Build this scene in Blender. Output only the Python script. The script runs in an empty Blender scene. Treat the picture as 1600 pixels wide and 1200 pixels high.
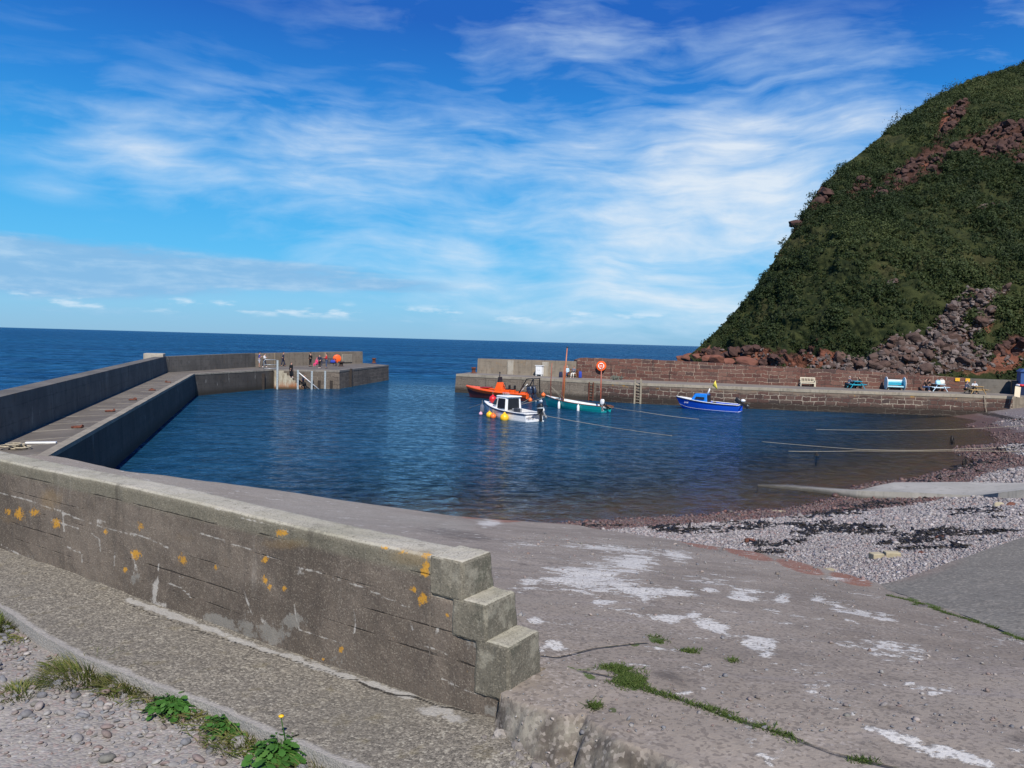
import bpy, bmesh, math, random
import numpy as np
from mathutils import Vector, Matrix, Quaternion
R = math.radians
random.seed(7)
rng = np.random.default_rng(11)
scene = bpy.context.scene
COL = scene.collection

# ------------------------------------------------------------------ camera, sky, sun, exposure
EYE = 6.0                      # metres above the water
FPX = 1210.0                   # focal length in photo pixels (1600 wide)
ROLL = math.atan(30 / 1100.0)
PITCH = math.atan(67 * math.cos(ROLL) / FPX)
cam_data = bpy.data.cameras.new('camera')
cam = bpy.data.objects.new('camera', cam_data)
COL.objects.link(cam)
cam_data.sensor_width = 36.0
cam_data.lens = FPX / 1600 * 36
cam_data.clip_start = 0.05
cam_data.clip_end = 60000
cam.matrix_world = (Matrix.Translation((0, 0, EYE)) @ Matrix.Rotation(R(90) - PITCH, 4, 'X') @ Matrix.Rotation(ROLL, 4, 'Z'))
scene.camera = cam
scene.view_settings.view_transform = 'Standard'
scene.view_settings.look = 'None'
scene.view_settings.gamma = 1
scene.view_settings.use_curve_mapping = False
scene.view_settings.exposure = 0.3

SUN_EL, SUN_AZ = R(46), R(9)   # azimuth to the right of straight behind the camera
sun_dir = Vector((math.sin(SUN_AZ) * math.cos(SUN_EL), -math.cos(SUN_AZ) * math.cos(SUN_EL), math.sin(SUN_EL)))
sd = bpy.data.lights.new('sun', 'SUN')
sd.energy = 4.6
sd.angle = R(0.5)
sd.color = (1.0, 0.955, 0.89)
sun = bpy.data.objects.new('sun', sd)
COL.objects.link(sun)
sun.rotation_euler = sun_dir.to_track_quat('Z', 'Y').to_euler()

# ------------------------------------------------------------------ node helpers
T = None                       # the node tree being built


def use(tree):
    global T
    T = tree


def put(sock, val):
    if isinstance(val, bpy.types.NodeSocket):
        T.links.new(val, sock)
    elif val is not None:
        if hasattr(sock.default_value, '__len__') and not hasattr(val, '__len__'):
            val = (val,) * len(sock.default_value)
        if sock.type == 'RGBA' and len(val) == 3:
            val = (*val, 1)
        sock.default_value = val


def nd(kind, **kw):
    n = T.nodes.new(kind)
    for k, v in kw.items():
        setattr(n, k, v)
    return n


def m(op, a, b=None, c=None, clamp=False):
    n = nd('ShaderNodeMath', operation=op, use_clamp=clamp)
    put(n.inputs[0], a)
    put(n.inputs[1], b)
    put(n.inputs[2], c)
    return n.outputs[0]


def add(a, b): return m('ADD', a, b)
def sub(a, b): return m('SUBTRACT', a, b)
def mul(a, b): return m('MULTIPLY', a, b)
def mx(a, b): return m('MAXIMUM', a, b)
def sat(a): return m('ADD', a, 0.0, clamp=True)


def sstep(x, lo, hi, a=0.0, b=1.0):
    n = nd('ShaderNodeMapRange', interpolation_type='SMOOTHSTEP')
    for i, v in enumerate((x, lo, hi, a, b)):
        put(n.inputs[i], v)
    return n.outputs[0]


def lin(x, lo, hi, a=0.0, b=1.0):
    n = nd('ShaderNodeMapRange')
    for i, v in enumerate((x, lo, hi, a, b)):
        put(n.inputs[i], v)
    return n.outputs[0]


def coords(kind='Object'):
    return nd('ShaderNodeTexCoord').outputs[kind]


def geo(kind='Position'):
    return nd('ShaderNodeNewGeometry').outputs[kind]


def uvmap():
    return nd('ShaderNodeUVMap', uv_map='uv').outputs[0]


def mapping(v, scale=(1, 1, 1), rot=(0, 0, 0), loc=(0, 0, 0)):
    n = nd('ShaderNodeMapping')
    put(n.inputs[0], v)
    n.inputs['Scale'].default_value = scale
    n.inputs['Rotation'].default_value = rot
    n.inputs['Location'].default_value = loc
    return n.outputs[0]


def noise(v, scale, detail=4, rough=0.55, dist=0.0, color=False):
    n = nd('ShaderNodeTexNoise')
    put(n.inputs['Vector'], v)
    put(n.inputs['Scale'], scale)
    n.inputs['Detail'].default_value = detail
    n.inputs['Roughness'].default_value = rough
    n.inputs['Distortion'].default_value = dist
    return n.outputs['Color' if color else 'Fac']


def voro(v, scale, feature='F1', out='Distance', rnd=1.0):
    n = nd('ShaderNodeTexVoronoi', feature=feature)
    put(n.inputs['Vector'], v)
    put(n.inputs['Scale'], scale)
    n.inputs['Randomness'].default_value = rnd
    return n.outputs[out]


def sep(v):
    n = nd('ShaderNodeSeparateXYZ')
    put(n.inputs[0], v)
    return n.outputs


def comb(x, y, z=0.0):
    n = nd('ShaderNodeCombineXYZ')
    put(n.inputs[0], x)
    put(n.inputs[1], y)
    put(n.inputs[2], z)
    return n.outputs[0]


def vadd(a, b, sc=1.0):
    n = nd('ShaderNodeVectorMath', operation='MULTIPLY_ADD')
    put(n.inputs[0], b)
    n.inputs[1].default_value = (sc, sc, sc)
    put(n.inputs[2], a)
    return n.outputs[0]


def mix(f, a, b, blend='MIX'):
    n = nd('ShaderNodeMix', data_type='RGBA', blend_type=blend)
    put(n.inputs[0], f)
    put(n.inputs[6], a)
    put(n.inputs[7], b)
    return n.outputs[2]


def ramp(f, stops):
    n = nd('ShaderNodeValToRGB')
    e = n.color_ramp.elements
    while len(e) > 1:
        e.remove(e[-1])
    e[0].position = stops[0][0]
    e[0].color = (*stops[0][1], 1)
    for p, c in stops[1:]:
        x = e.new(p)
        x.color = (*c, 1)
    put(n.inputs[0], f)
    return n.outputs[0]


def attr(name, out='Fac'):
    return nd('ShaderNodeAttribute', attribute_name=name).outputs[out]


def bump(h, strength=0.5, dist=0.02, normal=None):
    n = nd('ShaderNodeBump')
    put(n.inputs['Height'], h)
    put(n.inputs['Strength'], strength)
    put(n.inputs['Distance'], dist)
    put(n.inputs['Normal'], normal)
    return n.outputs[0]


def principled(color, rough=0.8, metal=0.0, normal=None, spec=None, **kw):
    n = nd('ShaderNodeBsdfPrincipled')
    put(n.inputs['Base Color'], color)
    put(n.inputs['Roughness'], rough)
    put(n.inputs['Metallic'], metal)
    if normal is not None:
        put(n.inputs['Normal'], normal)
    if spec is not None:
        put(n.inputs['Specular IOR Level'], spec)
    for k, v in kw.items():
        put(n.inputs[k.replace('_', ' ')], v)
    return n.outputs[0]


def material(name):
    mt = bpy.data.materials.new(name)
    mt.use_nodes = True
    mt.node_tree.nodes.clear()
    use(mt.node_tree)
    return mt


def finish(sh):
    o = nd('ShaderNodeOutputMaterial')
    T.links.new(sh, o.inputs[0])


def srgb(r, g, b):
    f = lambda c: (c / 255 / 12.92) if c / 255 <= 0.04045 else ((c / 255 + 0.055) / 1.055) ** 2.4
    return (f(r), f(g), f(b))


# ------------------------------------------------------------------ the sky
def build_world():
    w = bpy.data.worlds.new('World')
    scene.world = w
    w.use_nodes = True
    use(w.node_tree)
    T.nodes.clear()
    sky = nd('ShaderNodeTexSky', sky_type='NISHITA', sun_disc=False)
    sky.sun_elevation = SUN_EL
    sky.sun_rotation = math.pi - SUN_AZ     # clockwise from +Y
    sky.altitude = 0
    sky.air_density = 1.0
    sky.dust_density = 0.3
    sky.ozone_density = 2.5
    d = coords('Generated')
    x, y, z = sep(d)[0:3]
    az = m('ARCTAN2', x, y)                 # 0 straight out to sea, + to the right
    el = m('ARCSINE', z)
    grad = ramp(lin(el, 0, 1.0), [(0, (2.7, 5.0, 7.2)), (.04, (2.4, 5.6, 8.3)), (.10, (1.0, 4.9, 8.7)), (.18, (.5, 3.9, 8.3)), (.28, (.2, 2.35, 6.9)), (.38, (.12, 1.2, 5.2)), (1, (.10, .7, 3.6))])
    base = mix(.9, mix(1.0, sky.outputs[0], (.5, .8, 1.0), 'MULTIPLY'), grad)
    # streaky high cloud: noise drawn out along the wind, gathered in banks
    p = comb(az, el, 0)
    warp = noise(mapping(p, (3, 5, 1)), 1.0, 3, 0.5, color=True)
    pw = vadd(p, warp, 0.10)
    tilt = mapping(pw, (2.2, 9.0, 1), (0, 0, R(-9)))
    st = noise(tilt, 1.2, 8, 0.56, 0.15)
    puff = noise(mapping(pw, (4.2, 7.5, 1), loc=(3, 1, 0)), 1.6, 7, 0.52, 0.1)
    fine = noise(mapping(pw, (9, 46, 1), (0, 0, R(-10))), 1.0, 6, 0.58, 0.25)
    tex = add(add(mul(st, 0.5), mul(puff, 0.3)), mul(fine, 0.33))
    banks = [  # px, py, half width, half height, tilt, strength
        (285, 278, 185, 55, 10, .62), (420, 205, 260, 48, 5, .34), (520, 225, 170, 60, 12, .3),
        (640, 320, 230, 28, 6, .36), (930, 300, 400, 85, 3, .66), (1180, 310, 230, 95, 0, .52), (1000, 420, 420, 85, 0, .66),
        (680, 392, 120, 20, 4, .55), (1150, 470, 320, 55, 0, .45), (820, 110, 400, 80, 11, .27), (1290, 120, 330, 70, 8, .30),
        (1600, 55, 110, 60, -35, .55), (1180, 200, 330, 60, 5, .2), (900, 60, 130, 34, 8, .35), (100, 70, 320, 22, 2, .12),
        (90, 316, 60, 14, 4, .25), (1080, 390, 260, 90, 0, .6), (1120, 250, 260, 60, 0, .5)]
    tot = None
    for (px, py, hw, hh, tl, s) in banks:
        a0 = math.atan((px - 800) / FPX)
        e0 = math.atan((533 + (px - 800) * .027 - py) / FPX) * (math.cos(a0) ** .5)
        dx, dy = sub(az, a0), sub(el, e0)
        ct, sn = math.cos(R(-tl)), math.sin(R(-tl))
        u = mul(add(mul(dx, ct), mul(dy, sn)), FPX / hw)
        v = mul(sub(mul(dy, ct), mul(dx, sn)), FPX / hh)
        q = add(mul(u, u), mul(v, v))
        g = mul(m('POWER', 2.718, mul(q, -0.75)), s)
        tot = g if tot is None else mx(mx(tot, g), mul(add(tot, g), .75))
    dens = sat(mul(add(mul(tot, .92), mul(sub(tex, 0.60), mul(sat(mul(tot, 3.0)), 3.0))), 1.1))
    dens = mul(m('POWER', sat(mul(sub(dens, .06), 1.08)), 1.1), 0.88)
    cl = mix(sstep(dens, 0.1, 0.9), (5.6, 7.4, 9.2), (7.6, 8.3, 9.0))
    col = mix(dens, base, cl)
    # low grey stratus bank over the sea on the left
    low = None
    for (px, py, hw, hh, s) in [(60, 425, 300, 44, 1.0), (330, 430, 300, 26, .9), (580, 446, 190, 14, .7), (240, 462, 380, 9, .35), (200, 492, 600, 16, .4), (700, 507, 700, 14, .38)]:
        a0 = math.atan((px - 800) / FPX)
        e0 = math.atan((533 + (px - 800) * .027 - py) / FPX) * (math.cos(a0) ** .5)
        u = mul(sub(az, a0), FPX / hw)
        v = mul(sub(el, e0), FPX / hh)
        g = mul(m('POWER', 2.718, mul(add(mul(m('POWER', u, 2.0), 1), m('POWER', m('ABSOLUTE', v), 3.0)), -0.9)), s)
        low = g if low is None else mx(low, g)
    ln = add(mul(noise(mapping(p, (7, 46, 1), loc=(5, 2, 0)), 1.0, 8, 0.6, 0.4), .8), mul(noise(mapping(p, (30, 90, 1)), 1.0, 5, 0.6), .35))
    lf = mul(sstep(mul(low, add(ln, .12)), 0.24, 0.5), .85)
    shade = mix(sstep(ln, 0.5, 0.8), (2.4, 4.7, 7.4), (4.3, 6.2, 8.2))
    col = mix(lf, col, shade)
    # small fair-weather heaps low on the horizon
    hp = noise(mapping(p, (16, 60, 1), loc=(9, 4, 0)), 1.0, 7, 0.55)
    hm = mul(sstep(el, 0.018, 0.03), sub(1.0, sstep(el, 0.034, 0.046)))
    col = mix(mul(mul(hm, sstep(hp, 0.52, 0.68)), .7), col, (7.2, 8.3, 9.3))
    bg = nd('ShaderNodeBackground')
    put(bg.inputs[0], col)
    bg.inputs[1].default_value = 0.085
    o = nd('ShaderNodeOutputWorld')
    T.links.new(bg.outputs[0], o.inputs[0])


build_world()

# ------------------------------------------------------------------ measuring: photo pixel -> point at a known height or distance


def ray(px, py):
    u, v = (px - 800) / FPX, (600 - py) / FPX
    c, s = math.cos(ROLL), math.sin(ROLL)
    u, v = c * u - s * v, s * u + c * v
    cp, sp = math.cos(PITCH), math.sin(PITCH)
    return Vector((u, cp + v * sp, -sp + v * cp))


def P(px, py, z=0.0):
    r = ray(px, py)
    return Vector((0, 0, EYE)) + r * ((z - EYE) / r.z)


def PY(px, py, Y):
    r = ray(px, py)
    return Vector((0, 0, EYE)) + r * (Y / r.y)


def pix(A):
    A = np.asarray(A, float)
    x, y, z = A[..., 0], A[..., 1], A[..., 2] - EYE
    cp, sp = math.cos(PITCH), math.sin(PITCH)
    f = y * cp - z * sp
    v = y * sp + z * cp
    u, v = x / f, v / f
    c, s = math.cos(ROLL), math.sin(ROLL)
    return 800 + FPX * (c * u + s * v), 600 - FPX * (-s * u + c * v)


# ------------------------------------------------------------------ mesh helpers
def link(o, parent=None):
    COL.objects.link(o)
    if parent is not None:
        o.parent = parent
    return o


def tag(o, label=None, cat=None, group=None, kind=None):
    for k, v in (('label', label), ('category', cat), ('group', group), ('kind', kind)):
        if v:
            o[k] = v
    return o


def thing(name, label, cat, loc=(0, 0, 0), rz=0.0, group=None):
    o = bpy.data.objects.new(name, None)
    o.empty_display_size = 0.2
    link(o)
    o.location = loc
    o.rotation_euler = (0, 0, rz)
    return tag(o, label, cat, group)


def np_mesh(name, V, F, mats, parent=None, smooth=True, attrs=None, uv=None):
    """V (n,3), F (k,3|4) arrays -> one mesh object; attrs: name -> per vertex floats"""
    V = np.asarray(V, np.float32)
    F = np.asarray(F, np.int32)
    me = bpy.data.meshes.new(name)
    me.vertices.add(len(V))
    me.vertices.foreach_set('co', V.ravel())
    k = F.shape[1]
    me.loops.add(F.size)
    me.loops.foreach_set('vertex_index', F.ravel())
    me.polygons.add(len(F))
    me.polygons.foreach_set('loop_start', np.arange(0, F.size, k, dtype=np.int32))
    me.polygons.foreach_set('loop_total', np.full(len(F), k, np.int32))
    me.update(calc_edges=True)
    me.polygons.foreach_set('use_smooth', np.full(len(F), smooth, bool))
    for an, a in (attrs or {}).items():
        at = me.attributes.new(an, 'FLOAT', 'POINT')
        at.data.foreach_set('value', np.asarray(a, np.float32))
    if uv is not None:
        l = me.uv_layers.new(name='uv')
        l.data.foreach_set('uv', np.asarray(uv, np.float32)[F.ravel()].ravel())
    for mm in (mats if isinstance(mats, (list, tuple)) else [mats]):
        me.materials.append(mm)
    me.validate()
    o = bpy.data.objects.new(name, me)
    return link(o, parent)


class MB:
    def __init__(s):
        s.v, s.f, s.M = [], [], Matrix()
        s.uv = None

    def at(s, loc=(0, 0, 0), rz=0.0, rx=0.0, ry=0.0):
        s.M = Matrix.Translation(loc) @ Matrix.Rotation(rz, 4, 'Z') @ Matrix.Rotation(ry, 4, 'Y') @ Matrix.Rotation(rx, 4, 'X')
        return s

    def _add(s, vs, fs):
        b = len(s.v)
        s.v += [tuple(s.M @ Vector(p)) for p in vs]
        s.f += [tuple(i + b for i in f) for f in fs]
        return s

    def box(s, c, size):
        x, y, z = (k / 2 for k in size)
        vs = [(c[0] + i * x, c[1] + j * y, c[2] + k * z) for i in (-1, 1) for j in (-1, 1) for k in (-1, 1)]
        return s._add(vs, [(0, 1, 3, 2), (4, 6, 7, 5), (0, 4, 5, 1), (2, 3, 7, 6), (0, 2, 6, 4), (1, 5, 7, 3)])

    def beam(s, p, q, w, h, up=(0, 0, 1)):
        p, q = Vector(p), Vector(q)
        d = (q - p).normalized()
        a = d.cross(Vector(up))
        if a.length < 1e-4:
            a = d.cross(Vector((1, 0, 0)))
        a.normalize()
        b = a.cross(d)
        vs = [c + a * i * w / 2 + b * j * h / 2 for c in (p, q) for i, j in ((-1, -1), (1, -1), (1, 1), (-1, 1))]
        return s._add(vs, [(0, 1, 2, 3), (7, 6, 5, 4), (0, 4, 5, 1), (1, 5, 6, 2), (2, 6, 7, 3), (3, 7, 4, 0)])

    def loft(s, rings, closed=True, cap=True):
        n = len(rings[0])
        vs = [p for r in rings for p in r]
        fs = []
        for i in range(len(rings) - 1):
            for j in range(n if closed else n - 1):
                k = (j + 1) % n
                fs.append((i * n + j, i * n + k, (i + 1) * n + k, (i + 1) * n + j))
        if cap:
            fs.append(tuple(range(n - 1, -1, -1)))
            fs.append(tuple((len(rings) - 1) * n + j for j in range(n)))
        return s._add(vs, fs)

    def tube(s, pts, r, n=8, cap=True):
        pts = [Vector(p) for p in pts]
        rs = r if hasattr(r, '__len__') else [r] * len(pts)
        rings, ref = [], None
        for i, p in enumerate(pts):
            d = (pts[min(i + 1, len(pts) - 1)] - pts[max(i - 1, 0)]).normalized()
            if ref is None:
                ref = Vector((0, 0, 1)) if abs(d.z) < 0.9 else Vector((1, 0, 0))
            a = d.cross(ref).normalized()
            b = a.cross(d)
            ref = b
            rings.append([p + (a * math.cos(t) + b * math.sin(t)) * rs[i] for t in [2 * math.pi * k / n for k in range(n)]])
        return s.loft(rings, True, cap)

    def lathe(s, prof, c=(0, 0, 0), axis='Z', n=16):
        rings = []
        for (r, h) in prof:
            ring = []
            for k in range(n):
                t = 2 * math.pi * k / n
                q = (r * math.cos(t), r * math.sin(t), h)
                q = {'Z': q, 'X': (q[2], q[0], q[1]), 'Y': (q[1], q[2], q[0])}[axis]
                ring.append(Vector(c) + Vector(q))
            rings.append(ring)
        return s.loft(rings, True, True)

    def ball(s, c, r, n=12, k=8):
        r = r if hasattr(r, '__len__') else (r, r, r)
        rings = [[(c[0] + r[0] * math.sin(math.pi * i / k) * math.cos(2 * math.pi * j / n), c[1] + r[1] * math.sin(math.pi * i / k) * math.sin(2 * math.pi * j / n),
                   c[2] - r[2] * math.cos(math.pi * i / k)) for j in range(n)] for i in range(1, k)]
        b = len(s.v)
        s.loft(rings, True, False)
        s.v += [tuple(s.M @ Vector((c[0], c[1], c[2] - r[2]))), tuple(s.M @ Vector((c[0], c[1], c[2] + r[2])))]
        lo, hi = len(s.v) - 2, len(s.v) - 1
        for j in range(n):
            s.f.append((b + (j + 1) % n, b + j, lo))
            s.f.append((b + (k - 2) * n + j, b + (k - 2) * n + (j + 1) % n, hi))
        return s

    def torus(s, c, R1, r, axis='Z', n=24, k=8, arc=(0, 2 * math.pi)):
        full = abs(arc[1] - arc[0]) > 6.28
        rings = []
        for i in range(n + (0 if full else 1)):
            t = arc[0] + (arc[1] - arc[0]) * i / n
            ring = []
            for j in range(k):
                a = 2 * math.pi * j / k
                q = ((R1 + r * math.cos(a)) * math.cos(t), (R1 + r * math.cos(a)) * math.sin(t), r * math.sin(a))
                q = {'Z': q, 'X': (q[2], q[0], q[1]), 'Y': (q[0], -q[2], q[1])}[axis]
                ring.append(Vector(c) + Vector(q))
            rings.append(ring)
        if full:
            rings.append(rings[0])
        return s.loft(rings, True, not full)

    def prism(s, poly, z0, z1):
        n = len(poly)
        vs = [(p[0], p[1], z0) for p in poly] + [(p[0], p[1], z1) for p in poly]
        fs = [tuple(range(n - 1, -1, -1)), tuple(range(n, 2 * n))] + [(i, (i + 1) % n, n + (i + 1) % n, n + i) for i in range(n)]
        return s._add(vs, fs)

    def sheet_xz(s, poly, y0, y1):
        n = len(poly)
        vs = [(p[0], y0, p[1]) for p in poly] + [(p[0], y1, p[1]) for p in poly]
        fs = [tuple(range(n)), tuple(range(2 * n - 1, n - 1, -1))] + [(i, n + i, n + (i + 1) % n, (i + 1) % n) for i in range(n)]
        return s._add(vs, fs)

    def build(s, name, mat, parent=None, smooth=False, bevel=0.0, sub=0, angle=None, fix=True):
        me = bpy.data.meshes.new(name)
        me.from_pydata(s.v, [], s.f)
        for mm in (mat if isinstance(mat, (list, tuple)) else [mat]):
            me.materials.append(mm)
        if fix:
            bm = bmesh.new()
            bm.from_mesh(me)
            bmesh.ops.remove_doubles(bm, verts=bm.verts, dist=1e-5)
            bmesh.ops.recalc_face_normals(bm, faces=bm.faces)
            bm.to_mesh(me)
            bm.free()
        if smooth:
            me.polygons.foreach_set('use_smooth', [True] * len(me.polygons))
            if angle:
                me.set_sharp_from_angle(angle=R(angle))
        o = bpy.data.objects.new(name, me)
        link(o, parent)
        if bevel:
            b = o.modifiers.new('bevel', 'BEVEL')
            b.width = bevel
            b.segments = 2
            b.limit_method = 'ANGLE'
            b.angle_limit = R(40)
        if sub:
            q = o.modifiers.new('subdivision', 'SUBSURF')
            q.levels = q.render_levels = sub
        return o


def rbf(pts):
    """thin-plate surface through (x, y, z) control points"""
    A = np.array(pts, float)
    X, z = A[:, :2], A[:, 2]
    n = len(X)
    k = lambda r2: 0.5 * r2 * np.log(r2 + 1e-9)
    D = ((X[:, None] - X[None]) ** 2).sum(-1)
    K = np.zeros((n + 3, n + 3))
    K[:n, :n] = k(D) + np.eye(n) * 0.02
    K[:n, n] = 1
    K[:n, n + 1:] = X
    K[n, :n] = 1
    K[n + 1:, :n] = X.T
    w = np.linalg.solve(K, np.concatenate([z, np.zeros(3)]))

    def f(x, y):
        x, y = np.asarray(x, float), np.asarray(y, float)
        r = np.full(x.shape, w[n]) + w[n + 1] * x + w[n + 2] * y
        for i in range(n):
            r = r + w[i] * k((x - X[i, 0]) ** 2 + (y - X[i, 1]) ** 2)
        return r
    return f


def inside(px, py, poly):
    r = np.zeros(px.shape, bool)
    n = len(poly)
    for i in range(n):
        x1, y1 = poly[i]
        x2, y2 = poly[(i + 1) % n]
        c = ((y1 > py) != (y2 > py)) & (px < (x2 - x1) * (py - y1) / ((y2 - y1) if abs(y2 - y1) > 1e-12 else 1e-12) + x1)
        r ^= c
    return r


def nearest(px, py, line, closed=False):
    """distance to and nearest point on a polyline"""
    best = np.full(px.shape, 1e9)
    bx, by = px.copy(), py.copy()
    L = list(line) + ([line[0]] if closed else [])
    for (x1, y1), (x2, y2) in zip(L[:-1], L[1:]):
        dx, dy = x2 - x1, y2 - y1
        t = np.clip(((px - x1) * dx + (py - y1) * dy) / (dx * dx + dy * dy + 1e-12), 0, 1)
        qx, qy = x1 + t * dx, y1 + t * dy
        d = np.hypot(px - qx, py - qy)
        k = d < best
        best = np.where(k, d, best)
        bx, by = np.where(k, qx, bx), np.where(k, qy, by)
    return best, bx, by


def smooth_noise(x, y, scale, seed=0, octv=4):
    """cheap value noise, numpy"""
    r = np.zeros(np.shape(x))
    amp, tot = 1.0, 0.0
    for o in range(octv):
        g = np.random.default_rng(seed + o).random((64, 64))
        u, v = np.asarray(x) * scale * 2 ** o, np.asarray(y) * scale * 2 ** o
        i, j = np.floor(u).astype(int), np.floor(v).astype(int)
        a, b = u - i, v - j
        a, b = a * a * (3 - 2 * a), b * b * (3 - 2 * b)
        q = lambda ii, jj: g[ii % 64, jj % 64]
        r += amp * (q(i, j) * (1 - a) * (1 - b) + q(i + 1, j) * a * (1 - b) + q(i, j + 1) * (1 - a) * b + q(i + 1, j + 1) * a * b)
        tot += amp
        amp *= 0.5
    return r / tot


def sheet(name, poly, zf, mat, xs=None, ys=None, skirt=0.0, attrs=None, parent=None, fan=False):
    """a ground sheet: grid cut to a polygon (edge vertices moved onto its outline), skirt = depth of its side faces.
    fan: columns spread with distance so that cells keep about the same proportions"""
    if fan:
        U, Yg = np.meshgrid(xs, ys)
        X, Y = U * Yg, Yg
    else:
        X, Y = np.meshgrid(xs, ys)
    ins = inside(X, Y, poly)
    ny, nx = X.shape
    cell = ins[:-1, :-1] | ins[1:, :-1] | ins[:-1, 1:] | ins[1:, 1:]
    idx = np.arange(ny * nx).reshape(ny, nx)
    F = np.stack([idx[:-1, :-1][cell], idx[:-1, 1:][cell], idx[1:, 1:][cell], idx[1:, :-1][cell]], -1)
    d, qx, qy = nearest(X, Y, poly, True)
    X, Y = np.where(ins, X, qx), np.where(ins, Y, qy)
    used = np.unique(F)
    remap = np.full(ny * nx, -1)
    remap[used] = np.arange(len(used))
    F = remap[F]
    x, y = X.ravel()[used], Y.ravel()[used]
    z = zf(x, y)
    V = np.stack([x, y, z], -1)
    at = {k: a(x, y, z) for k, a in (attrs or {}).items()}
    if skirt:
        E = np.concatenate([F[:, [0, 1]], F[:, [1, 2]], F[:, [2, 3]], F[:, [3, 0]]])
        key = np.sort(E, 1)
        _, inv, cnt = np.unique(key, axis=0, return_inverse=True, return_counts=True)
        B = E[cnt[inv.ravel()] == 1]
        n0 = len(V)
        top = V[B.ravel()].copy()
        bot = top.copy()
        bot[:, 2] -= skirt
        k = len(B)
        i = np.arange(k) * 2
        SF = np.stack([n0 + i + 1, n0 + i, n0 + 2 * k + i, n0 + 2 * k + i + 1], -1)
        V = np.concatenate([V, top, bot])
        F = np.concatenate([F, SF])
        at = {q: np.concatenate([a, a[B.ravel()], a[B.ravel()]]) for q, a in at.items()}
    return np_mesh(name, V, F, mat, parent, True, at)


def ico(sub=1):
    bm = bmesh.new()
    bmesh.ops.create_icosphere(bm, subdivisions=sub, radius=1)
    v = np.array([p.co[:] for p in bm.verts])
    f = np.array([[q.index for q in p.verts] for p in bm.faces])
    bm.free()
    return v, f


ICO1, ICO2, ICO3 = ico(1), ico(2), ico(3)


def rot_many(ax, ay, az):
    cx, sx, cy, sy, cz, sz = np.cos(ax), np.sin(ax), np.cos(ay), np.sin(ay), np.cos(az), np.sin(az)
    M = np.empty((len(ax), 3, 3))
    M[:, 0] = np.stack([cz * cy, cz * sy * sx - sz * cx, cz * sy * cx + sz * sx], -1)
    M[:, 1] = np.stack([sz * cy, sz * sy * sx + cz * cx, sz * sy * cx - cz * sx], -1)
    M[:, 2] = np.stack([-sy, cy * sx, cy * cx], -1)
    return M


def scatter(name, base, pts, size, mat, flat=0.55, tilt=0.35, jitter=0.18, seed=1, smooth=True, sink=0.2, aspect=.8):
    """many small stones as one mesh; attribute 'tone' differs from stone to stone"""
    g = np.random.default_rng(seed)
    bv, bf = base
    n = len(pts)
    sc = np.stack([size * g.uniform(.8, 1.3, n), size * aspect * g.uniform(.75, 1.25, n), size * flat * g.uniform(.6, 1.25, n)], -1)
    shp = [bv * (1 + g.normal(0, jitter, (len(bv), 1))) for _ in range(12)]
    shp = np.stack(shp)[g.integers(0, 12, n)]
    Vv = shp * sc[:, None, :]
    M = rot_many(g.normal(0, tilt, n), g.normal(0, tilt, n), g.uniform(0, 6.28, n))
    Vv = np.einsum('nij,nkj->nki', M, Vv) + np.asarray(pts)[:, None, :]
    Vv[:, :, 2] += (sc[:, 2] * (1 - 2 * sink))[:, None]
    F = bf[None] + (np.arange(n) * len(bv))[:, None, None]
    tone = np.repeat(g.random(n), len(bv))
    tone2 = np.repeat(g.random(n), len(bv))
    return np_mesh(name, Vv.reshape(-1, 3), F.reshape(-1, bf.shape[1]), mat, None, smooth, {'tone': tone, 'hue': tone2})


def ell(px, py, lst):
    """soft mask of ellipses given in photo pixels: (x, y, half width, half height, tilt degrees, strength)"""
    r = np.zeros(np.shape(px))
    for (x, y, a, b, t, s) in lst:
        c, sn = math.cos(R(t)), math.sin(R(t))
        dx, dy = px - x, py - y
        u, v = (dx * c + dy * sn) / a, (-dx * sn + dy * c) / b
        r = np.maximum(r, s * np.clip(1.3 - .95 * np.sqrt(u * u + v * v), 0, 1))
    return r

# ------------------------------------------------------------------ materials
def plain(name, col, rough=0.5, metal=0.0, vary=0.12, scale=6.0, bmp=0.0, spec=0.5):
    """paint, cloth, metal: a base colour with slight wear and a little surface noise"""
    mt = material(name)
    c = coords()
    n1 = noise(c, scale, 5, 0.6)
    n2 = noise(c, scale * 7, 3, 0.6)
    f = add(mul(n1, .7), mul(n2, .3))
    dk = tuple(k * (1 - vary * 1.6) for k in col)
    lt = tuple(min(1, k * (1 + vary)) for k in col)
    k = mix(sstep(f, .3, .7), dk, lt)
    finish(principled(k, lin(n2, .3, .7, max(0.03, rough - .08), min(1, rough + .1)), metal, bump(f, bmp, .01) if bmp else None, spec))
    return mt


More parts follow.
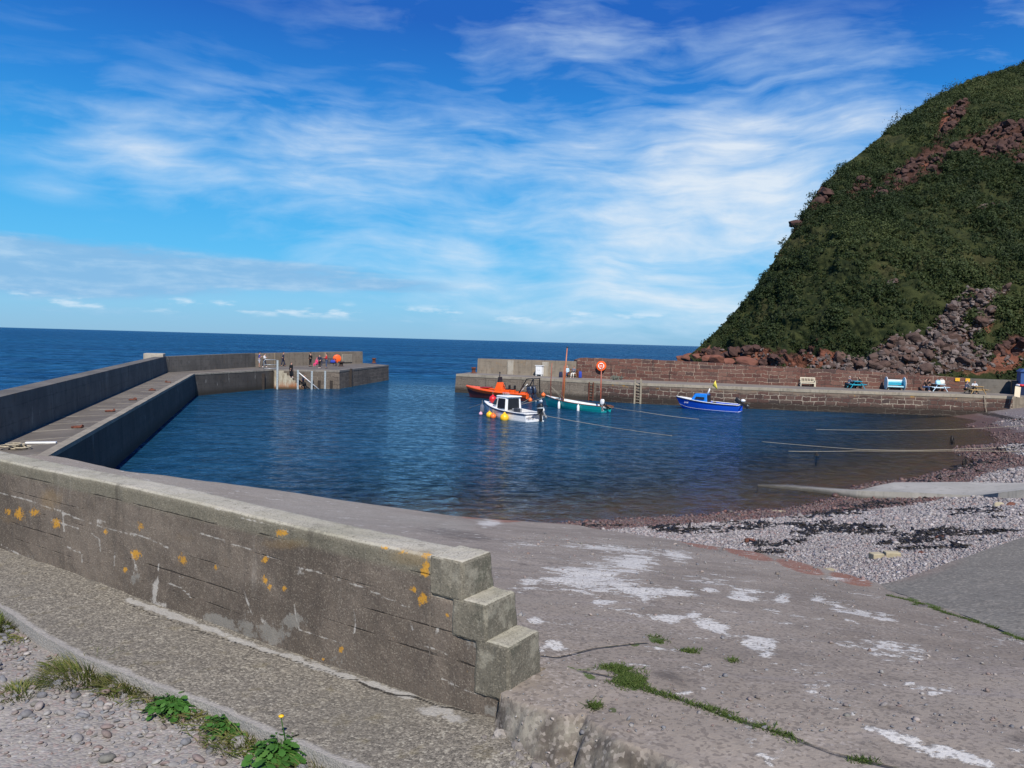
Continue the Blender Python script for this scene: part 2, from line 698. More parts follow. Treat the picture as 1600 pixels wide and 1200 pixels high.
def concrete(name, c1, c2, c3, scale=1.0, rusty=0.0, lines=0.0, wet=False):
    """weathered concrete: blotches, run-down streaks, fine aggregate, board lines by height"""
    mt = material(name)
    p = geo()
    x, y, z = sep(p)[0:3]
    big = noise(p, .45 * scale, 5, .6, .4)
    mid = noise(p, 2.6 * scale, 6, .65)
    fin = noise(p, 38 * scale, 3, .7)
    run = noise(mapping(p, (1.6, 1.6, .12)), 1.5 * scale, 5, .65)
    col = mix(sstep(big, .35, .66), c1, c2)
    col = mix(mul(sstep(mid, .5, .72), .65), col, c3)
    nz = sep(geo('Normal'))[2]
    col = mix(mul(mul(sstep(run, .5, .72), .6), sub(1.0, sat(m('ABSOLUTE', nz)))), col, tuple(k * .5 for k in c1))
    pale = mul(sstep(noise(mapping(p, (1.1, 1.1, .5), loc=(7, 3, 2)), 1.3 * scale, 7, .7), .6, .74), .5)
    col = mix(pale, col, (.42, .40, .36))
    if lines:
        zz = add(mul(z, 1 / lines), mul(noise(p, 1.2, 3), .25))
        ln = sub(1.0, sstep(m('ABSOLUTE', sub(m('FRACT', zz), .5)), .0, .06))
        col = mix(mul(mul(ln, sstep(mid, .35, .6)), .55), col, tuple(k * .45 for k in c1))
    if rusty:
        col = mix(mul(sstep(noise(p, 1.1, 5, .65, .6), .58, .72), rusty), col, (.36, .19, .05))
    if wet:
        w = sub(1.0, sstep(add(z, mul(sub(mid, .5), .7 * wet)), .12 * wet, .75 * wet))
        col = mix(mul(w, .82), col, (.028, .024, .018))
    h = add(mul(mid, .6), mul(fin, .5))
    finish(principled(mix(mul(sub(fin, .5), .8), col, tuple(min(1, k * 1.5) for k in c1)), .9, 0, bump(h, .5, .02), .25))
    return mt


def masonry(name, cols, mortar, bw, bh, msize=.035, wet=0.0, lichen=0.0, dark=0.35, cap=0.0):
    """coursed rubble in lime mortar, on the wall's own (length, height) coordinates in metres"""
    mt = material(name)
    uv = uvmap()
    wob = noise(uv, .8, 3, .6, color=True)
    q = vadd(uv, wob, .5)
    wob2 = noise(uv, 5, 3, .6, color=True)
    q = vadd(q, wob2, .12)
    b = nd('ShaderNodeTexBrick')
    b.offset = .37
    b.squash = .7
    b.squash_frequency = 3
    put(b.inputs['Vector'], q)
    for k, v in (('Color1', (0, 0, 0, 1)), ('Color2', (1, 1, 1, 1)), ('Mortar', (.5, .5, .5, 1))):
        b.inputs[k].default_value = v
    b.inputs['Scale'].default_value = 1
    b.inputs['Mortar Size'].default_value = msize
    b.inputs['Mortar Smooth'].default_value = .3
    b.inputs['Bias'].default_value = 0
    b.inputs['Brick Width'].default_value = bw
    b.inputs['Row Height'].default_value = bh
    u, v = sep(uv)[0:2]
    n1 = noise(uv, .35, 4, .6)
    n2 = noise(uv, 7, 5, .65)
    st = ramp(sep(b.outputs['Color'])[0], [(i / (len(cols) - 1), c) for i, c in enumerate(cols)])
    st = mix(sstep(n2, .35, .7), mix(.35, st, (.03, .025, .022)), st)
    # mortar shows only in places; elsewhere it is dark and washed out
    show = sstep(add(noise(uv, .4, 4, .6), mul(sub(n2, .5), .5)), .38, .56)
    mcol = mix(show, (.07, .055, .048), mortar)
    col = mix(b.outputs['Fac'], st, mcol)
    if cap:
        cm = sstep(add(v, mul(sub(n1, .5), 1.3)), cap - .12, cap + .12)
        col = mix(mul(cm, .82), col, mix(n2, (.12, .092, .07), (.235, .185, .138)))
    run = noise(mapping(uv, (2.2, .12, 1)), 1.0, 5, .7)
    col = mix(mul(mul(sstep(run, .52, .68), sstep(n1, .4, .55)), dark * 2), col, (.022, .02, .02))
    if lichen:
        lz = mul(sstep(noise(mapping(uv, (.8, 1.3, 1), loc=(3, 8, 0)), 1.2, 6, .68), .585, .66), sstep(v, lichen - .7, lichen - .1))
        col = mix(mul(lz, .8), col, (.42, .21, .02))
    if wet:
        w = sub(1.0, sstep(add(v, mul(sub(n2, .5), .5)), wet - .25, wet + .25))
        col = mix(mul(w, .8), col, (.022, .018, .014))
    hh = add(mul(sub(1.0, b.outputs['Fac']), .7), mul(n2, .5))
    finish(principled(col, .88, 0, bump(hh, .9, .06), .25))
    return mt


C = {}
C['pier'] = concrete('pier_concrete', (.115, .098, .082), (.17, .148, .122), (.075, .066, .056), 1.0, .25, .42, True)
C['pier_shaded'] = concrete('pier_concrete_shaded', (.060, .054, .048), (.085, .076, .066), (.036, .033, .03), 1.0, .1, .45, True)  # concrete darkened: the inner face's shade is put into its colour
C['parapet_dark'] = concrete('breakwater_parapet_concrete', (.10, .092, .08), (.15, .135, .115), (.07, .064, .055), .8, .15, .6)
C['parapet_pale'] = concrete('sea_parapet_concrete', (.205, .168, .125), (.25, .21, .16), (.13, .108, .082), .8, .28, .55)
C['pale_conc'] = concrete('pale_concrete', (.34, .30, .24), (.40, .36, .29), (.24, .21, .17), .9, .15)
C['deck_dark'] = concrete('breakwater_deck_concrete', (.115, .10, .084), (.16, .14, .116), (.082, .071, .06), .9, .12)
C['joint'] = concrete('joint_concrete', (.22, .195, .155), (.30, .265, .21), (.13, .115, .09), 2.0, .1)
C['deck'] = concrete('quay_top_concrete', (.17, .15, .128), (.22, .195, .165), (.11, .096, .082), .7, .12)
C['coping'] = concrete('quay_edge_concrete', (.27, .235, .18), (.33, .285, .22), (.16, .135, .10), 1.0, .2)
C['stair'] = concrete('stair_concrete', (.36, .32, .24), (.26, .22, .16), (.15, .12, .09), 1.0, .0)
C['ramp'] = concrete('ramp_concrete', (.30, .285, .25), (.36, .34, .30), (.19, .18, .155), 1.2, .0, 0, .3)
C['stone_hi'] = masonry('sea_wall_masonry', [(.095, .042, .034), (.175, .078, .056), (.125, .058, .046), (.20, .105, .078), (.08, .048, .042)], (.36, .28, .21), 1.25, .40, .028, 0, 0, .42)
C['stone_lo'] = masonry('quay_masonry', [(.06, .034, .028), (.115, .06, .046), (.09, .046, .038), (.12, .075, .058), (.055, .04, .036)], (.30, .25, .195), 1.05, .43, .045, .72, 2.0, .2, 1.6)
C['stone_grey'] = masonry('grey_quay_masonry', [(.10, .082, .066), (.16, .13, .10), (.12, .098, .078), (.19, .155, .12)], (.25, .21, .165), 1.1, .42, .02, .5, 0, .3)
C['stone_pale'] = masonry('block_quay_concrete', [(.15, .122, .095), (.21, .172, .132), (.175, .142, .108), (.235, .195, .15)], (.28, .235, .18), 2.1, .62, .018, .62, 0, .34)
C['white'] = plain('white_paint', (.78, .78, .76), .4, 0, .05)
C['cream'] = plain('cream_wood', (.62, .56, .42), .7, 0, .1, 9)
C['steel'] = plain('galvanised_steel', (.42, .46, .47), .45, .4, .1)
C['rust'] = plain('rusty_iron', (.14, .045, .025), .9, 0, .35, 9, .4)
C['black'] = plain('black_paint', (.015, .015, .017), .4, 0, .2)
C['rubber'] = plain('dark_rubber', (.022, .021, .02), .8, 0, .2)
C['orange'] = plain('orange_paint', (.88, .115, .012), .35, 0, .06, 3)
C['orange_dull'] = plain('orange_buoy_plastic', (.80, .16, .03), .45, 0, .1)
C['red'] = plain('red_plastic', (.60, .015, .02), .4, 0, .08)
C['yellow'] = plain('yellow_plastic', (.85, .48, .015), .4, 0, .08)
C['maroon'] = plain('dark_red_antifouling', (.10, .018, .02), .6, 0, .15)
C['teal'] = plain('teal_paint', (.004, .29, .29), .3, 0, .06)
C['blue'] = plain('blue_paint', (.006, .075, .52), .3, 0, .06)
C['blue_light'] = plain('light_blue_paint', (.015, .20, .66), .35, 0, .06)
C['navy'] = plain('navy_paint', (.012, .022, .06), .35, 0, .1)
C['grey'] = plain('grey_paint', (.24, .25, .26), .5, 0, .1)
C['dark_grey'] = plain('dark_grey_plastic', (.045, .05, .06), .45, 0, .15)
C['mast'] = plain('varnished_spar', (.42, .13, .045), .4, 0, .12, 5)
C['mast_red'] = plain('red_brown_spar', (.34, .09, .05), .45, 0, .12, 5)
C['wood'] = plain('brown_wood', (.20, .075, .035), .6, 0, .2, 8)
C['wood_tan'] = plain('tan_wood', (.42, .27, .11), .65, 0, .18, 8)
C['wood_grey'] = plain('weathered_grey_wood', (.33, .28, .20), .85, 0, .22, 7)
C['turq'] = plain('turquoise_paint', (.01, .33, .45), .5, 0, .1)
C['turq_pale'] = plain('pale_turquoise_paint', (.36, .66, .74), .5, 0, .06)
C['paleblue'] = plain('pale_blue_paint', (.58, .73, .82), .5, 0, .06)
C['glass'] = plain('dark_window_glass', (.02, .022, .03), .06, 0, .1)
C['rope'] = plain('rope', (.38, .33, .24), .9, 0, .2, 20)
C['skin'] = plain('skin', (.50, .27, .19), .6, 0, .06)
C['hair'] = plain('dark_hair', (.03, .02, .014), .7, 0, .2)
C['hair_grey'] = plain('grey_hair', (.34, .32, .30), .7, 0, .2)
C['sign_yellow'] = plain('yellow_sign_face', (.80, .46, .02), .5, 0, .05)
C['plank'] = plain('pale_board', (.62, .52, .36), .6, 0, .08)
C['net'] = plain('grey_green_net', (.17, .19, .15), .9, 0, .3, 12)
C['weed'] = plain('dark_seaweed', (.018, .013, .008), .6, 0, .3, 9)
for k, c in dict(c_navy=(.012, .018, .05), c_blue=(.02, .05, .32), c_black=(.008, .008, .01), c_red=(.55, .02, .025), c_white=(.72, .71, .70), c_jean=(.045, .075, .15),
                 c_pink=(.72, .04, .18), c_lightblue=(.48, .66, .74), c_grey=(.11, .13, .18), c_palegrey=(.50, .53, .58), c_olive=(.04, .035, .022), c_shorts=(.40, .40, .46), c_cream=(.66, .62, .54), c_brown=(.08, .045, .03)).items():
    C[k] = plain('cloth' + k[1:], c, .9, 0, .12, 14)


def mat_water():
    mt = material('sea_water')
    p = geo()
    dep, harb = attr('depth'), attr('harbour')
    w1 = noise(mapping(p, (1, 1.35, 1), (0, 0, R(20))), 1.3, 4, .6, .3)
    w2 = noise(mapping(p, (1, 1.7, 1), (0, 0, R(-15)), (3, 1, 0)), .42, 4, .55, .2)
    w3 = noise(mapping(p, (.6, 1.5, 1), loc=(9, 5, 0)), .06, 5, .55)
    h = add(add(mul(w1, .30), mul(w2, mul(sub(1.0, mul(harb, .55)), .95))), mul(w3, mul(sub(1.0, harb), 5.0)))
    chop = noise(mapping(p, (1, .8, 1), (0, 0, R(12))), mix_f(harb, .30, 1.5), 5, .74, .2)
    cf = sstep(chop, .36, .64)
    cat = noise(mapping(p, (.8, 1.6, 1), loc=(2, 2, 0)), .06, 4, .55)     # cat's paws
    nrm = bump(h, lin(cat, .35, .65, .45, .85), 1.0)
    deep = mix(sstep(noise(mapping(p, (.3, 1.4, 1)), .022, 7, .68), .38, .62), (.002, .042, .125), (.009, .090, .20))
    deep = mix(harb, deep, mix(sstep(noise(mapping(p, (.5, 1.6, 1)), .5, 5, .65), .35, .65), (.004, .036, .078), (.014, .070, .135)))
    deep = mix(cf, mix(mix_f(harb, .62, .3), deep, (.001, .006, .016)), mix(.0, deep, deep))  # dark wave faces painted into the body colour
    body = nd('ShaderNodeBsdfDiffuse')
    put(body.inputs[0], deep)
    put(body.inputs['Normal'], nrm)
    tr = nd('ShaderNodeBsdfTransparent')
    put(tr.inputs[0], mix(sstep(dep, 0, 2.0), (.86, .80, .72), (.32, .38, .28)))
    ms = nd('ShaderNodeMixShader')
    put(ms.inputs[0], sstep(dep, .15, 2.6))
    T.links.new(tr.outputs[0], ms.inputs[1])
    T.links.new(body.outputs[0], ms.inputs[2])
    gl = nd('ShaderNodeBsdfGlossy')
    put(gl.inputs['Color'], mix(harb, (.5, .74, 1), (.8, .9, 1)))
    gl.inputs['Roughness'].default_value = .1
    put(gl.inputs['Normal'], nrm)
    fr = nd('ShaderNodeFresnel')
    fr.inputs[0].default_value = 1.33
    put(fr.inputs['Normal'], nrm)
    m2 = nd('ShaderNodeMixShader')
    put(m2.inputs[0], mul(mul(fr.outputs[0], mix_f(harb, .40, .6)), lin(cf, 0, 1, .45, 1.45)))  # sky reflection of the waves painted stronger and weaker by the same noise
    T.links.new(ms.outputs[0], m2.inputs[1])
    T.links.new(gl.outputs[0], m2.inputs[2])
    finish(m2.outputs[0])
    return mt


def mix_f(f, a, b):
    n = nd('ShaderNodeMix', data_type='FLOAT')
    put(n.inputs[0], f)
    put(n.inputs[2], a)
    put(n.inputs[3], b)
    return n.outputs[0]


def mat_stones(name, cols, rough=.8):
    mt = material(name)
    t = attr('tone')
    c = ramp(t, [(i / (len(cols) - 1), k) for i, k in enumerate(cols)])
    n = noise(geo(), 60, 4, .6)
    c = mix(mul(sstep(n, .45, .7), .5), c, (.05, .045, .042))
    c = mix(mul(attr('hue'), .4), c, (.20, .185, .175))
    finish(principled(c, rough, 0, bump(n, .3, .004), .3))
    return mt


def mat_beach():
    mt = material('shingle_beach')
    p = geo()
    z = sep(p)[2]
    v = nd('ShaderNodeTexVoronoi')
    put(v.inputs[0], mapping(p, (1, 1, 1)))
    v.inputs['Scale'].default_value = 15
    pc = ramp(sep(v.outputs['Color'])[0], [(0, (.20, .17, .165)), (.3, (.30, .265, .26)), (.55, (.38, .35, .345)), (.75, (.26, .17, .16)), (.9, (.46, .43, .42)), (1, (.16, .15, .15))])
    col = mix(sstep(v.outputs['Distance'], .02, .055), pc, mix(.55, pc, (.05, .042, .04)))
    n = noise(p, .9, 6, .62, .3)
    n2 = noise(mapping(p, (1, 1, 1), loc=(4, 4, 4)), 3.2, 7, .7, .6)
    red = sub(1.0, sstep(add(z, mul(sub(n, .5), .5)), .18, .6))
    col = mix(mul(red, .8), col, mix(sep(v.outputs['Color'])[1], (.10, .045, .034), (.055, .030, .024)))
    wd = attr('weed')
    wm = sstep(add(wd, mul(sub(n2, .5), 1.5)), .45, .62)
    col = mix(mul(wm, .9), col, (.022, .018, .012))
    under = sub(1.0, sstep(z, -.25, .1))
    col = mix(mul(under, .75), col, mix(sstep(n, .4, .6), (.085, .078, .036), (.11, .080, .046)))
    h = sub(1.0, v.outputs['Distance'])
    finish(principled(col, mix_f(wm, .8, .55), 0, bump(add(h, mul(n2, .5)), .8, .03), .3))
    return mt


def mat_apron():
    mt = material('worn_slipway_concrete')
    p = geo()
    big = noise(p, .35, 5, .6, .5)
    mid = noise(p, 2.2, 7, .66, .4)
    fin = noise(p, 45, 3, .7)
    grit = voro(p, 70)
    col = mix(sstep(big, .36, .64), (.205, .170, .134), (.275, .232, .186))
    col = mix(mul(sstep(mid, .48, .7), .5), col, (.148, .124, .10))
    str_ = noise(mapping(p, (.5, 3.0, 1), (0, 0, R(25))), 1.6, 6, .65, .3)
    col = mix(mul(sstep(str_, .52, .72), .35), col, (.30, .26, .235))
    gm = attr('greytop')
    col = mix(mul(sat(gm), .75), col, mix(sstep(mid, .4, .65), (.27, .245, .20), (.33, .30, .25)))
    red = attr('red')
    col = mix(mul(sstep(add(red, mul(sub(mid, .5), .6)), .4, .6), .85), col, mix(mid, (.22, .085, .05), (.27, .12, .075)))
    dk = attr('dark')
    col = mix(mul(sstep(add(dk, mul(sub(noise(p, 3.5, 8, .72), .5), 2.4)), .4, .9), .6), col, (.07, .058, .05))
    # worn lime-white patches with ragged edges
    rag = add(add(mul(noise(mapping(p, (1, 1.15, 1)), 2.6, 5, .6, .5), .62), mul(noise(p, 13, 7, .72), .42)), mul(sub(fin, .5), .12))
    wp = add(attr('white'), mul(sub(rag, .49), 4.6))
    wm = sstep(wp, .52, .76)
    wm = mul(wm, sstep(noise(p, 22, 4, .7), .22, .42))
    col = mix(mul(wm, .92), col, (.58, .555, .50))
    ms = sstep(add(attr('moss'), mul(sub(noise(p, 9, 5, .7), .5), 1.3)), .5, .65)
    col = mix(ms, col, mix(fin, (.045, .075, .014), (.10, .13, .03)))
    fc = attr('face')
    fm = noise(mapping(p, (1, 1, .35)), 14, 7, .72)
    col = mix(fc, col, mix(sstep(mid, .4, .62), mix(fm, (.045, .037, .03), (.12, .10, .078)), mix(fm, (.14, .122, .092), (.36, .33, .27))))
    cr = attr('crack')
    cm = mul(sstep(cr, .35, .8), sstep(noise(p, 5, 4, .6), .3, .5))
    col = mix(mul(cm, .85), col, (.035, .030, .026))
    ag = nd('ShaderNodeTexVoronoi')
    put(ag.inputs[0], p)
    ag.inputs['Scale'].default_value = 60
    agc = sep(ag.outputs['Color'])
    wear = sstep(noise(p, 1.7, 6, .65), .42, .62)
    col = mix(mul(mul(sstep(agc[0], .72, .8), wear), .5), col, (.40, .35, .30))
    col = mix(mul(sstep(agc[1], .74, .8), .45), col, (.085, .07, .06))
    pit = noise(p, 8, 8, .75)
    col = mix(mul(sstep(pit, .56, .68), .4), col, (.11, .092, .08))
    col = mix(mul(sstep(pit, .44, .33), .35), col, (.33, .28, .24))
    h = add(add(mul(mid, .6), mul(fin, .35)), sub(mul(wm, .25), mul(cm, 1.2)))
    finish(principled(col, .9, 0, bump(h, .6, .02), .25))
    return mt


def mat_apron2():
    mt = material('grey_green_slab_concrete')
    p = geo()
    big = noise(p, .5, 5, .6, .5)
    mid = noise(p, 3, 7, .66, .4)
    fin = noise(p, 60, 3, .7)
    col = mix(sstep(big, .36, .64), (.155, .142, .118), (.19, .175, .145))
    col = mix(mul(sstep(attr('red'), .2, .9), .6), col, (.21, .15, .12))
    col = mix(mul(sstep(mid, .5, .7), .4), col, (.12, .112, .095))
    ag = nd('ShaderNodeTexVoronoi')
    put(ag.inputs[0], p)
    ag.inputs['Scale'].default_value = 42
    agc = sep(ag.outputs['Color'])
    col = mix(mul(sstep(agc[0], .70, .78), .5), col, (.36, .32, .26))
    col = mix(mul(sstep(agc[1], .74, .8), .4), col, (.07, .062, .05))
    pit = noise(p, 6, 8, .75)
    col = mix(mul(sstep(pit, .54, .66), .45), col, (.10, .09, .072))
    col = mix(mul(sstep(pit, .44, .33), .35), col, (.28, .25, .20))
    ms = sstep(add(attr('moss'), mul(sub(noise(p, 9, 5, .7), .5), 1.3)), .5, .65)
    col = mix(ms, col, mix(fin, (.045, .075, .014), (.10, .13, .03)))
    finish(principled(col, .9, 0, bump(add(mid, mul(fin, .6)), .5, .015), .25))
    return mt


def mat_wall(step=False):
    """the old shuttered concrete parapet: board lines, lime runs, orange lichen; the cast-on steps are cleaner"""
    mt = material('stepped_block_concrete' if step else 'old_parapet_concrete')
    p = geo()
    big = noise(p, 1.3, 5, .6, .5)
    mid = noise(p, 6, 7, .68, .4)
    fin = noise(p, 75, 3, .72)
    agg = voro(p, 165, 'F1', 'Color')
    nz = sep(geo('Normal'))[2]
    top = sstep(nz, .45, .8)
    if step:
        face = mix(sstep(big, .35, .65), (.122, .110, .083), (.175, .156, .117))
        face = mix(mul(sstep(mid, .5, .68), .7), face, (.085, .085, .062))
    else:
        face = mix(sstep(big, .36, .64), (.10, .080, .062), (.168, .136, .106))
        face = mix(mul(sstep(mid, .48, .72), .5), face, (.075, .060, .05))
        st = attr('coping')
        face = mix(mul(st, .75), face, mix(mid, (.13, .125, .09), (.20, .18, .13)))
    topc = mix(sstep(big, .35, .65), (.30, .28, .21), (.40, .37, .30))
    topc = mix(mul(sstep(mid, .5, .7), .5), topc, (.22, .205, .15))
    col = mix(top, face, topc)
    sp = sstep(sep(agg)[0], .8, .95)
    col = mix(mul(sp, .3), col, (.40, .35, .27))
    col = mix(mul(sstep(sep(agg)[1], .8, .95), .45), col, (.045, .038, .03))
    if not step:
        ln = attr('board')
        lm = sstep(add(ln, mul(sub(mid, .5), 1.1)), .42, .7)
        col = mix(mul(lm, .62), col, (.034, .027, .021))
        wl = attr('lime')
        wlm = sstep(add(wl, mul(sub(noise(p, 14, 8, .8), .5), 3.0)), .5, .85)
        col = mix(mul(wlm, .7), col, (.46, .43, .38))
        drip = mul(sstep(noise(mapping(p, (9, 9, .9)), 1.0, 6, .7), .56, .72), sstep(noise(p, 1.6, 4, .6), .5, .64))
        col = mix(mul(drip, .4), col, (.34, .31, .265))
        rn = sstep(noise(mapping(p, (6, 6, .7), loc=(4, 4, 4)), 1.0, 6, .7), .54, .7)
        col = mix(mul(rn, .45), col, (.05, .042, .034))
        pt = sstep(add(attr('patch'), mul(sub(noise(p, 9, 8, .74), .5), 2.2)), .5, .66)
        col = mix(mul(pt, .7), col, (.235, .22, .19))
        yl = sstep(add(mul(attr('lichen'), .85), mul(sub(noise(p, 26, 8, .8), .5), 3.2)), .48, .72)
        col = mix(mul(yl, .78), col, mix(fin, (.50, .21, .012), (.58, .32, .03)))
        ys = sstep(add(attr('stain'), mul(sub(mid, .5), 1.2)), .4, .85)
        col = mix(mul(ys, .24), col, (.28, .17, .05))
        h = add(add(mul(mid, .5), mul(fin, .5)), mul(lm, -.9))
    else:
        x, y, z = sep(p)[0:3]
        edge = mul(sstep(noise(p, 7, 6, .7), .5, .62), .4)
        col = mix(edge, col, (.38, .35, .27))
        h = add(mul(mid, .5), mul(fin, .5))
    finish(principled(col, .92, 0, bump(h, .6, .012), .2))
    return mt


def mat_pavement():
    mt = material('exposed_aggregate_pavement')
    p = geo()
    big = noise(p, .8, 5, .6, .4)
    mid = noise(p, 7, 6, .65)
    v = nd('ShaderNodeTexVoronoi')
    put(v.inputs[0], p)
    v.inputs['Scale'].default_value = 85
    v2 = nd('ShaderNodeTexVoronoi')
    put(v2.inputs[0], p)
    v2.inputs['Scale'].default_value = 190
    st = ramp(sep(v.outputs['Color'])[0], [(0, (.05, .046, .042)), (.35, (.12, .106, .098)), (.6, (.19, .17, .155)), (.85, (.30, .27, .24)), (1, (.46, .43, .39))])
    col = mix(.45, st, ramp(sep(v2.outputs['Color'])[0], [(0, (.06, .054, .05)), (1, (.30, .27, .25))]))
    col = mix(1.0, col, (1.0, .99, .86), 'MULTIPLY')
    col = mix(mul(sstep(big, .4, .65), .4), col, (.14, .128, .105))
    col = mix(mul(sstep(mid, .54, .72), .35), col, (.16, .13, .06))
    ed = sstep(add(attr('edge'), mul(sub(mid, .5), 1.0)), .45, .75)
    col = mix(mul(ed, .6), col, (.36, .34, .31))
    lime = sstep(add(attr('lime'), mul(sub(mid, .5), 1.8)), .5, .7)
    col = mix(mul(lime, .65), col, (.40, .385, .35))
    cr = attr('crack')
    cm = sstep(cr, .4, .75)
    col = mix(mul(cm, .9), col, (.015, .013, .011))
    h = add(sub(1.0, mul(v.outputs['Distance'], .8)), mul(mid, .5))
    finish(principled(col, .92, 0, bump(sub(h, mul(cm, 2.0)), .5, .008), .25))
    return mt


def mat_gravel():
    mt = material('dusty_gravel_road')
    p = geo()
    big = noise(p, 1.1, 5, .6, .4)
    mid = noise(p, 9, 7, .7)
    v = nd('ShaderNodeTexVoronoi')
    put(v.inputs[0], p)
    v.inputs['Scale'].default_value = 60
    col = mix(sstep(big, .35, .65), (.245, .222, .19), (.305, .28, .243))
    col = mix(mul(sstep(mid, .45, .7), .5), col, (.19, .165, .14))
    pc = ramp(sep(v.outputs['Color'])[0], [(0, (.13, .12, .115)), (.5, (.28, .26, .25)), (.8, (.24, .17, .15)), (1, (.42, .40, .37))])
    col = mix(mul(sstep(sep(v.outputs['Color'])[1], .35, .5), .6), col, pc)
    finish(principled(col, .95, 0, bump(sub(mid, mul(v.outputs['Distance'], .8)), .6, .012), .2))
    return mt


def mat_hill():
    mt = material('red_sandstone_hillside')
    p = geo()
    n1 = noise(p, .09, 6, .62, .5)
    n2 = noise(p, .8, 7, .68, .4)
    lay = noise(mapping(p, (.25, .25, 1.8), (R(12), R(8), 0)), .9, 6, .65, .4)
    green = mix(sstep(n2, .38, .62), (.014, .020, .008), (.040, .046, .016))
    green = mix(mul(sstep(n1, .5, .68), .45), green, (.075, .066, .028))
    rock = mix(sstep(lay, .35, .65), (.055, .027, .020), (.11, .056, .042))
    rock = mix(mul(sstep(n2, .52, .7), .6), rock, (.05, .032, .028))
    redm = mix(sstep(n2, .35, .65), (.15, .055, .034), (.21, .088, .056))
    f = sstep(add(attr('rock'), mul(sub(n2, .5), 1.2)), .4, .6)
    col = mix(f, green, rock)
    col = mix(mul(sstep(add(attr('red'), mul(sub(n2, .5), 1.2)), .4, .62), .85), col, redm)
    finish(principled(col, .95, 0, bump(add(mul(lay, f), n2), .9, .5), .1))
    return mt


def mat_leaf(name, a, b, c):
    mt = material(name)
    t = attr('tone')
    h = attr('hue')
    col = ramp(t, [(0, a), (.6, b), (1, c)])
    col = mix(mul(sstep(h, .8, .95), .45), col, (.10, .085, .028))
    sh = nd('ShaderNodeBsdfPrincipled')
    put(sh.inputs['Base Color'], col)
    sh.inputs['Roughness'].default_value = .65
    sh.inputs['Specular IOR Level'].default_value = .2
    tl = nd('ShaderNodeBsdfTranslucent')
    put(tl.inputs[0], col)
    ms = nd('ShaderNodeMixShader')
    ms.inputs[0].default_value = .2
    T.links.new(sh.outputs[0], ms.inputs[1])
    T.links.new(tl.outputs[0], ms.inputs[2])
    finish(ms.outputs[0])
    return mt


def mat_rock(name, a, b, c):
    mt = material(name)
    p = coords()
    n = noise(p, 2.2, 7, .68, .4)
    l = noise(mapping(p, (.6, .6, 2.5)), 2.0, 5, .6)
    oi = nd('ShaderNodeObjectInfo').outputs['Random']
    col = mix(sstep(l, .35, .65), a, b)
    col = mix(mul(oi, .8), col, c)
    col = mix(mul(sstep(n, .52, .7), .5), col, tuple(k * .45 for k in a))
    finish(principled(col, .92, 0, bump(add(n, l), .8, .08), .2))
    return mt


C['leaf'] = mat_leaf('gorse_leaves', (.014, .025, .008), (.033, .049, .014), (.068, .083, .026))
C['boulder'] = mat_rock('fallen_sandstone', (.072, .042, .033), (.118, .072, .056), (.088, .062, .052))
C['grassblade'] = mat_leaf('grass_blades', (.07, .10, .02), (.12, .15, .035), (.26, .22, .09))
C['weedleaf'] = mat_leaf('weed_leaves', (.035, .10, .015), (.055, .15, .025), (.09, .19, .04))

# ------------------------------------------------------------------ ground, water, beach
DECK = 2.1
SHORE_PX = [(880, 819), (1000, 812), (1100, 807), (1161, 801), (1229, 797), (1313, 782), (1343, 767), (1397, 754), (1441, 749), (1499, 734), (1532, 718), (1560, 694), (1549, 674), (1526, 657)]
SHORE = [P(x, y, 0) for x, y in SHORE_PX]
apron_pts = [tuple(P(x, y, z)) for x, y, z in [(779, 1079, 4.35), (1050, 1198, 4.38), (1600, 1195, 4.42), (1600, 1000, 3.93), (1380, 912, 3.2), (1220, 872, 2.42), (1060, 845, 1.48), (900, 820, 0.02),
                                              (730, 809, .3), (500, 777, 1.2), (200, 736, 2.05), (80, 713, 2.1)]] + [(-4.3, 7.4, 3.9), (-9, 13, 3.0), (-14, 16, 2.7), (1.5, 1.5, 4.5), (4.2, 1.5, 4.55)]
z_apron = rbf(apron_pts)
beach_pts = [tuple(p) for p in SHORE]
for i, p in enumerate(SHORE):
    a, b = SHORE[max(i - 1, 0)], SHORE[min(i + 1, len(SHORE) - 1)]
    d = (b - a).normalized()
    nrm = Vector((-d.y, d.x, 0))
    beach_pts.append((p.x + nrm.x * 4, p.y + nrm.y * 4, -.34))
    beach_pts.append((p.x + nrm.x * 14, p.y + nrm.y * 14, -1.35))
for x, y, z in [(1060, 845, 1.36), (1160, 862, 1.95), (1280, 890, 2.68), (1375, 911, 3.1), (1480, 875, 2.88), (1600, 840, 2.64), (1600, 800, 1.85), (1600, 776, .72), (1460, 780, .32), (1340, 782, .02), (1600, 740, .62), (1600, 700, .55), (1600, 640, 1.0), (1600, 660, .8)]:
    beach_pts.append(tuple(P(x, y, z)))
beach_pts += [(26, 20, 2.4), (36, 36, 1.3), (58, 58, 1.6), (62, 74, 1.7)]
z_beach = rbf(beach_pts)


def beach_poly():
    a = [P(x, y, z) for x, y, z in [(1060, 845, 1.48), (1160, 862, 2.0), (1280, 890, 2.75), (1380, 912, 3.2)]]
    return a


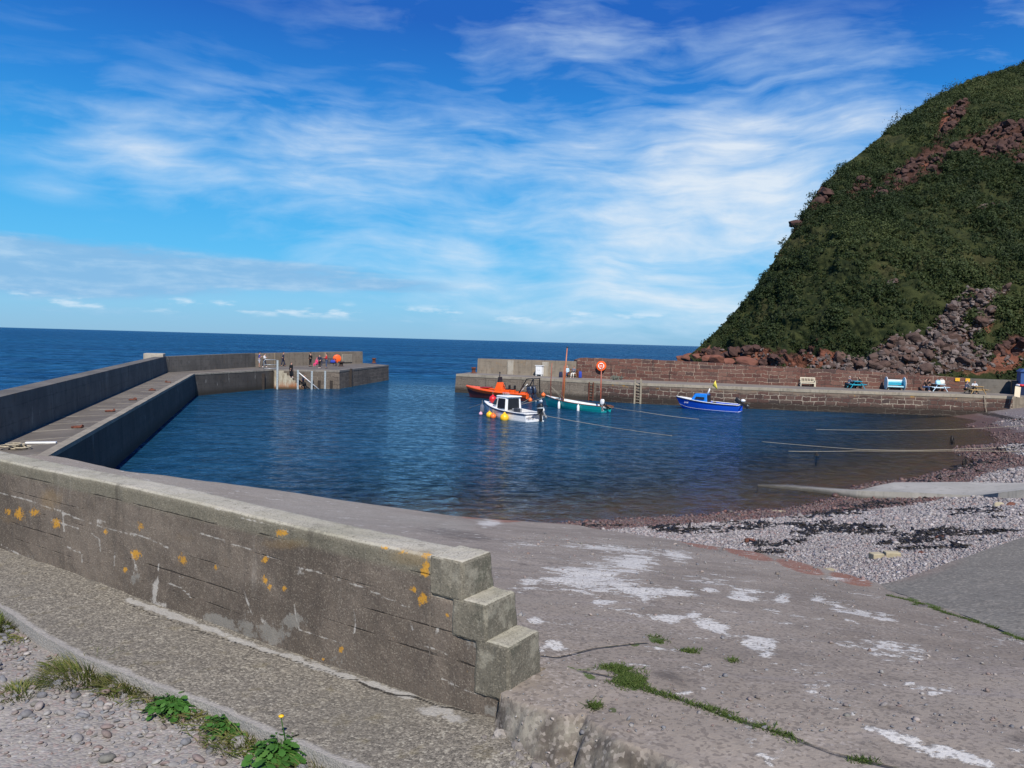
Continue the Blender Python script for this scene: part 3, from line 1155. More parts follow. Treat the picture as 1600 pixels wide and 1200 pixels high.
def weed_attr(x, y, z):
    px, py = pix(np.stack([x, y, z], -1))
    return ell(px, py, [(1180, 822, 130, 7, -4, 1), (1330, 798, 110, 7, -9, .95), (1060, 828, 90, 6, 0, .95), (950, 826, 60, 5, 0, .9), (1240, 850, 60, 9, -32, .8), (1330, 825, 85, 11, 3, .8), (1400, 838, 60, 12, 8, .8),
                        (1480, 832, 75, 14, -6, .95), (1560, 826, 55, 10, -8, .95), (1450, 850, 70, 9, 0, .75), (1205, 856, 26, 9, 10, 1), (1540, 722, 60, 5, -16, .95), (1585, 700, 50, 5, -14, .95), (1545, 802, 70, 8, 0, .5), (1480, 745, 60, 4, -10, .8), (1560, 650, 60, 4, 12, .95), (1450, 857, 60, 6, 0, .8)]) 


bx = np.concatenate([np.linspace(-8, 26, 150), np.linspace(26.6, 70, 60)])
by = np.concatenate([np.geomspace(7.5, 40, 150), np.linspace(40.5, 78, 60)])
beach = sheet('beach', [(-3, 18), (1.5, 8.2), (30, 7.4), (71, 7.4), (71, 79), (30, 79), (-9, 60), (-9, 26)], z_beach, mat_beach(), bx, by, 0, {'weed': weed_attr})
tag(beach, kind='structure')

# harbour bed, under the water
seabed = sheet('seabed', [(-45, 15), (75, 15), (75, 130), (-45, 130)], lambda x, y: np.full(x.shape, -3.0), mat_stones('sea_bottom', [(.03, .035, .03), (.05, .05, .04)]), np.linspace(-46, 76, 12), np.linspace(14, 131, 12))
tag(seabed, kind='structure')

HARB = [(-13, 20), (4, 22), (60, 40), (50, 73), (28.4, 74.5), (12.6, 78), (-6.4, 88.2), (-8, 100), (-18, 100), (-19.8, 88.5), (-26.4, 86.6), (-30, 73)]
wu = np.concatenate([[-40, -12, -5, -3], np.linspace(-2.2, 2.2, 90), [3, 5, 12, 40]])
wy = np.concatenate([np.geomspace(4, 130, 120), np.geomspace(140, 45000, 40)])
U, Yg = np.meshgrid(wu, wy)
WX, WY = (U * Yg).ravel(), Yg.ravel()
ii = np.arange(U.size).reshape(U.shape)
WF = np.stack([ii[:-1, :-1].ravel(), ii[:-1, 1:].ravel(), ii[1:, 1:].ravel(), ii[1:, :-1].ravel()], -1)
sd_, _, _ = nearest(WX, WY, [(-1.3, 24.7)] + [(p.x, p.y) for p in SHORE])
hb = inside(WX, WY, HARB)
hd, _, _ = nearest(WX, WY, HARB, True)
dep = np.where(WY < 110, sd_ * .15, 6.0)
harb = np.where(hb, 1.0, np.clip(1 - hd / 14, 0, 1))
water = np_mesh('water', np.stack([WX, WY, np.zeros_like(WX)], -1), WF, mat_water(), None, True, {'depth': dep, 'harbour': harb})
tag(water, kind='structure')

# ---- foreground slipway apron
WALL_Z = 4.90
FOOT_A, FOOT_B = P(0, 880, 4.15), P(700, 1105, 4.15)            # foot of the parapet, road side
TOP_A, TOP_B = P(0, 717, WALL_Z), P(724, 879, WALL_Z)
wd_ = (TOP_B - TOP_A).normalized()                              # along the wall towards its stepped end
wn_ = Vector((wd_.y, -wd_.x, 0))                                # out of its road-side face
if wn_.y > 0:
    wn_ = -wn_
S1 = 0.0
S2 = (P(753, 948, 4.72) - TOP_B).dot(wd_)
S3 = (P(785, 1017, 4.545) - TOP_B).dot(wd_)
WT = (P(775, 864, WALL_Z) - TOP_B).dot(-wn_)                    # thickness of the top
BAT = (FOOT_B - TOP_B).dot(wn_) / (WALL_Z - 4.15)               # batter per metre
print('wall', S2, S3, WT, BAT, (FOOT_A - TOP_A).dot(wn_), wd_, TOP_B)

edge_top = [P(x, y, 4.35) for x, y in [(781, 1081), (825, 1100), (858, 1108), (885, 1121), (915, 1118), (930, 1134), (975, 1162), (1050, 1198), (1150, 1250)]]
def outward(L, w):
    out = []
    for i, p in enumerate(L):
        d = (L[min(i + 1, len(L) - 1)] - L[max(i - 1, 0)]).normalized()
        q = Vector((d.y, -d.x, 0))
        if q.y > 0:
            q = -q
        out.append(p + q * w[i % len(w)])
    return out


edge_bot = outward(edge_top, [.05, .10, .16, .15, .12, .14, .17, .17, .17])
back_line = [TOP_B + wd_ * s - wn_ * (WT + .10) for s in (.3, -1.0, -4.0, -9.0, -14)]
quay = [P(x, y, z) for x, y, z in [(80, 711, 2.1), (140, 722, 2.1), (200, 735, 2.1), (255, 741, 1.95), (300, 750, 1.8), (360, 759, 1.6), (410, 763, 1.45), (500, 777, 1.15), (600, 792, .75), (700, 806, .35), (760, 811, .2), (810, 815, .08), (900, 822, -.03)]]
right = [P(x, y, z) for x, y, z in [(985, 836, .75), (1060, 846, 1.48), (1110, 851, 1.75), (1180, 866, 2.1), (1240, 879, 2.5), (1300, 896, 2.85), (1340, 909, 3.05), (1372, 913, 3.18), (1385, 925, 3.3), (1480, 960, 3.6), (1600, 1004, 3.93)]] + [Vector((4.3, 4.2, 0)), Vector((5.2, 1.6, 0))]
top_poly = [(p.x, p.y) for p in reversed(edge_top)] + [(TOP_B.x - .3, TOP_B.y + .3), (-3, 9), (6, 9), (6, 1.2)]
ap_poly = [(p.x, p.y) for p in reversed(edge_bot)] + [(p.x, p.y) for p in back_line] + [(-18, 18.5)] + [(p.x, p.y) for p in quay] + [(p.x, p.y) for p in right]


def ap_mask(lst):
    return lambda x, y, z: ell(*pix(np.stack([x, y, z], -1)), lst)


def line_mask(pxs, w, zf=None):
    L = []
    for q in pxs:
        zz = 4.0
        for _ in range(6):
            p = P(q[0], q[1], zz)
            zz = float((zf or z_apron)(np.array([p.x]), np.array([p.y]))[0])
        L.append((p.x, p.y))
    return L


moss_lines = [(line_mask([(905, 1052), (960, 1045), (985, 1068), (1010, 1082), (1100, 1110), (1200, 1143), (1300, 1180), (1400, 1205)], 0), .045), (line_mask([(915, 1058), (925, 1060), (860, 1035), (930, 1015), (1000, 1006), (1080, 1018)], 0), .018),
              (line_mask([(1385, 925), (1430, 937), (1480, 958), (1545, 978), (1600, 1000)], 0), .05)]
crack_lines = [line_mask(q, 0) for q in ([(905, 1052), (985, 1068), (1100, 1110), (1200, 1143), (1300, 1180), (1400, 1205)], [(790, 1020), (870, 1030), (930, 1015), (1010, 1005)],
                                         [(1385, 925), (1430, 937), (1480, 958), (1545, 978), (1600, 1000)], [(785, 858), (860, 860), (930, 862)], [(640, 828), (700, 838), (790, 850)])]


def moss_attr(x, y, z):
    px, py = pix(np.stack([x, y, z], -1))
    r = ell(px, py, [(985, 1068, 22, 13, 20, 1), (968, 1050, 16, 6, 15, 1), (1025, 1000, 16, 7, 15, .95), (993, 1007, 10, 4, 0, .8), (1080, 1019, 14, 4, 0, .8), (920, 1057, 16, 6, 20, .9), (905, 1024, 10, 3, 0, .6), (1145, 1035, 7, 3, 0, .7), (1428, 936, 14, 5, 10, .9), (1455, 943, 16, 6, 20, .85), (930, 1105, 8, 5, 0, .9), (958, 1110, 8, 5, 20, .8), (1198, 822, 10, 3, 0, .4)])
    for L, w in moss_lines:
        d, _, _ = nearest(x, y, L)
        r = np.maximum(r, .55 * np.clip(1.25 - d / w / 1.2, 0, 1))
    return r


def crack_attr(x, y, z):
    r = np.zeros(x.shape)
    for L in crack_lines:
        d, _, _ = nearest(x, y, L)
        r = np.maximum(r, np.clip(1 - d / .03, 0, 1))
    return r


WHITE = [(925, 905, 75, 26, 0, .95), (880, 915, 30, 10, 10, .7), (985, 880, 45, 16, 0, .85), (1060, 867, 25, 9, 12, .75), (960, 858, 90, 9, 5, .55), (1005, 925, 60, 12, 8, .75), (1045, 968, 26, 9, 0, .95), (1085, 960, 18, 5, 0, .85), (1110, 978, 30, 11, 12, .92),
         (1065, 927, 30, 8, 0, .8), (1160, 930, 26, 9, 0, .82), (1110, 922, 16, 6, 0, .6), (1225, 935, 14, 6, 0, .85), (1275, 936, 14, 4, 0, .7), (1330, 955, 60, 9, 8, .62), (1380, 965, 30, 7, 10, .6), (1185, 1005, 38, 12, 12, .72), (1190, 1018, 28, 7, 6, .7),
         (1390, 1010, 60, 14, 6, .5), (1350, 1005, 50, 8, 0, .5), (1420, 1160, 60, 12, 22, .95), (1500, 1180, 55, 9, 18, .9), (1365, 1140, 25, 5, 10, .8), (867, 1006, 14, 9, 0, .85), (835, 970, 12, 5, 0, .75), (890, 974, 12, 5, 0, .65), (1460, 1083, 12, 3, 0, .7), (1425, 1067, 10, 3, 0, .7), (825, 912, 26, 9, 0, .7), (818, 850, 40, 5, 0, .55),
         (1065, 1083, 14, 4, 0, .6), (945, 940, 18, 4, 0, .65), (1100, 1075, 10, 4, 0, .5), (790, 1075, 20, 6, 0, .5), (1300, 905, 30, 4, 5, .6), (1140, 905, 50, 5, 0, .5), (765, 818, 20, 6, 0, .85)]
apron_at = {'white': ap_mask(WHITE), 'moss': moss_attr, 'crack': crack_attr,
            'greytop': ap_mask([(500, 790, 190, 40, 10, .9), (640, 812, 70, 14, 8, 1), (700, 822, 40, 12, 0, 1), (250, 755, 180, 30, 10, .8)]),
            'red': ap_mask([(1090, 848, 40, 8, 14, 1), (1170, 866, 45, 8, 14, 1), (1250, 886, 45, 9, 16, 1), (1330, 905, 40, 9, 14, 1), (740, 808, 22, 3, 0, 1), (790, 813, 30, 4, 0, 1), (1430, 1070, 120, 20, 0, .25), (1560, 1130, 90, 40, 0, .35)]),
            'dark': ap_mask([(720, 835, 90, 12, 8, .8), (840, 880, 70, 20, 0, .5), (1050, 905, 70, 16, 0, .5), (1050, 1058, 45, 16, 20, .8), (1410, 1110, 60, 12, 15, .7), (1590, 1150, 30, 20, 30, .9), (900, 1160, 60, 30, 25, .5), (960, 1190, 70, 30, 25, .6), (1440, 945, 20, 5, 0, .7)])}
ay = np.concatenate([np.geomspace(1.5, 8, 430), np.geomspace(8.03, 27, 260)])


def face_attr(x, y, z):
    """0 on the slab, rising to 1 at the foot of its broken edge"""
    wx = x + (smooth_noise(x, y, 5, 17, 3) - .5) * .07
    wy = y + (smooth_noise(x, y, 5, 19, 3) - .5) * .07
    a, _, _ = nearest(wx, wy, [(p.x, p.y) for p in edge_top])
    b, _, _ = nearest(wx, wy, [(p.x, p.y) for p in edge_bot])
    near = (y < 4.2) & ~inside(wx, wy, top_poly)
    return np.where(near, np.clip(a / (a + b + 1e-6), 0, 1), 0)


apron_at['face'] = lambda x, y, z: np.clip(face_attr(x, y, z) * 6, 0, 1)


def zf_apron(x, y):
    z = z_apron(x, y) + (smooth_noise(x, y, .6, 3, 4) - .5) * .05 + (smooth_noise(x, y, 3, 5, 4) - .5) * .018
    d, qx, qy = nearest(x, y, [(p.x, p.y) for p in edge_top])
    z = z - .03 * np.clip(1 - d / .3, 0, 1) * smooth_noise(x, y, 6, 9, 3)
    t = face_attr(x, y, z)
    rg = (smooth_noise(x, y, 9, 15, 4) - .5) * .12 * np.clip(t * 4, 0, 1) * np.clip((1.05 - t) * 3, 0, 1)
    return np.where(t > 0, z * (1 - t ** 1.1) + 4.14 * t ** 1.1 + rg, z)


apron = sheet('slipway', ap_poly, zf_apron, mat_apron(), np.concatenate([np.linspace(-1.1, -.1, 90), np.linspace(-.097, .72, 330), np.linspace(.75, 2.4, 20)]), ay, 0.5, apron_at, fan=True)
tag(apron, kind='structure')

# right-hand slab
s2 = rbf([tuple(P(1372, 913, 3.22)), tuple(P(1600, 838, 2.74)), tuple(P(1600, 1004, 3.96)), (11, 13.2, 3.0), (12, 6, 4.2)])
s2_poly = [(p.x, p.y) for p in [P(1373, 912, 3.22), P(1400, 904, 3.2), P(1455, 884, 3.1), P(1500, 869, 3.0), P(1550, 853, 2.9), P(1600, 838, 2.74)]] + [(11.5, 15), (14, 12), (14, 4)] + [(p.x, p.y) for p in right[-2:-1]] + [(p.x + .03, p.y) for p in right[-3:-6:-1]]
slab = sheet('concrete_slab', s2_poly, lambda x, y: s2(x, y) + (smooth_noise(x, y, .8, 2) - .5) * .04, mat_apron2(), np.linspace(.3, 3.4, 160), np.geomspace(3.8, 16, 110), .5,
             {'moss': lambda x, y, z: np.clip(1.2 - nearest(x, y, moss_lines[2][0])[0] / .05, 0, 1) * .7, 'red': ap_mask([(1440, 890, 80, 16, -15, .9)])}, fan=True)
tag(slab, kind='structure')

# ramp into the water
rp_near = [P(1180, 757, .06), P(1219, 759.5, .10), P(1269, 763, .15), P(1340, 766.5, .33), P(1440, 770, .45), P(1532, 773, .60), P(1560, 770, .85), P(1600, 765, 1.1), Vector((24, 24.5, 1.7))]
rp_far = [Vector((29, 30, 1.4)), P(1600, 754.5, .75), P(1500, 753, .5), P(1397, 753.5, .22), P(1370, 759, .20), P(1343, 765, .12), P(1300, 762.5, .09), P(1230, 757, .05)]
z_ramp = rbf([tuple(p) for p in rp_near + rp_far])
rp_poly = [(p.x, p.y) for p in rp_near + rp_far]
ramp_o = sheet('boat_ramp', rp_poly, z_ramp, C['ramp'], np.linspace(9, 30, 130), np.linspace(23, 36, 110), .5)
tag(ramp_o, kind='structure')

# ---- pavement and gravel road on the near side of the wall
pv_px = [(-330, 848), (-150, 900), (0, 950), (60, 990), (130, 1030), (200, 1055), (330, 1100), (420, 1145), (560, 1205), (700, 1275)]
pv_edge = [P(x, y, 4.15) for x, y in pv_px]
pv_poly = [(p.x, p.y) for p in pv_edge] + [(1.2, 1.8), (1.9, 1.9), (.6, 3.1), (.1, 3.62)] + [((TOP_B + wd_ * s - wn_ * .12).x, (TOP_B + wd_ * s - wn_ * .12).y) for s in (.4, -1, -5, -9.5)]
pv_crack = [[(p.x, p.y) for p in [P(x, y, 4.15) for x, y in q]] for q in ([(200, 942), (300, 983), (400, 1012), (500, 1046), (560, 1064)], [(560, 1066), (600, 1082), (650, 1090), (690, 1108), (740, 1118), (787, 1126), (821, 1151), (881, 1180), (920, 1200)])]


def pv_at(x, y, z):
    r = np.zeros(x.shape)
    for k, L in enumerate(pv_crack):
        d, _, _ = nearest(x + (smooth_noise(x, y, 9, 4) - .5) * .05, y + (smooth_noise(x, y, 9, 8) - .5) * .05, L)
        r = np.maximum(r, np.clip(1 - d / (.020 if k else .013), 0, 1))
    return r


pave = sheet('pavement', pv_poly, lambda x, y: 4.15 + .035 * np.clip(1 - nearest(x, y, [(p.x, p.y) for p in edge_bot])[0] / .5, 0, 1) + (smooth_noise(x, y, 1.2, 2) - .5) * .03 + (smooth_noise(x, y, 7, 6) - .5) * .012, mat_pavement(), np.concatenate([np.linspace(-5, -1.2, 80), np.linspace(-1.195, .9, 520)]), np.geomspace(1.8, 12, 480), .25,
             {'edge': lambda x, y, z: np.clip(1 - nearest(x, y, [(p.x, p.y) for p in pv_edge])[0] / .09, 0, 1), 'crack': pv_at,
              'lime': lambda x, y, z: np.maximum(.85 * np.clip(1 - nearest(x, y, [(p.x, p.y) for p in [P(200, 935, 4.15), P(400, 1010, 4.15), P(640, 1090, 4.15)]])[0] / .08, 0, 1), ell(*pix(np.stack([x, y, z], -1)), [(850, 1160, 45, 25, 30, .8), (690, 1115, 60, 14, 10, .8), (260, 958, 50, 8, 18, .9), (540, 1180, 50, 14, 20, .6)]))}, fan=True)
tag(pave, kind='structure')
gz = lambda x, y: 4.075 + (smooth_noise(x, y, .9, 1) - .5) * .05 + (smooth_noise(x, y, 6, 3) - .5) * .02
gravel = sheet('gravel_road', [(-24, -6), (9, -6), (9, 1.9), (.9, 2.2), (-.6, 3.5), (-3.2, 5.3), (-12, 11.5), (-24, 18)], gz, mat_gravel(), np.linspace(-24, 9, 240), np.concatenate([np.linspace(-6, 1.5, 20), np.linspace(1.6, 7, 150), np.linspace(7.2, 18, 30)]), .2)
tag(gravel, kind='structure')

# loose stones on the road (pebbles), thickest near the pavement edge
n = 34000
gx, gy = rng.uniform(-6.5, .6, n), rng.uniform(2.2, 8, n)
de, _, _ = nearest(gx, gy, [(p.x, p.y) for p in pv_edge])
keep = inside(gx, gy, [(-9, 2), (1, 2)] + [(p.x, p.y) for p in reversed(pv_edge)]) & (rng.random(n) < np.clip(1.15 - de / .9 + (smooth_noise(gx, gy, 1.3, 21) - .5) * 1.8, .06, 1))
gx, gy, de = gx[keep], gy[keep], de[keep]
sz = np.clip(rng.lognormal(math.log(.0105), .48, len(gx)), .004, .034) * np.where(de < .5, 1.1, .85)
peb_cols = [(.11, .108, .11), (.17, .17, .175), (.25, .24, .225), (.20, .13, .11), (.30, .275, .24), (.14, .15, .16), (.40, .37, .33), (.22, .15, .125), (.16, .155, .13)]
pebbles = scatter('road_pebbles', ICO2, np.stack([gx, gy, gz(gx, gy)], -1), sz, mat_stones('pebbles', peb_cols), .5, .3, .04, 5)
tag(pebbles, 'loose grey and pinkish pebbles scattered along the edge of the gravel road', 'pebbles', kind='stuff')

# shingle on the beach
n = 230000
v_ = rng.random(n) ** .36
by_ = 74 - 66 * v_
bx_ = by_ * rng.uniform(-.05, .72, n)
bz_ = z_beach(bx_, by_)
inb = ~inside(bx_, by_, ap_poly) & ~inside(bx_, by_, s2_poly) & ~inside(bx_, by_, rp_poly) & (bz_ > -.05)
px_, py_ = pix(np.stack([bx_, by_, bz_], -1))
inb &= (px_ < 1680)
bx_, by_, bz_ = bx_[inb], by_[inb], bz_[inb]
wdm = weed_attr(bx_, by_, bz_) * .7 + (smooth_noise(bx_, by_, 1.5, 31, 6) - .5) * 2.6
kp = rng.random(len(bx_)) > np.clip(wdm * .3, 0, .25)
bx1, by1, bz1 = bx_[kp], by_[kp], bz_[kp]
sz = np.clip(rng.lognormal(math.log(.0165), .42, len(bx1)), .009, .075) * np.clip(by1 / 15, .8, 3)
low_ = bz1 < .35
hi = ~low_
sh_cols = [(.24, .215, .205), (.34, .31, .30), (.19, .18, .18), (.42, .39, .375), (.28, .215, .20), (.14, .133, .135), (.50, .47, .45), (.24, .145, .125)]
sh = scatter('beach_shingle', ICO1, np.stack([bx1, by1, bz1], -1)[hi], sz[hi], mat_stones('shingle', sh_cols), .55, .35, .10, 6)
tag(sh, 'pale grey and pink shingle covering the small beach', 'shingle', kind='stuff')
sh = scatter('wet_shingle', ICO1, np.stack([bx1, by1, bz1], -1)[low_], sz[low_], mat_stones('wet_stones', [(.06, .03, .024), (.10, .045, .035), (.16, .07, .055), (.05, .04, .035), (.2, .11, .09)], .45), .55, .35, .12, 6)
tag(sh, 'wet dark red shingle along the water line', 'shingle', kind='stuff')
# seaweed scraps lying on it
wsel = (wdm > .6) & (rng.random(len(bx_)) < .26) & (weed_attr(bx_, by_, bz_) > .15)
wx, wy2 = bx_[wsel], by_[wsel]
wx = np.tile(wx, 2) + rng.normal(0, .12, len(wx) * 2)
wy2 = np.tile(wy2, 2) + rng.normal(0, .08, len(wy2) * 2)
wz = z_beach(wx, wy2) + .022
sw = scatter('seaweed', ICO1, np.stack([wx, wy2, wz], -1), np.clip(rng.lognormal(math.log(.05), .5, len(wx)), .015, .15) * np.clip(wy2 / 18, .8, 2.5), C['weed'], .16, .3, .34, 8, aspect=.3)
tag(sw, 'dark tangled seaweed washed up in bands across the shingle', 'seaweed', kind='stuff')

# ---- the old stepped parapet wall
def build_parapet():
    root = thing('parapet_wall', 'long weathered concrete parapet with orange lichen, stepped down at its near end', 'wall', (0, 0, 0))
    ns, nz = 560, 64
    s0, s1 = -10.5, S3 - .02
    ss = np.concatenate([np.linspace(s0, -5.2, 60), np.linspace(-5.18, s1, ns)])
    o, w, nn = np.array(TOP_B), np.array(wd_), np.array(wn_)
    zt = np.where(ss < -.2, WALL_Z + .008 * np.sin(ss * 1.7), np.where(ss < -.03, 4.71, np.where(ss < S2 - .03, 4.535, 4.30)))
    zb = 4.02
    tt = np.linspace(0, 1, nz)
    Sg, Tg = np.meshgrid(ss, tt)
    Z = zb + (zt[None] - zb) * Tg
    out = (WALL_Z - Z) * BAT + (smooth_noise(Sg * 1.0, Z, 3, 41) - .5) * .02 + (smooth_noise(Sg, Z, 14, 43) - .5) * .008
    rnd = np.clip((Z - (zt[None] - .03)) / .03, 0, 1)
    out = out - .02 * rnd ** 2
    ax_, ay_ = o[0] + w[0] * Sg + nn[0] * out, o[1] + w[1] * Sg + nn[1] * out
    V1 = np.stack([ax_, ay_, Z], -1)
    # top and back: rows continue across the wall
    cols = [V1]
    k = 10
    for j in range(1, k + 1):
        u = j / k
        zz = zt + (smooth_noise(ss, np.full_like(ss, u), 5, 47) - .5) * .012 - .012 * (2 * u - 1) ** 6
        of = -(WT - .02) * u - .018
        cols.append(np.stack([o[0] + w[0] * ss + nn[0] * of, o[1] + w[1] * ss + nn[1] * of, zz], -1)[None])
    zz = np.full_like(ss, 2.0)
    of = -WT - .5
    cols.append(np.stack([o[0] + w[0] * ss + nn[0] * of, o[1] + w[1] * ss + nn[1] * of, zz], -1)[None])
    V = np.concatenate(cols, 0)
    nr, nc = V.shape[:2]
    id_ = np.arange(nr * nc).reshape(nr, nc)
    F = np.stack([id_[:-1, :-1].ravel(), id_[:-1, 1:].ravel(), id_[1:, 1:].ravel(), id_[1:, :-1].ravel()], -1)
    V = V.reshape(-1, 3)
    F = np.concatenate([F, np.array([[id_[i, nc - 1], id_[i + 1, nc - 1], id_[-1, nc - 1], id_[-1, nc - 1]] for i in range(nr - 2)])])
    px, py = pix(V)
    sv = (V - o) @ w
    front = np.zeros((nr, nc), bool)
    front[:nz] = True
    front = front.ravel()
    # horizontal shutter-board joints, wandering a little
    board = np.zeros(len(V))
    for h, st in ((.105, .9), (.235, .8), (.36, .75), (.50, .85), (.63, .7)):
        zc = WALL_Z - h + (smooth_noise(sv, sv * 0 + h * 50, 1.2, 51, 3) - .5) * .035
        board = np.maximum(board, st * np.clip(1.0 - np.abs(V[:, 2] - zc) / .012, 0, 1) * np.clip(smooth_noise(sv, sv * 0 + h * 90, 1.0, 53, 2) * 2.4 - .25, .25, 1))
    coping = np.clip((V[:, 2] - (WALL_Z - .125)) / .03, 0, 1)
    lime_lines = [[(85, 795), (125, 812), (170, 826), (212, 836)], [(80, 812), (98, 818), (140, 832), (155, 842), (157, 862)], [(105, 855), (128, 865), (128, 880)], [(205, 832), (240, 845), (262, 855)], [(205, 862), (212, 885), (204, 910)], [(248, 880), (246, 915), (240, 942)], [(252, 905), (285, 920), (300, 935)],
                  [(300, 828), (370, 852), (450, 880), (560, 915), (640, 950)], [(270, 895), (290, 905)], [(335, 795), (390, 812), (450, 830)], [(378, 915), (385, 935), (392, 955)], [(460, 945), (462, 965), (468, 985)], [(552, 950), (556, 975), (553, 990)], [(600, 990), (640, 1000), (700, 1022)], [(690, 1060), (720, 1075), (745, 1085)],
                  [(0, 770), (40, 780), (80, 795)], [(0, 850), (40, 872)], [(180, 862), (178, 885)], [(470, 985), (520, 1000), (560, 1012)], [(640, 965), (645, 985)], [(98, 800), (100, 830)]]
    lime = np.zeros(len(V))
    for L in lime_lines:
        d, _, _ = nearest(px, py, L)
        lime = np.maximum(lime, .78 * np.clip(1.3 - d / 2.2, 0, 1))
    lime = np.maximum(lime, ell(px, py, [(158, 815, 14, 5, 10, .8), (243, 920, 7, 26, 5, .95), (250, 945, 20, 8, 15, .9), (212, 890, 9, 18, 0, .6), (390, 960, 14, 10, 0, .5), (438, 958, 3, 3, 0, .6), (420, 972, 25, 8, 10, .6), (15, 890, 40, 10, 15, .6), (120, 925, 60, 8, 15, .5), (683, 985, 4, 9, 20, .95), (385, 770, 20, 5, 15, .7), (470, 895, 15, 8, 10, .55)])) * front
    patch = ell(px, py, [(400, 985, 60, 26, 15, .75), (340, 970, 40, 16, 15, .75), (30, 880, 80, 22, 15, .6), (210, 905, 14, 16, 0, .6), (455, 970, 30, 14, 10, .85), (740, 990, 30, 60, 0, .55), (690, 900, 50, 40, 0, .35), (530, 1030, 20, 30, 0, .6), (240, 790, 12, 60, 2, .35), (180, 930, 90, 18, 15, .5), (780, 1115, 40, 18, 30, .7)]) * front
    yl = [(440, 831, 11, 8), (661, 935, 9, 11), (665, 890, 8, 16), (212, 866, 9, 9), (285, 873, 7, 10), (415, 907, 5, 7), (421, 918, 4, 7), (443, 920, 4, 6), (30, 803, 9, 11), (55, 800, 9, 7), (88, 818, 7, 9), (220, 822, 6, 8), (414, 875, 6, 6), (196, 891, 4, 4), (337, 887, 4, 5), (486, 1034, 5, 6), (533, 1015, 4, 5), (505, 1030, 3, 3), (645, 920, 6, 6), (700, 962, 5, 5), (12, 800, 6, 6), (165, 832, 4, 4), (600, 855, 7, 4), (625, 862, 10, 5), (668, 868, 8, 5)]
    lich = ell(px, py, [(x, y, a * 1.15, b * 1.15, 0, .95) for x, y, a, b in yl])
    stain = ell(px, py, [(80, 780, 30, 25, 0, .8), (290, 840, 30, 20, 0, .5), (440, 850, 60, 14, 0, .7), (640, 870, 60, 24, 10, .75), (20, 810, 40, 14, 0, .6), (350, 880, 40, 16, 0, .5), (285, 880, 20, 18, 0, .5), (600, 920, 40, 14, 0, .35)])
    at = {'board': board * front, 'coping': coping * front, 'lime': lime, 'patch': patch, 'lichen': lich, 'stain': stain}
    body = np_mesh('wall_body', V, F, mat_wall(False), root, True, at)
    # three blocks cast on to the end, each lower than the last
    ms = mat_wall(True)
    ends = [(S1, WALL_Z + .006, -.21, 4.35), (S2, 4.72, -.06, 4.3), (S3, 4.545, S2 - .06, 4.28)]
    for i, (e, zt_, b, zbm) in enumerate(ends):
        q = MB()
        rings = []
        lo = [4.70, 4.52, 4.27][i]
        for sx in np.linspace(b, e, 9):
            o1 = (WALL_Z - lo) * BAT + .007
            o2 = (WALL_Z - zt_) * BAT + .006
            bk = WT + (WALL_Z - zt_) * .08
            bk2 = WT + (WALL_Z - lo) * .08
            sxl = sx + (.015 if sx == e else 0)
            c = TOP_B + wd_ * sx
            cl = TOP_B + wd_ * sxl
            rings.append([tuple(Vector((cl.x, cl.y, lo)) + wn_ * o1), tuple(Vector((c.x, c.y, zt_)) + wn_ * o2), tuple(Vector((c.x, c.y, zt_)) - wn_ * bk), tuple(Vector((cl.x, cl.y, lo)) - wn_ * bk2)])
        q.loft(rings, True, True)
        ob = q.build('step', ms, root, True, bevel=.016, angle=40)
        dm = ob.modifiers.new('grid', 'SUBSURF')
        dm.subdivision_type = 'SIMPLE'
        dm.levels = dm.render_levels = 3
        tx = bpy.data.textures.new('chips', 'CLOUDS')
        tx.noise_scale = .05
        dd = ob.modifiers.new('chips', 'DISPLACE')
        dd.texture = tx
        dd.strength = .012
        dd.mid_level = .5
    return root


build_parapet()

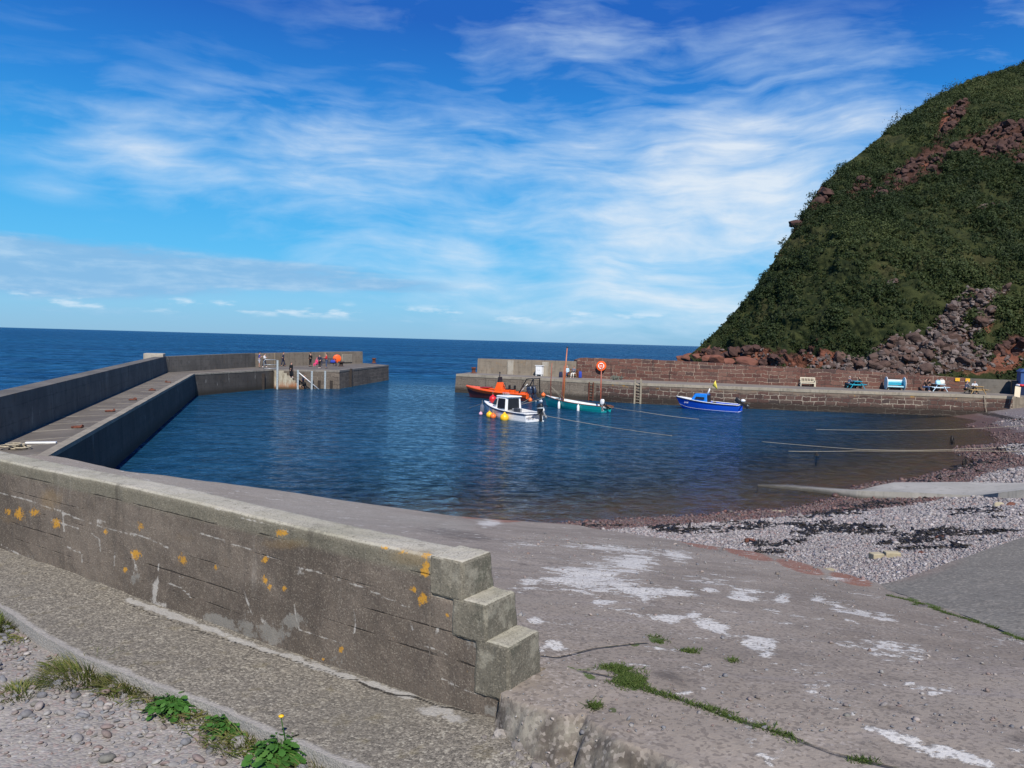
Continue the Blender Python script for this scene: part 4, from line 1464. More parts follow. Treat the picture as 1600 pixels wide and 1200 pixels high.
# ------------------------------------------------------------------ piers
def ribbon(name, line, z0, z1, thick, mat, parent, side=1, batter=0.0, step=1.0, top_mat=None, rough=0.0, caps=True, zb=None):
    """a wall along a polyline: its face is on the line, its body lies to the left (side=1) or right (-1); uv in metres.
    z1: number or list of (distance, height)"""
    L = [Vector((p[0], p[1], 0)) for p in line]
    seg = [(b - a).length for a, b in zip(L[:-1], L[1:])]
    tot = sum(seg)
    ds = [0.0]
    acc = 0.0
    for s in seg:
        k = max(1, int(round(s / step)))
        ds += [acc + s * (i + 1) / k for i in range(k)]
        acc += s
    nm = []
    for a, b in zip(L[:-1], L[1:]):
        d = (b - a).normalized()
        nm.append(Vector((-d.y, d.x, 0)) * side)

    def at(d):
        acc = 0.0
        for i, s in enumerate(seg):
            if d <= acc + s + 1e-6 or i == len(seg) - 1:
                t = (d - acc) / s
                p = L[i].lerp(L[i + 1], t)
                n = nm[i]
                if abs(t) < 1e-6 and i > 0:
                    n = (nm[i] + nm[i - 1])
                elif abs(t - 1) < 1e-6 and i < len(seg) - 1:
                    n = (nm[i] + nm[i + 1])
                if n.length > 1e-6:
                    base = nm[i]
                    n = n.normalized()
                    n = n / max(.4, n.dot(base))
                return p, n
            acc += s
    zt = (lambda d: z1) if not hasattr(z1, '__len__') else (lambda d: float(np.interp(d, [q[0] for q in z1], [q[1] for q in z1])))
    V, F, UV = [], [], []

    def strip(ra, rb):
        b = len(V)
        for (pa, ua), (pb, ub) in zip(ra, rb):
            V.append(tuple(pa)), UV.append(ua), V.append(tuple(pb)), UV.append(ub)
        for i in range(len(ra) - 1):
            q = (b + 2 * i, b + 2 * i + 2, b + 2 * i + 3, b + 2 * i + 1)
            F.append(q if side == 1 else q[::-1])
    g = np.random.default_rng(len(name) + int(tot))
    fb, ft, bt, bb = [], [], [], []
    for d in ds:
        p, n = at(d)
        h = zt(d) + (g.normal(0, rough) if rough else 0)
        fb.append((Vector((p.x, p.y, z0)) - n * batter * (h - z0), (d, 0)))
        ft.append((Vector((p.x, p.y, h)), (d, h - z0)))
        bt.append((Vector((p.x, p.y, h)) + n * thick, (d, h - z0 + thick)))
        bb.append((Vector((p.x, p.y, z0 if zb is None else zb)) + n * thick, (d, h + h - z0 + thick)))
    strip(fb, ft)
    strip(ft, bt)
    strip(bt, bb)
    for (i, fl) in ((0, 1), (-1, 0)):
        if not caps:
            break
        b = len(V)
        for (q, _), u in ((fb[i], 0), (ft[i], 0), (bt[i], thick), (bb[i], thick)):
            V.append(tuple(q))
            UV.append((u + 50, q.z - z0))
        q = (b, b + 1, b + 2, b + 3)
        F.append(q if (fl == 1) == (side == 1) else q[::-1])
    return np_mesh(name, V, F, mat, parent, False, None, UV)


def offset_line(line, d):
    """the polyline moved sideways (left of its direction is positive)"""
    L = [Vector((p[0], p[1])) for p in line]
    out = []
    for i, p in enumerate(L):
        ns = []
        if i > 0:
            a = (p - L[i - 1]).normalized()
            ns.append(Vector((-a.y, a.x)))
        if i < len(L) - 1:
            a = (L[i + 1] - p).normalized()
            ns.append(Vector((-a.y, a.x)))
        n = sum(ns, Vector((0, 0))).normalized()
        n = n / max(.4, n.dot(ns[0]))
        out.append((p.x + n.x * d, p.y + n.y * d))
    return out


def deck_mesh(name, poly, z0, z1, mat, parent):
    q = MB()
    q.prism(poly, z0, z1)
    return q.build(name, mat, parent)


# ---- the long breakwater on the left
A_IN = [(-14.1, 23.4), (-30.0, 73.0), (-26.6, 86.2), (-19.8, 88.6), (-17.6, 110.0)]
A_PAR = [(-15.25, 20.0), (-33.0, 73.6), (-30.6, 92.0), (-22.3, 115.0)]


def build_breakwater():
    root = thing('breakwater', 'long concrete breakwater with a shaded parapet, bending round the left side of the harbour', 'pier', (0, 0, 0))
    inn = [(-9.5, 9.0)] + A_IN
    ribbon('quay_wall', A_IN[:2], -3, DECK, 1.4, C['pier_shaded'], root, 1, .05, 2.0)
    ribbon('quay_wall', A_IN[1:3], -3, DECK, 1.2, C['pier_shaded'], root, 1, .03, 2.0)
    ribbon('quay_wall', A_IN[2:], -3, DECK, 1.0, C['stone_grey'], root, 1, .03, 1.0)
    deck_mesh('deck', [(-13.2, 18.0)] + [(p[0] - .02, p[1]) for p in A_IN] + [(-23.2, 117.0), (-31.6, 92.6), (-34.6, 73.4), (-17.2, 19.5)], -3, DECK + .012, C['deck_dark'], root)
    # slab joints and the pale worn edge strip
    q = MB()
    a, b = Vector((*A_IN[0], 0)), Vector((*A_IN[1], 0))
    c, d = Vector((*A_PAR[0], 0)), Vector((*A_PAR[1], 0))
    g = random.Random(4)
    t = .015
    while t < .99:
        wj = g.uniform(.07, .16)
        p, s = a.lerp(b, t), c.lerp(d, t + .012)
        p = p.lerp(s, .04)
        s = s.lerp(p, g.choice([0.02, .03, .25, .5]))
        q = MB()
        q.beam((p.x, p.y, DECK + .010), (s.x, s.y, DECK + .010), wj, .018)
        q.build('slab_joint', C['joint'], root)
        t += g.uniform(.028, .06)
    ribbon('edge_strip', offset_line(A_IN[:3], -.03), 1.98, DECK + .03, .34, C['joint'], root, 1, 0, 1.2, rough=.008)
    ribbon('edge_strip', offset_line(A_IN[2:], -.03), 1.93, DECK + .035, .5, C['deck'], root, 1, 0, 1.5, rough=.004)
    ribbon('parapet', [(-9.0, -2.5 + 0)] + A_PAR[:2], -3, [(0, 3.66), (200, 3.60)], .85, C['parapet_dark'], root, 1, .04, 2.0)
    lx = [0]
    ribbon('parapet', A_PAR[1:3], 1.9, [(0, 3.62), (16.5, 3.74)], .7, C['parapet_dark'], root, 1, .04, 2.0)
    ribbon('parapet', A_PAR[2:], 1.9, [(0, 3.72), (22, 3.86)], .7, C['parapet_pale'], root, 1, .04, 2.0)
    q = MB()
    q.at((-33.9, 73.3, 0), R(18)).box((0, 0, 3.45), (1.7, 1.9, .95))
    q.build('corner_block', C['pale_conc'], root, bevel=.05)
    for t in (.17, .62):                    # pilasters on the pale parapet
        q = MB()
        p = Vector((*A_PAR[2], 0)).lerp(Vector((*A_PAR[3], 0)), t)
        q.at((p.x + .02, p.y, 0), math.atan2(23.0, 8.3)).box((0, 0, 2.95), (1.2, .22, 1.62))
        q.build('pilaster', C['parapet_pale'], root)
    # weathered panel let into the end of the parapet
    p = Vector((*A_PAR[2], 0)).lerp(Vector((*A_PAR[3], 0)), .82)
    q = MB()
    q.at((p.x + .08, p.y, 0), math.atan2(23.0, 8.3)).box((0, 0, 2.9), (2.6, .14, 1.15))
    q.build('pale_panel', C['coping'], root, bevel=.03)
    # stair down to the water in front of the face, rusty at the foot
    f0, f1 = Vector((*A_IN[2], 0)), Vector((*A_IN[3], 0))
    dv = (f1 - f0).normalized()
    nv = Vector((dv.y, -dv.x, 0))
    q = MB()
    nst, L0 = 9, 5.0
    for i in range(nst):
        h = DECK - .02 - i * .27
        x0 = .05 + 1.0 * (i > 0) + .31 * max(0, i - 1)
        x1 = .05 + 1.0 + .31 * i
        a_ = f0 + dv * x0
        b_ = f0 + dv * x1
        q.prism([(a_.x, a_.y), (a_.x + nv.x * 1.1, a_.y + nv.y * 1.1), (b_.x + nv.x * 1.1, b_.y + nv.y * 1.1), (b_.x, b_.y)], -2.5, h)
    mt = material('rust_stained_stair')
    pp = geo()
    zz = sep(pp)[2]
    nn_ = noise(mapping(pp, (2, 2, .5)), 2.0, 6, .65)
    base = mix(sstep(nn_, .4, .65), (.40, .36, .27), (.24, .20, .14))
    base = mix(mul(sstep(add(mul(sub(1.3, zz), .6), mul(sub(nn_, .5), 1.2)), .2, .8), .9), base, (.30, .10, .035))
    base = mix(sub(1.0, sstep(zz, .05, .5)), base, (.07, .045, .025))
    up = sep(geo('Normal'))[2]
    base = mix(sstep(up, .6, .9), base, (.05, .042, .034))
    finish(principled(base, .9, 0, bump(nn_, .5, .03), .25))
    q.build('stair', mt, root)
    return root, f0, dv, nv


BW, F0, DV, NV = build_breakwater()


def on_face(d, out=0.0, z=DECK):
    p = F0 + DV * d + NV * out
    return Vector((p.x, p.y, z))


# ---- the stone pier across the harbour
B_FR = [(-6.4, 88.2), (12.6, 78.6), (28.4, 74.9), (47.3, 73.0)]
B_BK = [(-4.2, 93.2), (7.6, 87.2), (30, 81.6), (46, 78.6), (62, 77.0)]


def build_pier():
    root = thing('stone_pier', 'old red sandstone and concrete pier across the far side of the harbour', 'pier', (0, 0, 0))
    j = Vector((*B_FR[0], 0)).lerp(Vector((*B_FR[1], 0)), .80)
    ribbon('quay_wall', [B_FR[0], (j.x, j.y)], -.02, DECK - .02, 1.4, C['stone_pale'], root, 1, .05, 1.0)
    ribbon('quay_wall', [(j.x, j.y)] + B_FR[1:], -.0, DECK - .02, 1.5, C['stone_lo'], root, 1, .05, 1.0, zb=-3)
    ribbon('quay_footing', [(j.x - .05, j.y - .08)] + [(p[0], p[1] - .10) for p in B_FR[1:]], -3, .02, 1.4, C['weed'], root, 1, .0, 1.0)
    ribbon('pier_end', [(-4.9, 95.0), B_FR[0]], -.02, DECK - .02, 1.2, C['stone_pale'], root, 1, .05, 1.5)
    ribbon('return_wall', [(47.3, 73.02), (64, 71.6)], -1, DECK - .02, 1.2, C['parapet_pale'], root, 1, .02, 1.0)
    deck_mesh('deck', [(p[0], p[1] + .05) for p in B_FR] + [(64, 71.7), (64, 79), (46, 80), (30, 83), (8, 89), (-4.6, 95.2)], -2.8, DECK - .01, C['deck'], root)
    ribbon('coping', [(p[0], p[1] - .06) for p in B_FR], DECK - .26, DECK + .02, .55, C['coping'], root, 1, 0, .9, rough=.012)
    k = Vector((*B_BK[0], 0)).lerp(Vector((*B_BK[1], 0)), .97)
    ribbon('sea_parapet', [B_BK[0], (k.x, k.y)], 1.9, [(0, 3.80), (13.3, 3.93)], .7, C['parapet_pale'], root, 1, .05, 1.0)
    for t in (.34, .68):
        q = MB()
        p = Vector((*B_BK[0], 0)).lerp(Vector((*B_BK[1], 0)), t)
        q.at((p.x - .02, p.y - .08, 0), math.atan2(-6, 11.8)).box((0, 0, 2.86), (.75, .26, 1.72))
        q.build('pilaster', C['pale_conc'], root, bevel=.02)
    ln = [(k.x + .02, k.y - .25)] + [(p[0], p[1]) for p in B_BK[1:4]] + [B_BK[4]]
    ribbon('stone_wall', ln[:4], 1.9, [(0, 4.05), (.5, 4.35), (8, 4.38), (20, 4.08), (24.5, 3.98), (31, 3.84), (40, 3.5)], 1.3, C['stone_hi'], root, 1, .06, .55, rough=.028)
    ribbon('concrete_wall', ln[3:], 1.9, [(0, 3.46), (16, 3.35)], 1.2, C['parapet_dark'], root, 1, .04, 1.0)
    # rough cap stones along the top of the wall
    return root


build_pier()


def back_at(x):
    """the foot of the pier's rear wall at x"""
    return float(np.interp(x, [p[0] for p in B_BK], [p[1] for p in B_BK]))


# ------------------------------------------------------------------ the hill
RIDGE_PX = [(1090, 553, 104), (1098, 545, 106), (1130, 508, 109), (1160, 468, 112), (1185, 430, 115), (1210, 388, 118), (1240, 343, 122), (1258, 312, 124.5), (1272, 290, 127), (1300, 264, 132), (1350, 224, 142), (1420, 169, 155), (1500, 125, 168), (1600, 93, 182), (1750, 50, 200), (1950, 20, 220), (2300, 0, 245)]
BASE = [(25.6, 100, 1.9), (26.6, 97, 2.2), (29, 93.5, 2.6), (32, 90.5, 3.0), (34.5, 88.5, 3.2), (37.5, 86.5, 3.3), (41, 84.6, 3.4), (44, 83.4, 3.4), (47.5, 82.4, 3.3), (52, 81.4, 3.2), (58, 80.6, 3.1), (65, 80, 3), (74, 79.6, 3), (86, 79.5, 3), (102, 79.5, 3), (125, 79.5, 3), (160, 79.5, 3)]


def build_hill():
    rd = np.array([tuple(PY(q[0] + dx, q[1] + 3, q[2])) for q, dx in zip(RIDGE_PX, [-14, -13, -4, 3] + [9] * 20)])
    bs = np.array(BASE, float)
    kk = np.arange(len(rd))
    nu, nv = 330, 200
    uu = np.concatenate([np.linspace(0, 13, 290), np.linspace(13.06, 16, 40)])
    I = lambda A: np.stack([np.interp(uu, kk, A[:, c]) for c in range(3)], -1)
    Bq, Rq = I(bs), I(rd)
    for _ in range(8):
        for A in (Bq, Rq):
            A[1:-1] = (A[:-2] + A[1:-1] * 2 + A[2:]) / 4
    t = np.linspace(0, 1, nv)[:, None, None]
    D = Rq - Bq
    hor = D.copy()
    hor[:, 2] = 0
    L = np.linalg.norm(D, axis=1, keepdims=True)
    nrm = np.cross(np.gradient(Bq + D * .5, axis=0), D)
    nrm /= np.linalg.norm(nrm, axis=1, keepdims=True) + 1e-9
    nrm *= np.sign(nrm[:, 2:3] + 1e-9)
    S = Bq[None] + D[None] * t + nrm[None] * (L[None] * .05 * np.sin(np.pi * t) * (1 - t) ** .5)
    x, y, z = S[..., 0], S[..., 1], S[..., 2]
    px, py = pix(S)
    scree = ell(px, py, [(1420, 552, 110, 26, -14, 1), (1480, 512, 46, 18, -38, 1), (1500, 492, 26, 20, -30, 1), (1540, 482, 40, 9, -30, .9), (1380, 575, 120, 14, 2, 1), (1330, 570, 60, 14, 0, .8), (1530, 515, 26, 12, -40, .8), (1500, 560, 60, 22, 10, .85), (1390, 452, 14, 6, -30, .8), (1545, 318, 20, 6, 0, .8)])
    rock = ell(px, py, [(1160, 552, 46, 14, 0, 1), (1125, 556, 40, 12, 0, 1), (1200, 568, 60, 10, 0, 1), (1440, 256, 68, 21, -22, 1), (1485, 195, 46, 14, -52, 1), (1565, 225, 80, 26, -5, 1), (1390, 290, 50, 14, -20, .85), (1345, 285, 34, 16, -35, 1), (1285, 305, 18, 16, -45, .9), (1245, 350, 12, 26, 30, .7), (1500, 235, 50, 12, -20, .9), (1240, 552, 60, 14, -16, .8), (1300, 560, 60, 14, -12, .8), (1575, 555, 44, 26, -30, .9), (1600, 250, 30, 20, 0, .9), (1270, 320, 14, 10, 0, .8), (1215, 395, 10, 20, 30, .6)])
    rock = np.maximum(rock, scree)
    red = ell(px, py, [(1135, 552, 60, 13, 0, 1), (1185, 556, 36, 12, 10, 1), (1240, 574, 50, 8, -14, 1), (1290, 562, 30, 10, -36, 1), (1575, 566, 36, 18, -38, 1), (1480, 190, 20, 10, -50, .9), (1440, 258, 24, 10, -20, .7), (1205, 572, 60, 7, 0, .9), (1540, 578, 50, 10, -6, .7), (1540, 520, 12, 14, 40, .7)])
    n1 = smooth_noise(x * .8 + z * .5, y * .8 - z * .6, .05, 61, 5) - .5
    n2 = smooth_noise(x + z * .7, y + z * .9, .35, 67, 4) - .5
    n3 = smooth_noise(x + z * .9, y - z * .8, 1.3, 71, 3) - .5
    ledge = np.abs((z * .22 + smooth_noise(x, y, .12, 77, 3) * 3.0) % 1.0 - .5)
    edge = np.clip(np.minimum(t[..., 0] * 14, (1 - t[..., 0]) * 10), 0, 1)
    disp = edge * (n1 * 5.0 * np.minimum(1, L[None, :, 0] / 50) + n2 * 3.0) + n3 * .7 * np.minimum(1, edge + .4) + np.clip(rock, 0, 1) * (ledge * 2.4 - .9 + n3 * 1.6) * edge
    disp *= np.clip(L[None, :, 0] / 14, .1, 1)
    S = S + nrm[None] * disp[..., None]
    # the far side of the ridge
    back = []
    for f in (.06, .2, .5, 1.0):
        q = Rq.copy()
        q[:, 0] += 30 * f
        q[:, 1] += 75 * f
        q[:, 2] = Rq[:, 2] * (1 - f ** 1.4) - 2 * f
        back.append(q)
    V = np.concatenate([S, np.stack(back)], 0)
    low = S[0].copy()
    low[:, 2] = -2
    low[:, 1] -= .1
    V = np.concatenate([low[None], V], 0)
    nr, nc = V.shape[:2]
    id_ = np.arange(nr * nc).reshape(nr, nc)
    F = np.stack([id_[:-1, :-1].ravel(), id_[:-1, 1:].ravel(), id_[1:, 1:].ravel(), id_[1:, :-1].ravel()], -1)
    pad = lambda a: np.concatenate([a[:1], a, np.zeros((4, nc))], 0).ravel()
    hill = np_mesh('hill', V.reshape(-1, 3), F, mat_hill(), None, True, {'rock': pad(rock), 'red': pad(red)})
    tag(hill, kind='structure')
    return S, rock, red, scree, nrm


HS, HROCK, HRED, HSCREE, HN = build_hill()


def hill_points(n, weight, seed):
    """n random points on the hill face, evenly by area, kept by a per-vertex weight"""
    g = np.random.default_rng(seed)
    a = np.linalg.norm(np.cross(HS[1:, :-1] - HS[:-1, :-1], HS[:-1, 1:] - HS[:-1, :-1]), axis=-1)
    w = a * (weight[:-1, :-1])
    w = (w / w.sum()).ravel()
    k = g.choice(len(w), n, p=w)
    i, j = np.unravel_index(k, a.shape)
    u, v = g.random((2, n, 1))
    p = HS[i, j] * (1 - u) * (1 - v) + HS[i + 1, j] * u * (1 - v) + HS[i, j + 1] * (1 - u) * v + HS[i + 1, j + 1] * u * v
    return p, i, j


# gorse and scrub: thousands of small leafy clumps
def build_scrub():
    g = np.random.default_rng(81)
    dens = np.clip(1.08 - HROCK * 1.25 - HRED * .9, 0.05, 1)
    nn = np.ones(HS.shape[:2])
    x, y, z = HS[..., 0], HS[..., 1], HS[..., 2]
    gap = smooth_noise(x + z * .6, y - z * .7, .11, 91, 4)
    gap2 = smooth_noise(x + z * .6, y - z * .7, .6, 95, 3)
    dens *= np.clip((gap - .30) * 5, .4, 1) * np.clip((gap2 - .37) * 7, .12, 1)
    dist = np.linalg.norm(HS - np.array([0, 0, 6.0]), axis=-1)
    px, py = pix(HS)
    dens *= np.where(px > 1760, .12, 1.0)
    pts, i, j = hill_points(38000, dens, 83)
    n = len(pts)
    size = np.clip(g.lognormal(math.log(.34), .5, n), .16, 1.3) * (.55 + .9 * gap[i, j]) * np.where(g.random(n) < .07, 2.0, 1)
    # every bush is a dome of small leafy sprays; bigger bushes carry more of them, not bigger ones
    nl = np.clip((size / .34) ** 1.8 * 22, 9, 260).astype(int)
    b = np.repeat(np.arange(n), nl)
    N = len(b)
    d = g.normal(size=(N, 3))
    d[:, 2] = np.abs(d[:, 2]) * .95 - .15
    d /= np.linalg.norm(d, axis=1, keepdims=True)
    ph = g.uniform(0, 6.28, (n, 3))[b]
    lump = 1 + .22 * np.sin(d[:, :1] * 5 + ph[:, :1]) + .18 * np.sin(d[:, 1:2] * 6 + ph[:, 1:2]) * np.cos(d[:, 2:] * 4 + ph[:, 2:])
    c = pts[b] + d * (size[b, None] * g.uniform(.6, 1.05, (N, 1)) * lump) - np.array([0, 0, .1]) * size[b, None]
    a = np.cross(d + g.normal(0, .5, (N, 3)), g.normal(size=(N, 3)))
    a /= np.linalg.norm(a, axis=1, keepdims=True)
    e = np.cross(d + g.normal(0, .4, (N, 3)), a)
    e /= np.linalg.norm(e, axis=1, keepdims=True)
    s = g.uniform(.07, .15, (N, 1))
    V = np.stack([c - a * s - e * s * .5, c + a * s - e * s * .5, c + e * s * 1.2], 1).reshape(-1, 3)
    F = np.arange(len(V)).reshape(-1, 3)
    zone = smooth_noise(pts[:, 0] + pts[:, 2], pts[:, 1] - pts[:, 2], .07, 97, 3)
    tone = np.clip(np.repeat((g.random(n) * .5 + zone * 1.15 - .3)[b] + g.normal(0, .13, N), 3), 0, 1)
    hue = np.repeat(np.clip(g.random(n) * .75 + (zone - .5) * .6, 0, 1)[b], 3)
    print('sprays', N)
    o = np_mesh('hillside_scrub', V, F, C['leaf'], None, False, {'tone': tone, 'hue': hue})
    tag(o, 'dark green gorse and scrub covering the steep hillside', 'scrub', kind='stuff')


build_scrub()


# fallen rocks at the foot of the hill
def build_boulders():
    g = np.random.default_rng(101)
    protos = []
    for k in range(7):
        bm = bmesh.new()
        bmesh.ops.create_icosphere(bm, subdivisions=3, radius=1)
        # cut flat faces into it, as broken sandstone has
        for _ in range(11):
            d = Vector(g.normal(size=3)).normalized()
            h = g.uniform(.48, .85)
            for v in bm.verts:
                e = v.co.dot(d) - h
                if e > 0:
                    v.co -= d * e
        for v in bm.verts:
            v.co *= 1 + .03 * math.sin(v.co.x * 9 + k) * math.cos(v.co.y * 8)
        me = bpy.data.meshes.new('boulder')
        bm.to_mesh(me)
        bm.free()
        me.materials.append(C['boulder'])
        me.set_sharp_from_angle(angle=R(28))
        protos.append(me)
    pts, i, j = hill_points(230, np.clip(HSCREE - .45, 0, 1) ** 1.0, 103)
    for k, p in enumerate(pts):
        o = bpy.data.objects.new('boulder', protos[int(g.integers(0, 7))])
        COL.objects.link(o)
        s = float(np.clip(g.lognormal(math.log(.42), .42), .2, 1.25))
        o.location = (p[0], p[1], p[2] + s * .12)
        o.scale = (s * g.uniform(.8, 1.3), s * g.uniform(.8, 1.2), s * g.uniform(.55, .95))
        o.rotation_euler = (g.normal(0, .4), g.normal(0, .4), g.uniform(0, 6.28))
        tag(o, 'fallen grey-pink sandstone boulder in the scree at the foot of the hill', 'boulder', 'boulders in the scree below the hill')
    pts, i, j = hill_points(3800, np.clip(HSCREE - .3, 0, 1) + np.clip(HRED - .5, 0, 1) * .12, 107)
    rb = scatter('scree', ICO1, pts, np.clip(g.lognormal(math.log(.17), .45, len(pts)), .07, .5), mat_stones('scree_stones', [(.075, .046, .038), (.125, .08, .064), (.095, .07, .06), (.17, .115, .094), (.06, .04, .034)]), .65, .5, .2, 9, smooth=False)
    tag(rb, 'small broken red and grey stones filling the scree between the boulders', 'scree', kind='stuff')
    pts, i, j = hill_points(520, np.clip(HROCK - .6, 0, 1) * (HSCREE < .3), 109)
    rb = scatter('crag_rocks', ICO2, pts, np.clip(g.lognormal(math.log(.42), .4, len(pts)), .2, 1.2), C['rock_crag'], .7, .4, .16, 10, smooth=False)
    tag(rb, 'broken dark red rock showing through the scrub in outcrops', 'rock outcrops', kind='stuff')
    # dark skerries beyond the pier
    for (px, py, Y, w, lab) in [(962, 557, 150, 3.2, 'low dark skerry in the sea, leftmost of the rocks beyond the pier wall'), (985, 558, 146, 2.2, 'low dark skerry in the sea, middle of the rocks beyond the pier wall'), (1035, 557, 140, 3.4, 'low dark skerry in the sea, close to the foot of the red headland')]:
        p = PY(px, py, Y)
        o = bpy.data.objects.new('skerry', protos[int(g.integers(0, 7))].copy())
        COL.objects.link(o)
        o.data.materials.clear()
        o.data.materials.append(C['rock_dark'])
        o.location = (p.x, p.y, .1)
        o.scale = (w, w * .6, 1.0)
        o.rotation_euler = (0, 0, g.uniform(-.3, .3))
        tag(o, lab, 'rock')
    g2 = [(1078, 557, 110, 1.1), (1090, 558, 104, 1.3), (1066, 558, 116, 1.2), (1108, 560, 99, 1.2), (1122, 560, 98, 1.0), (1140, 563, 96, 1.1), (1168, 563, 94, 1.2)]
    for (px, py, Y, s) in g2:
        p = PY(px, py, Y)
        o = bpy.data.objects.new('shore_rock', protos[int(g.integers(0, 7))].copy())
        COL.objects.link(o)
        o.data.materials.clear()
        o.data.materials.append(C['rock_red'])
        o.location = (p.x, p.y, p.z - s * .25)
        o.scale = (s * 1.3, s * .9, s * .7)
        o.rotation_euler = (g.normal(0, .3), g.normal(0, .3), g.uniform(0, 6))
        tag(o, 'big red sandstone rock at the foot of the headland behind the pier wall', 'rock', 'red rocks at the foot of the headland')


C['rock_crag'] = mat_rock('dark_red_crag', (.05, .025, .019), (.095, .048, .037), (.07, .04, .034))
C['rock_dark'] = mat_rock('wet_dark_rock', (.03, .024, .022), (.05, .036, .032), (.04, .03, .03))
C['rock_red'] = mat_rock('red_sandstone', (.13, .05, .034), (.20, .085, .055), (.16, .07, .05))
build_boulders()

# ------------------------------------------------------------------ foreground plants
def grass_tuft(loc, label, r, h, n, seed, dry=.3, green=(.0, 1.0)):
    """a tuft of bent grass blades"""
    g = np.random.default_rng(seed)
    n, r = int(n * 2.6), r * 1.2
    V, F, tone, hue = [], [], [], []
    for k in range(n):
        a, d = g.uniform(0, 6.28), r * math.sqrt(g.random())
        bx, by = d * math.cos(a), d * math.sin(a)
        hh = h * g.uniform(.45, 1.1) * (1 - .45 * (d / r) ** 2)
        lean = Vector((math.cos(a), math.sin(a), 0)) * (.25 + .9 * d / r) * hh + Vector((g.normal(0, .25), g.normal(0, .25), 0)) * hh
        w = g.uniform(.0016, .0036)
        side = Vector((-math.sin(a + g.normal(0, .6)), math.cos(a + g.normal(0, .6)), 0)) * w
        b0 = len(V)
        for t in (0, .35, .7, 1):
            p = Vector((bx, by, 0)) + lean * t ** 1.6 + Vector((0, 0, hh * (t - .28 * t * t)))
            q = side * (1 - t * .85)
            V += [tuple(p - q), tuple(p + q)]
        for i in range(3):
            F.append((b0 + 2 * i, b0 + 2 * i + 1, b0 + 2 * i + 3, b0 + 2 * i + 2))
        tn = g.uniform(.75, 1) if g.random() < dry else g.uniform(0, .7)
        tone += [tn] * 8
        hue += [g.random()] * 8
    o = np_mesh('grass_tuft', np.array(V), np.array(F), C['grassblade'], None, False, {'tone': tone, 'hue': hue})
    o.location = loc
    tag(o, label, 'grass tuft')
    return o


def leafy_weed(loc, label, r, h, nst, seed, leaf=.05, flower=False, lobes=True):
    """a low weed: a rosette of stems with lobed leaves; flower: one yellow flower on a taller stalk"""
    g = np.random.default_rng(seed)
    root = thing('leafy_weed', label, 'weed', loc, 0)
    V, F, tone, hue = [], [], [], []
    st = MB()
    for k in range(nst):
        a = k * 2.4 + g.normal(0, .3)
        d = r * (.25 + .75 * (k + .5) / nst)
        tip = Vector((math.cos(a) * d, math.sin(a) * d, h * g.uniform(.35, 1.0) * (1.15 - .75 * d / r)))
        mid = tip * .5 + Vector((0, 0, h * .22))
        st.tube([(0, 0, 0), mid, tip], [.003, .0022, .0015], 5)
        L = leaf * g.uniform(.7, 1.35)
        u = Vector((math.cos(a), math.sin(a), g.uniform(-.35, .25))).normalized()
        s = u.cross(Vector((0, 0, 1))).normalized()
        up = s.cross(u)
        s = (s + up * g.normal(0, .35)).normalized()
        out = [(0, .05), (.18, .34), (.30, .26), (.45, .5), (.58, .34), (.74, .40), (1.0, 0)] if lobes else [(0, .03), (.25, .3), (.6, .36), (.85, .2), (1, 0)]
        for base in (tip, mid):
            sc = L if base is tip else L * .8
            if base is mid and g.random() < .35:
                continue
            o_ = base - u * sc * .25
            b0 = len(V)
            m_ = len(out)
            for (t, w) in out:
                dz = up * (-.22 * t * t + .06) * sc
                V += [tuple(o_ + u * t * sc + s * w * sc + dz + up * w * .12 * sc), tuple(o_ + u * t * sc + dz), tuple(o_ + u * t * sc - s * w * sc + dz + up * w * .12 * sc)]
            for i in range(m_ - 1):
                F.append((b0 + 3 * i, b0 + 3 * i + 1, b0 + 3 * i + 4, b0 + 3 * i + 3))
                F.append((b0 + 3 * i + 1, b0 + 3 * i + 2, b0 + 3 * i + 5, b0 + 3 * i + 4))
            tn = g.uniform(0, 1)
            tone += [tn] * (3 * m_)
            hue += [g.uniform(0, .8)] * (3 * m_)
    np_mesh('leaves', np.array(V), np.array(F), C['weedleaf'], root, True, {'tone': tone, 'hue': hue})
    if flower:
        st.tube([(0.01, 0, 0), (.02, .01, h * .9), (.005, .0, h * 1.9)], [.004, .003, .002], 6)
        f = MB()
        f.lathe([(.002, 0), (.011, .006), (.013, .011), (.006, .014), (.001, .015)], (.005, 0, h * 1.9), n=12)
        f.build('flower_head', C['yellow'], root, True)
    st.build('stems', C['weedleaf'], root, True)
    return root


GZ = 4.075


def verge_grass():
    g = np.random.default_rng(55)
    L = [(p.x, p.y) for p in pv_edge]
    V, F, tone, hue = [], [], [], []
    for _ in range(1500):
        k = g.uniform(1.5, 7.2)
        i = int(k)
        q = np.array(L[i]) * (1 - k + i) + np.array(L[i + 1]) * (k - i)
        if smooth_noise(np.array([q[0]]), np.array([q[1]]), 2.2, 59, 3)[0] < .47:
            continue
        x, y = q + g.normal(0, .05, 2) + np.array([-.04, -.05])
        a, h = g.uniform(0, 6.28), g.uniform(.02, .07)
        o = Vector((x, y, 4.075))
        s = Vector((math.cos(a), math.sin(a), 0)) * g.uniform(.001, .002)
        l = Vector((g.normal(0, .7), g.normal(0, .7), .75)) * h
        b0 = len(V)
        V += [tuple(o - s), tuple(o + s), tuple(o + l * .6 + s * .7), tuple(o + l * 1.1 - Vector((0, 0, h * .25)))]
        F.append((b0, b0 + 1, b0 + 2, b0 + 3))
        tone += [g.uniform(.35, 1)] * 4
        hue += [g.random()] * 4
    o = np_mesh('verge_grass', np.array(V), np.array(F), C['grassblade'], None, False, {'tone': tone, 'hue': hue})
    tag(o, 'sparse dry grass growing along the crack between pavement and gravel', 'grass', kind='stuff')


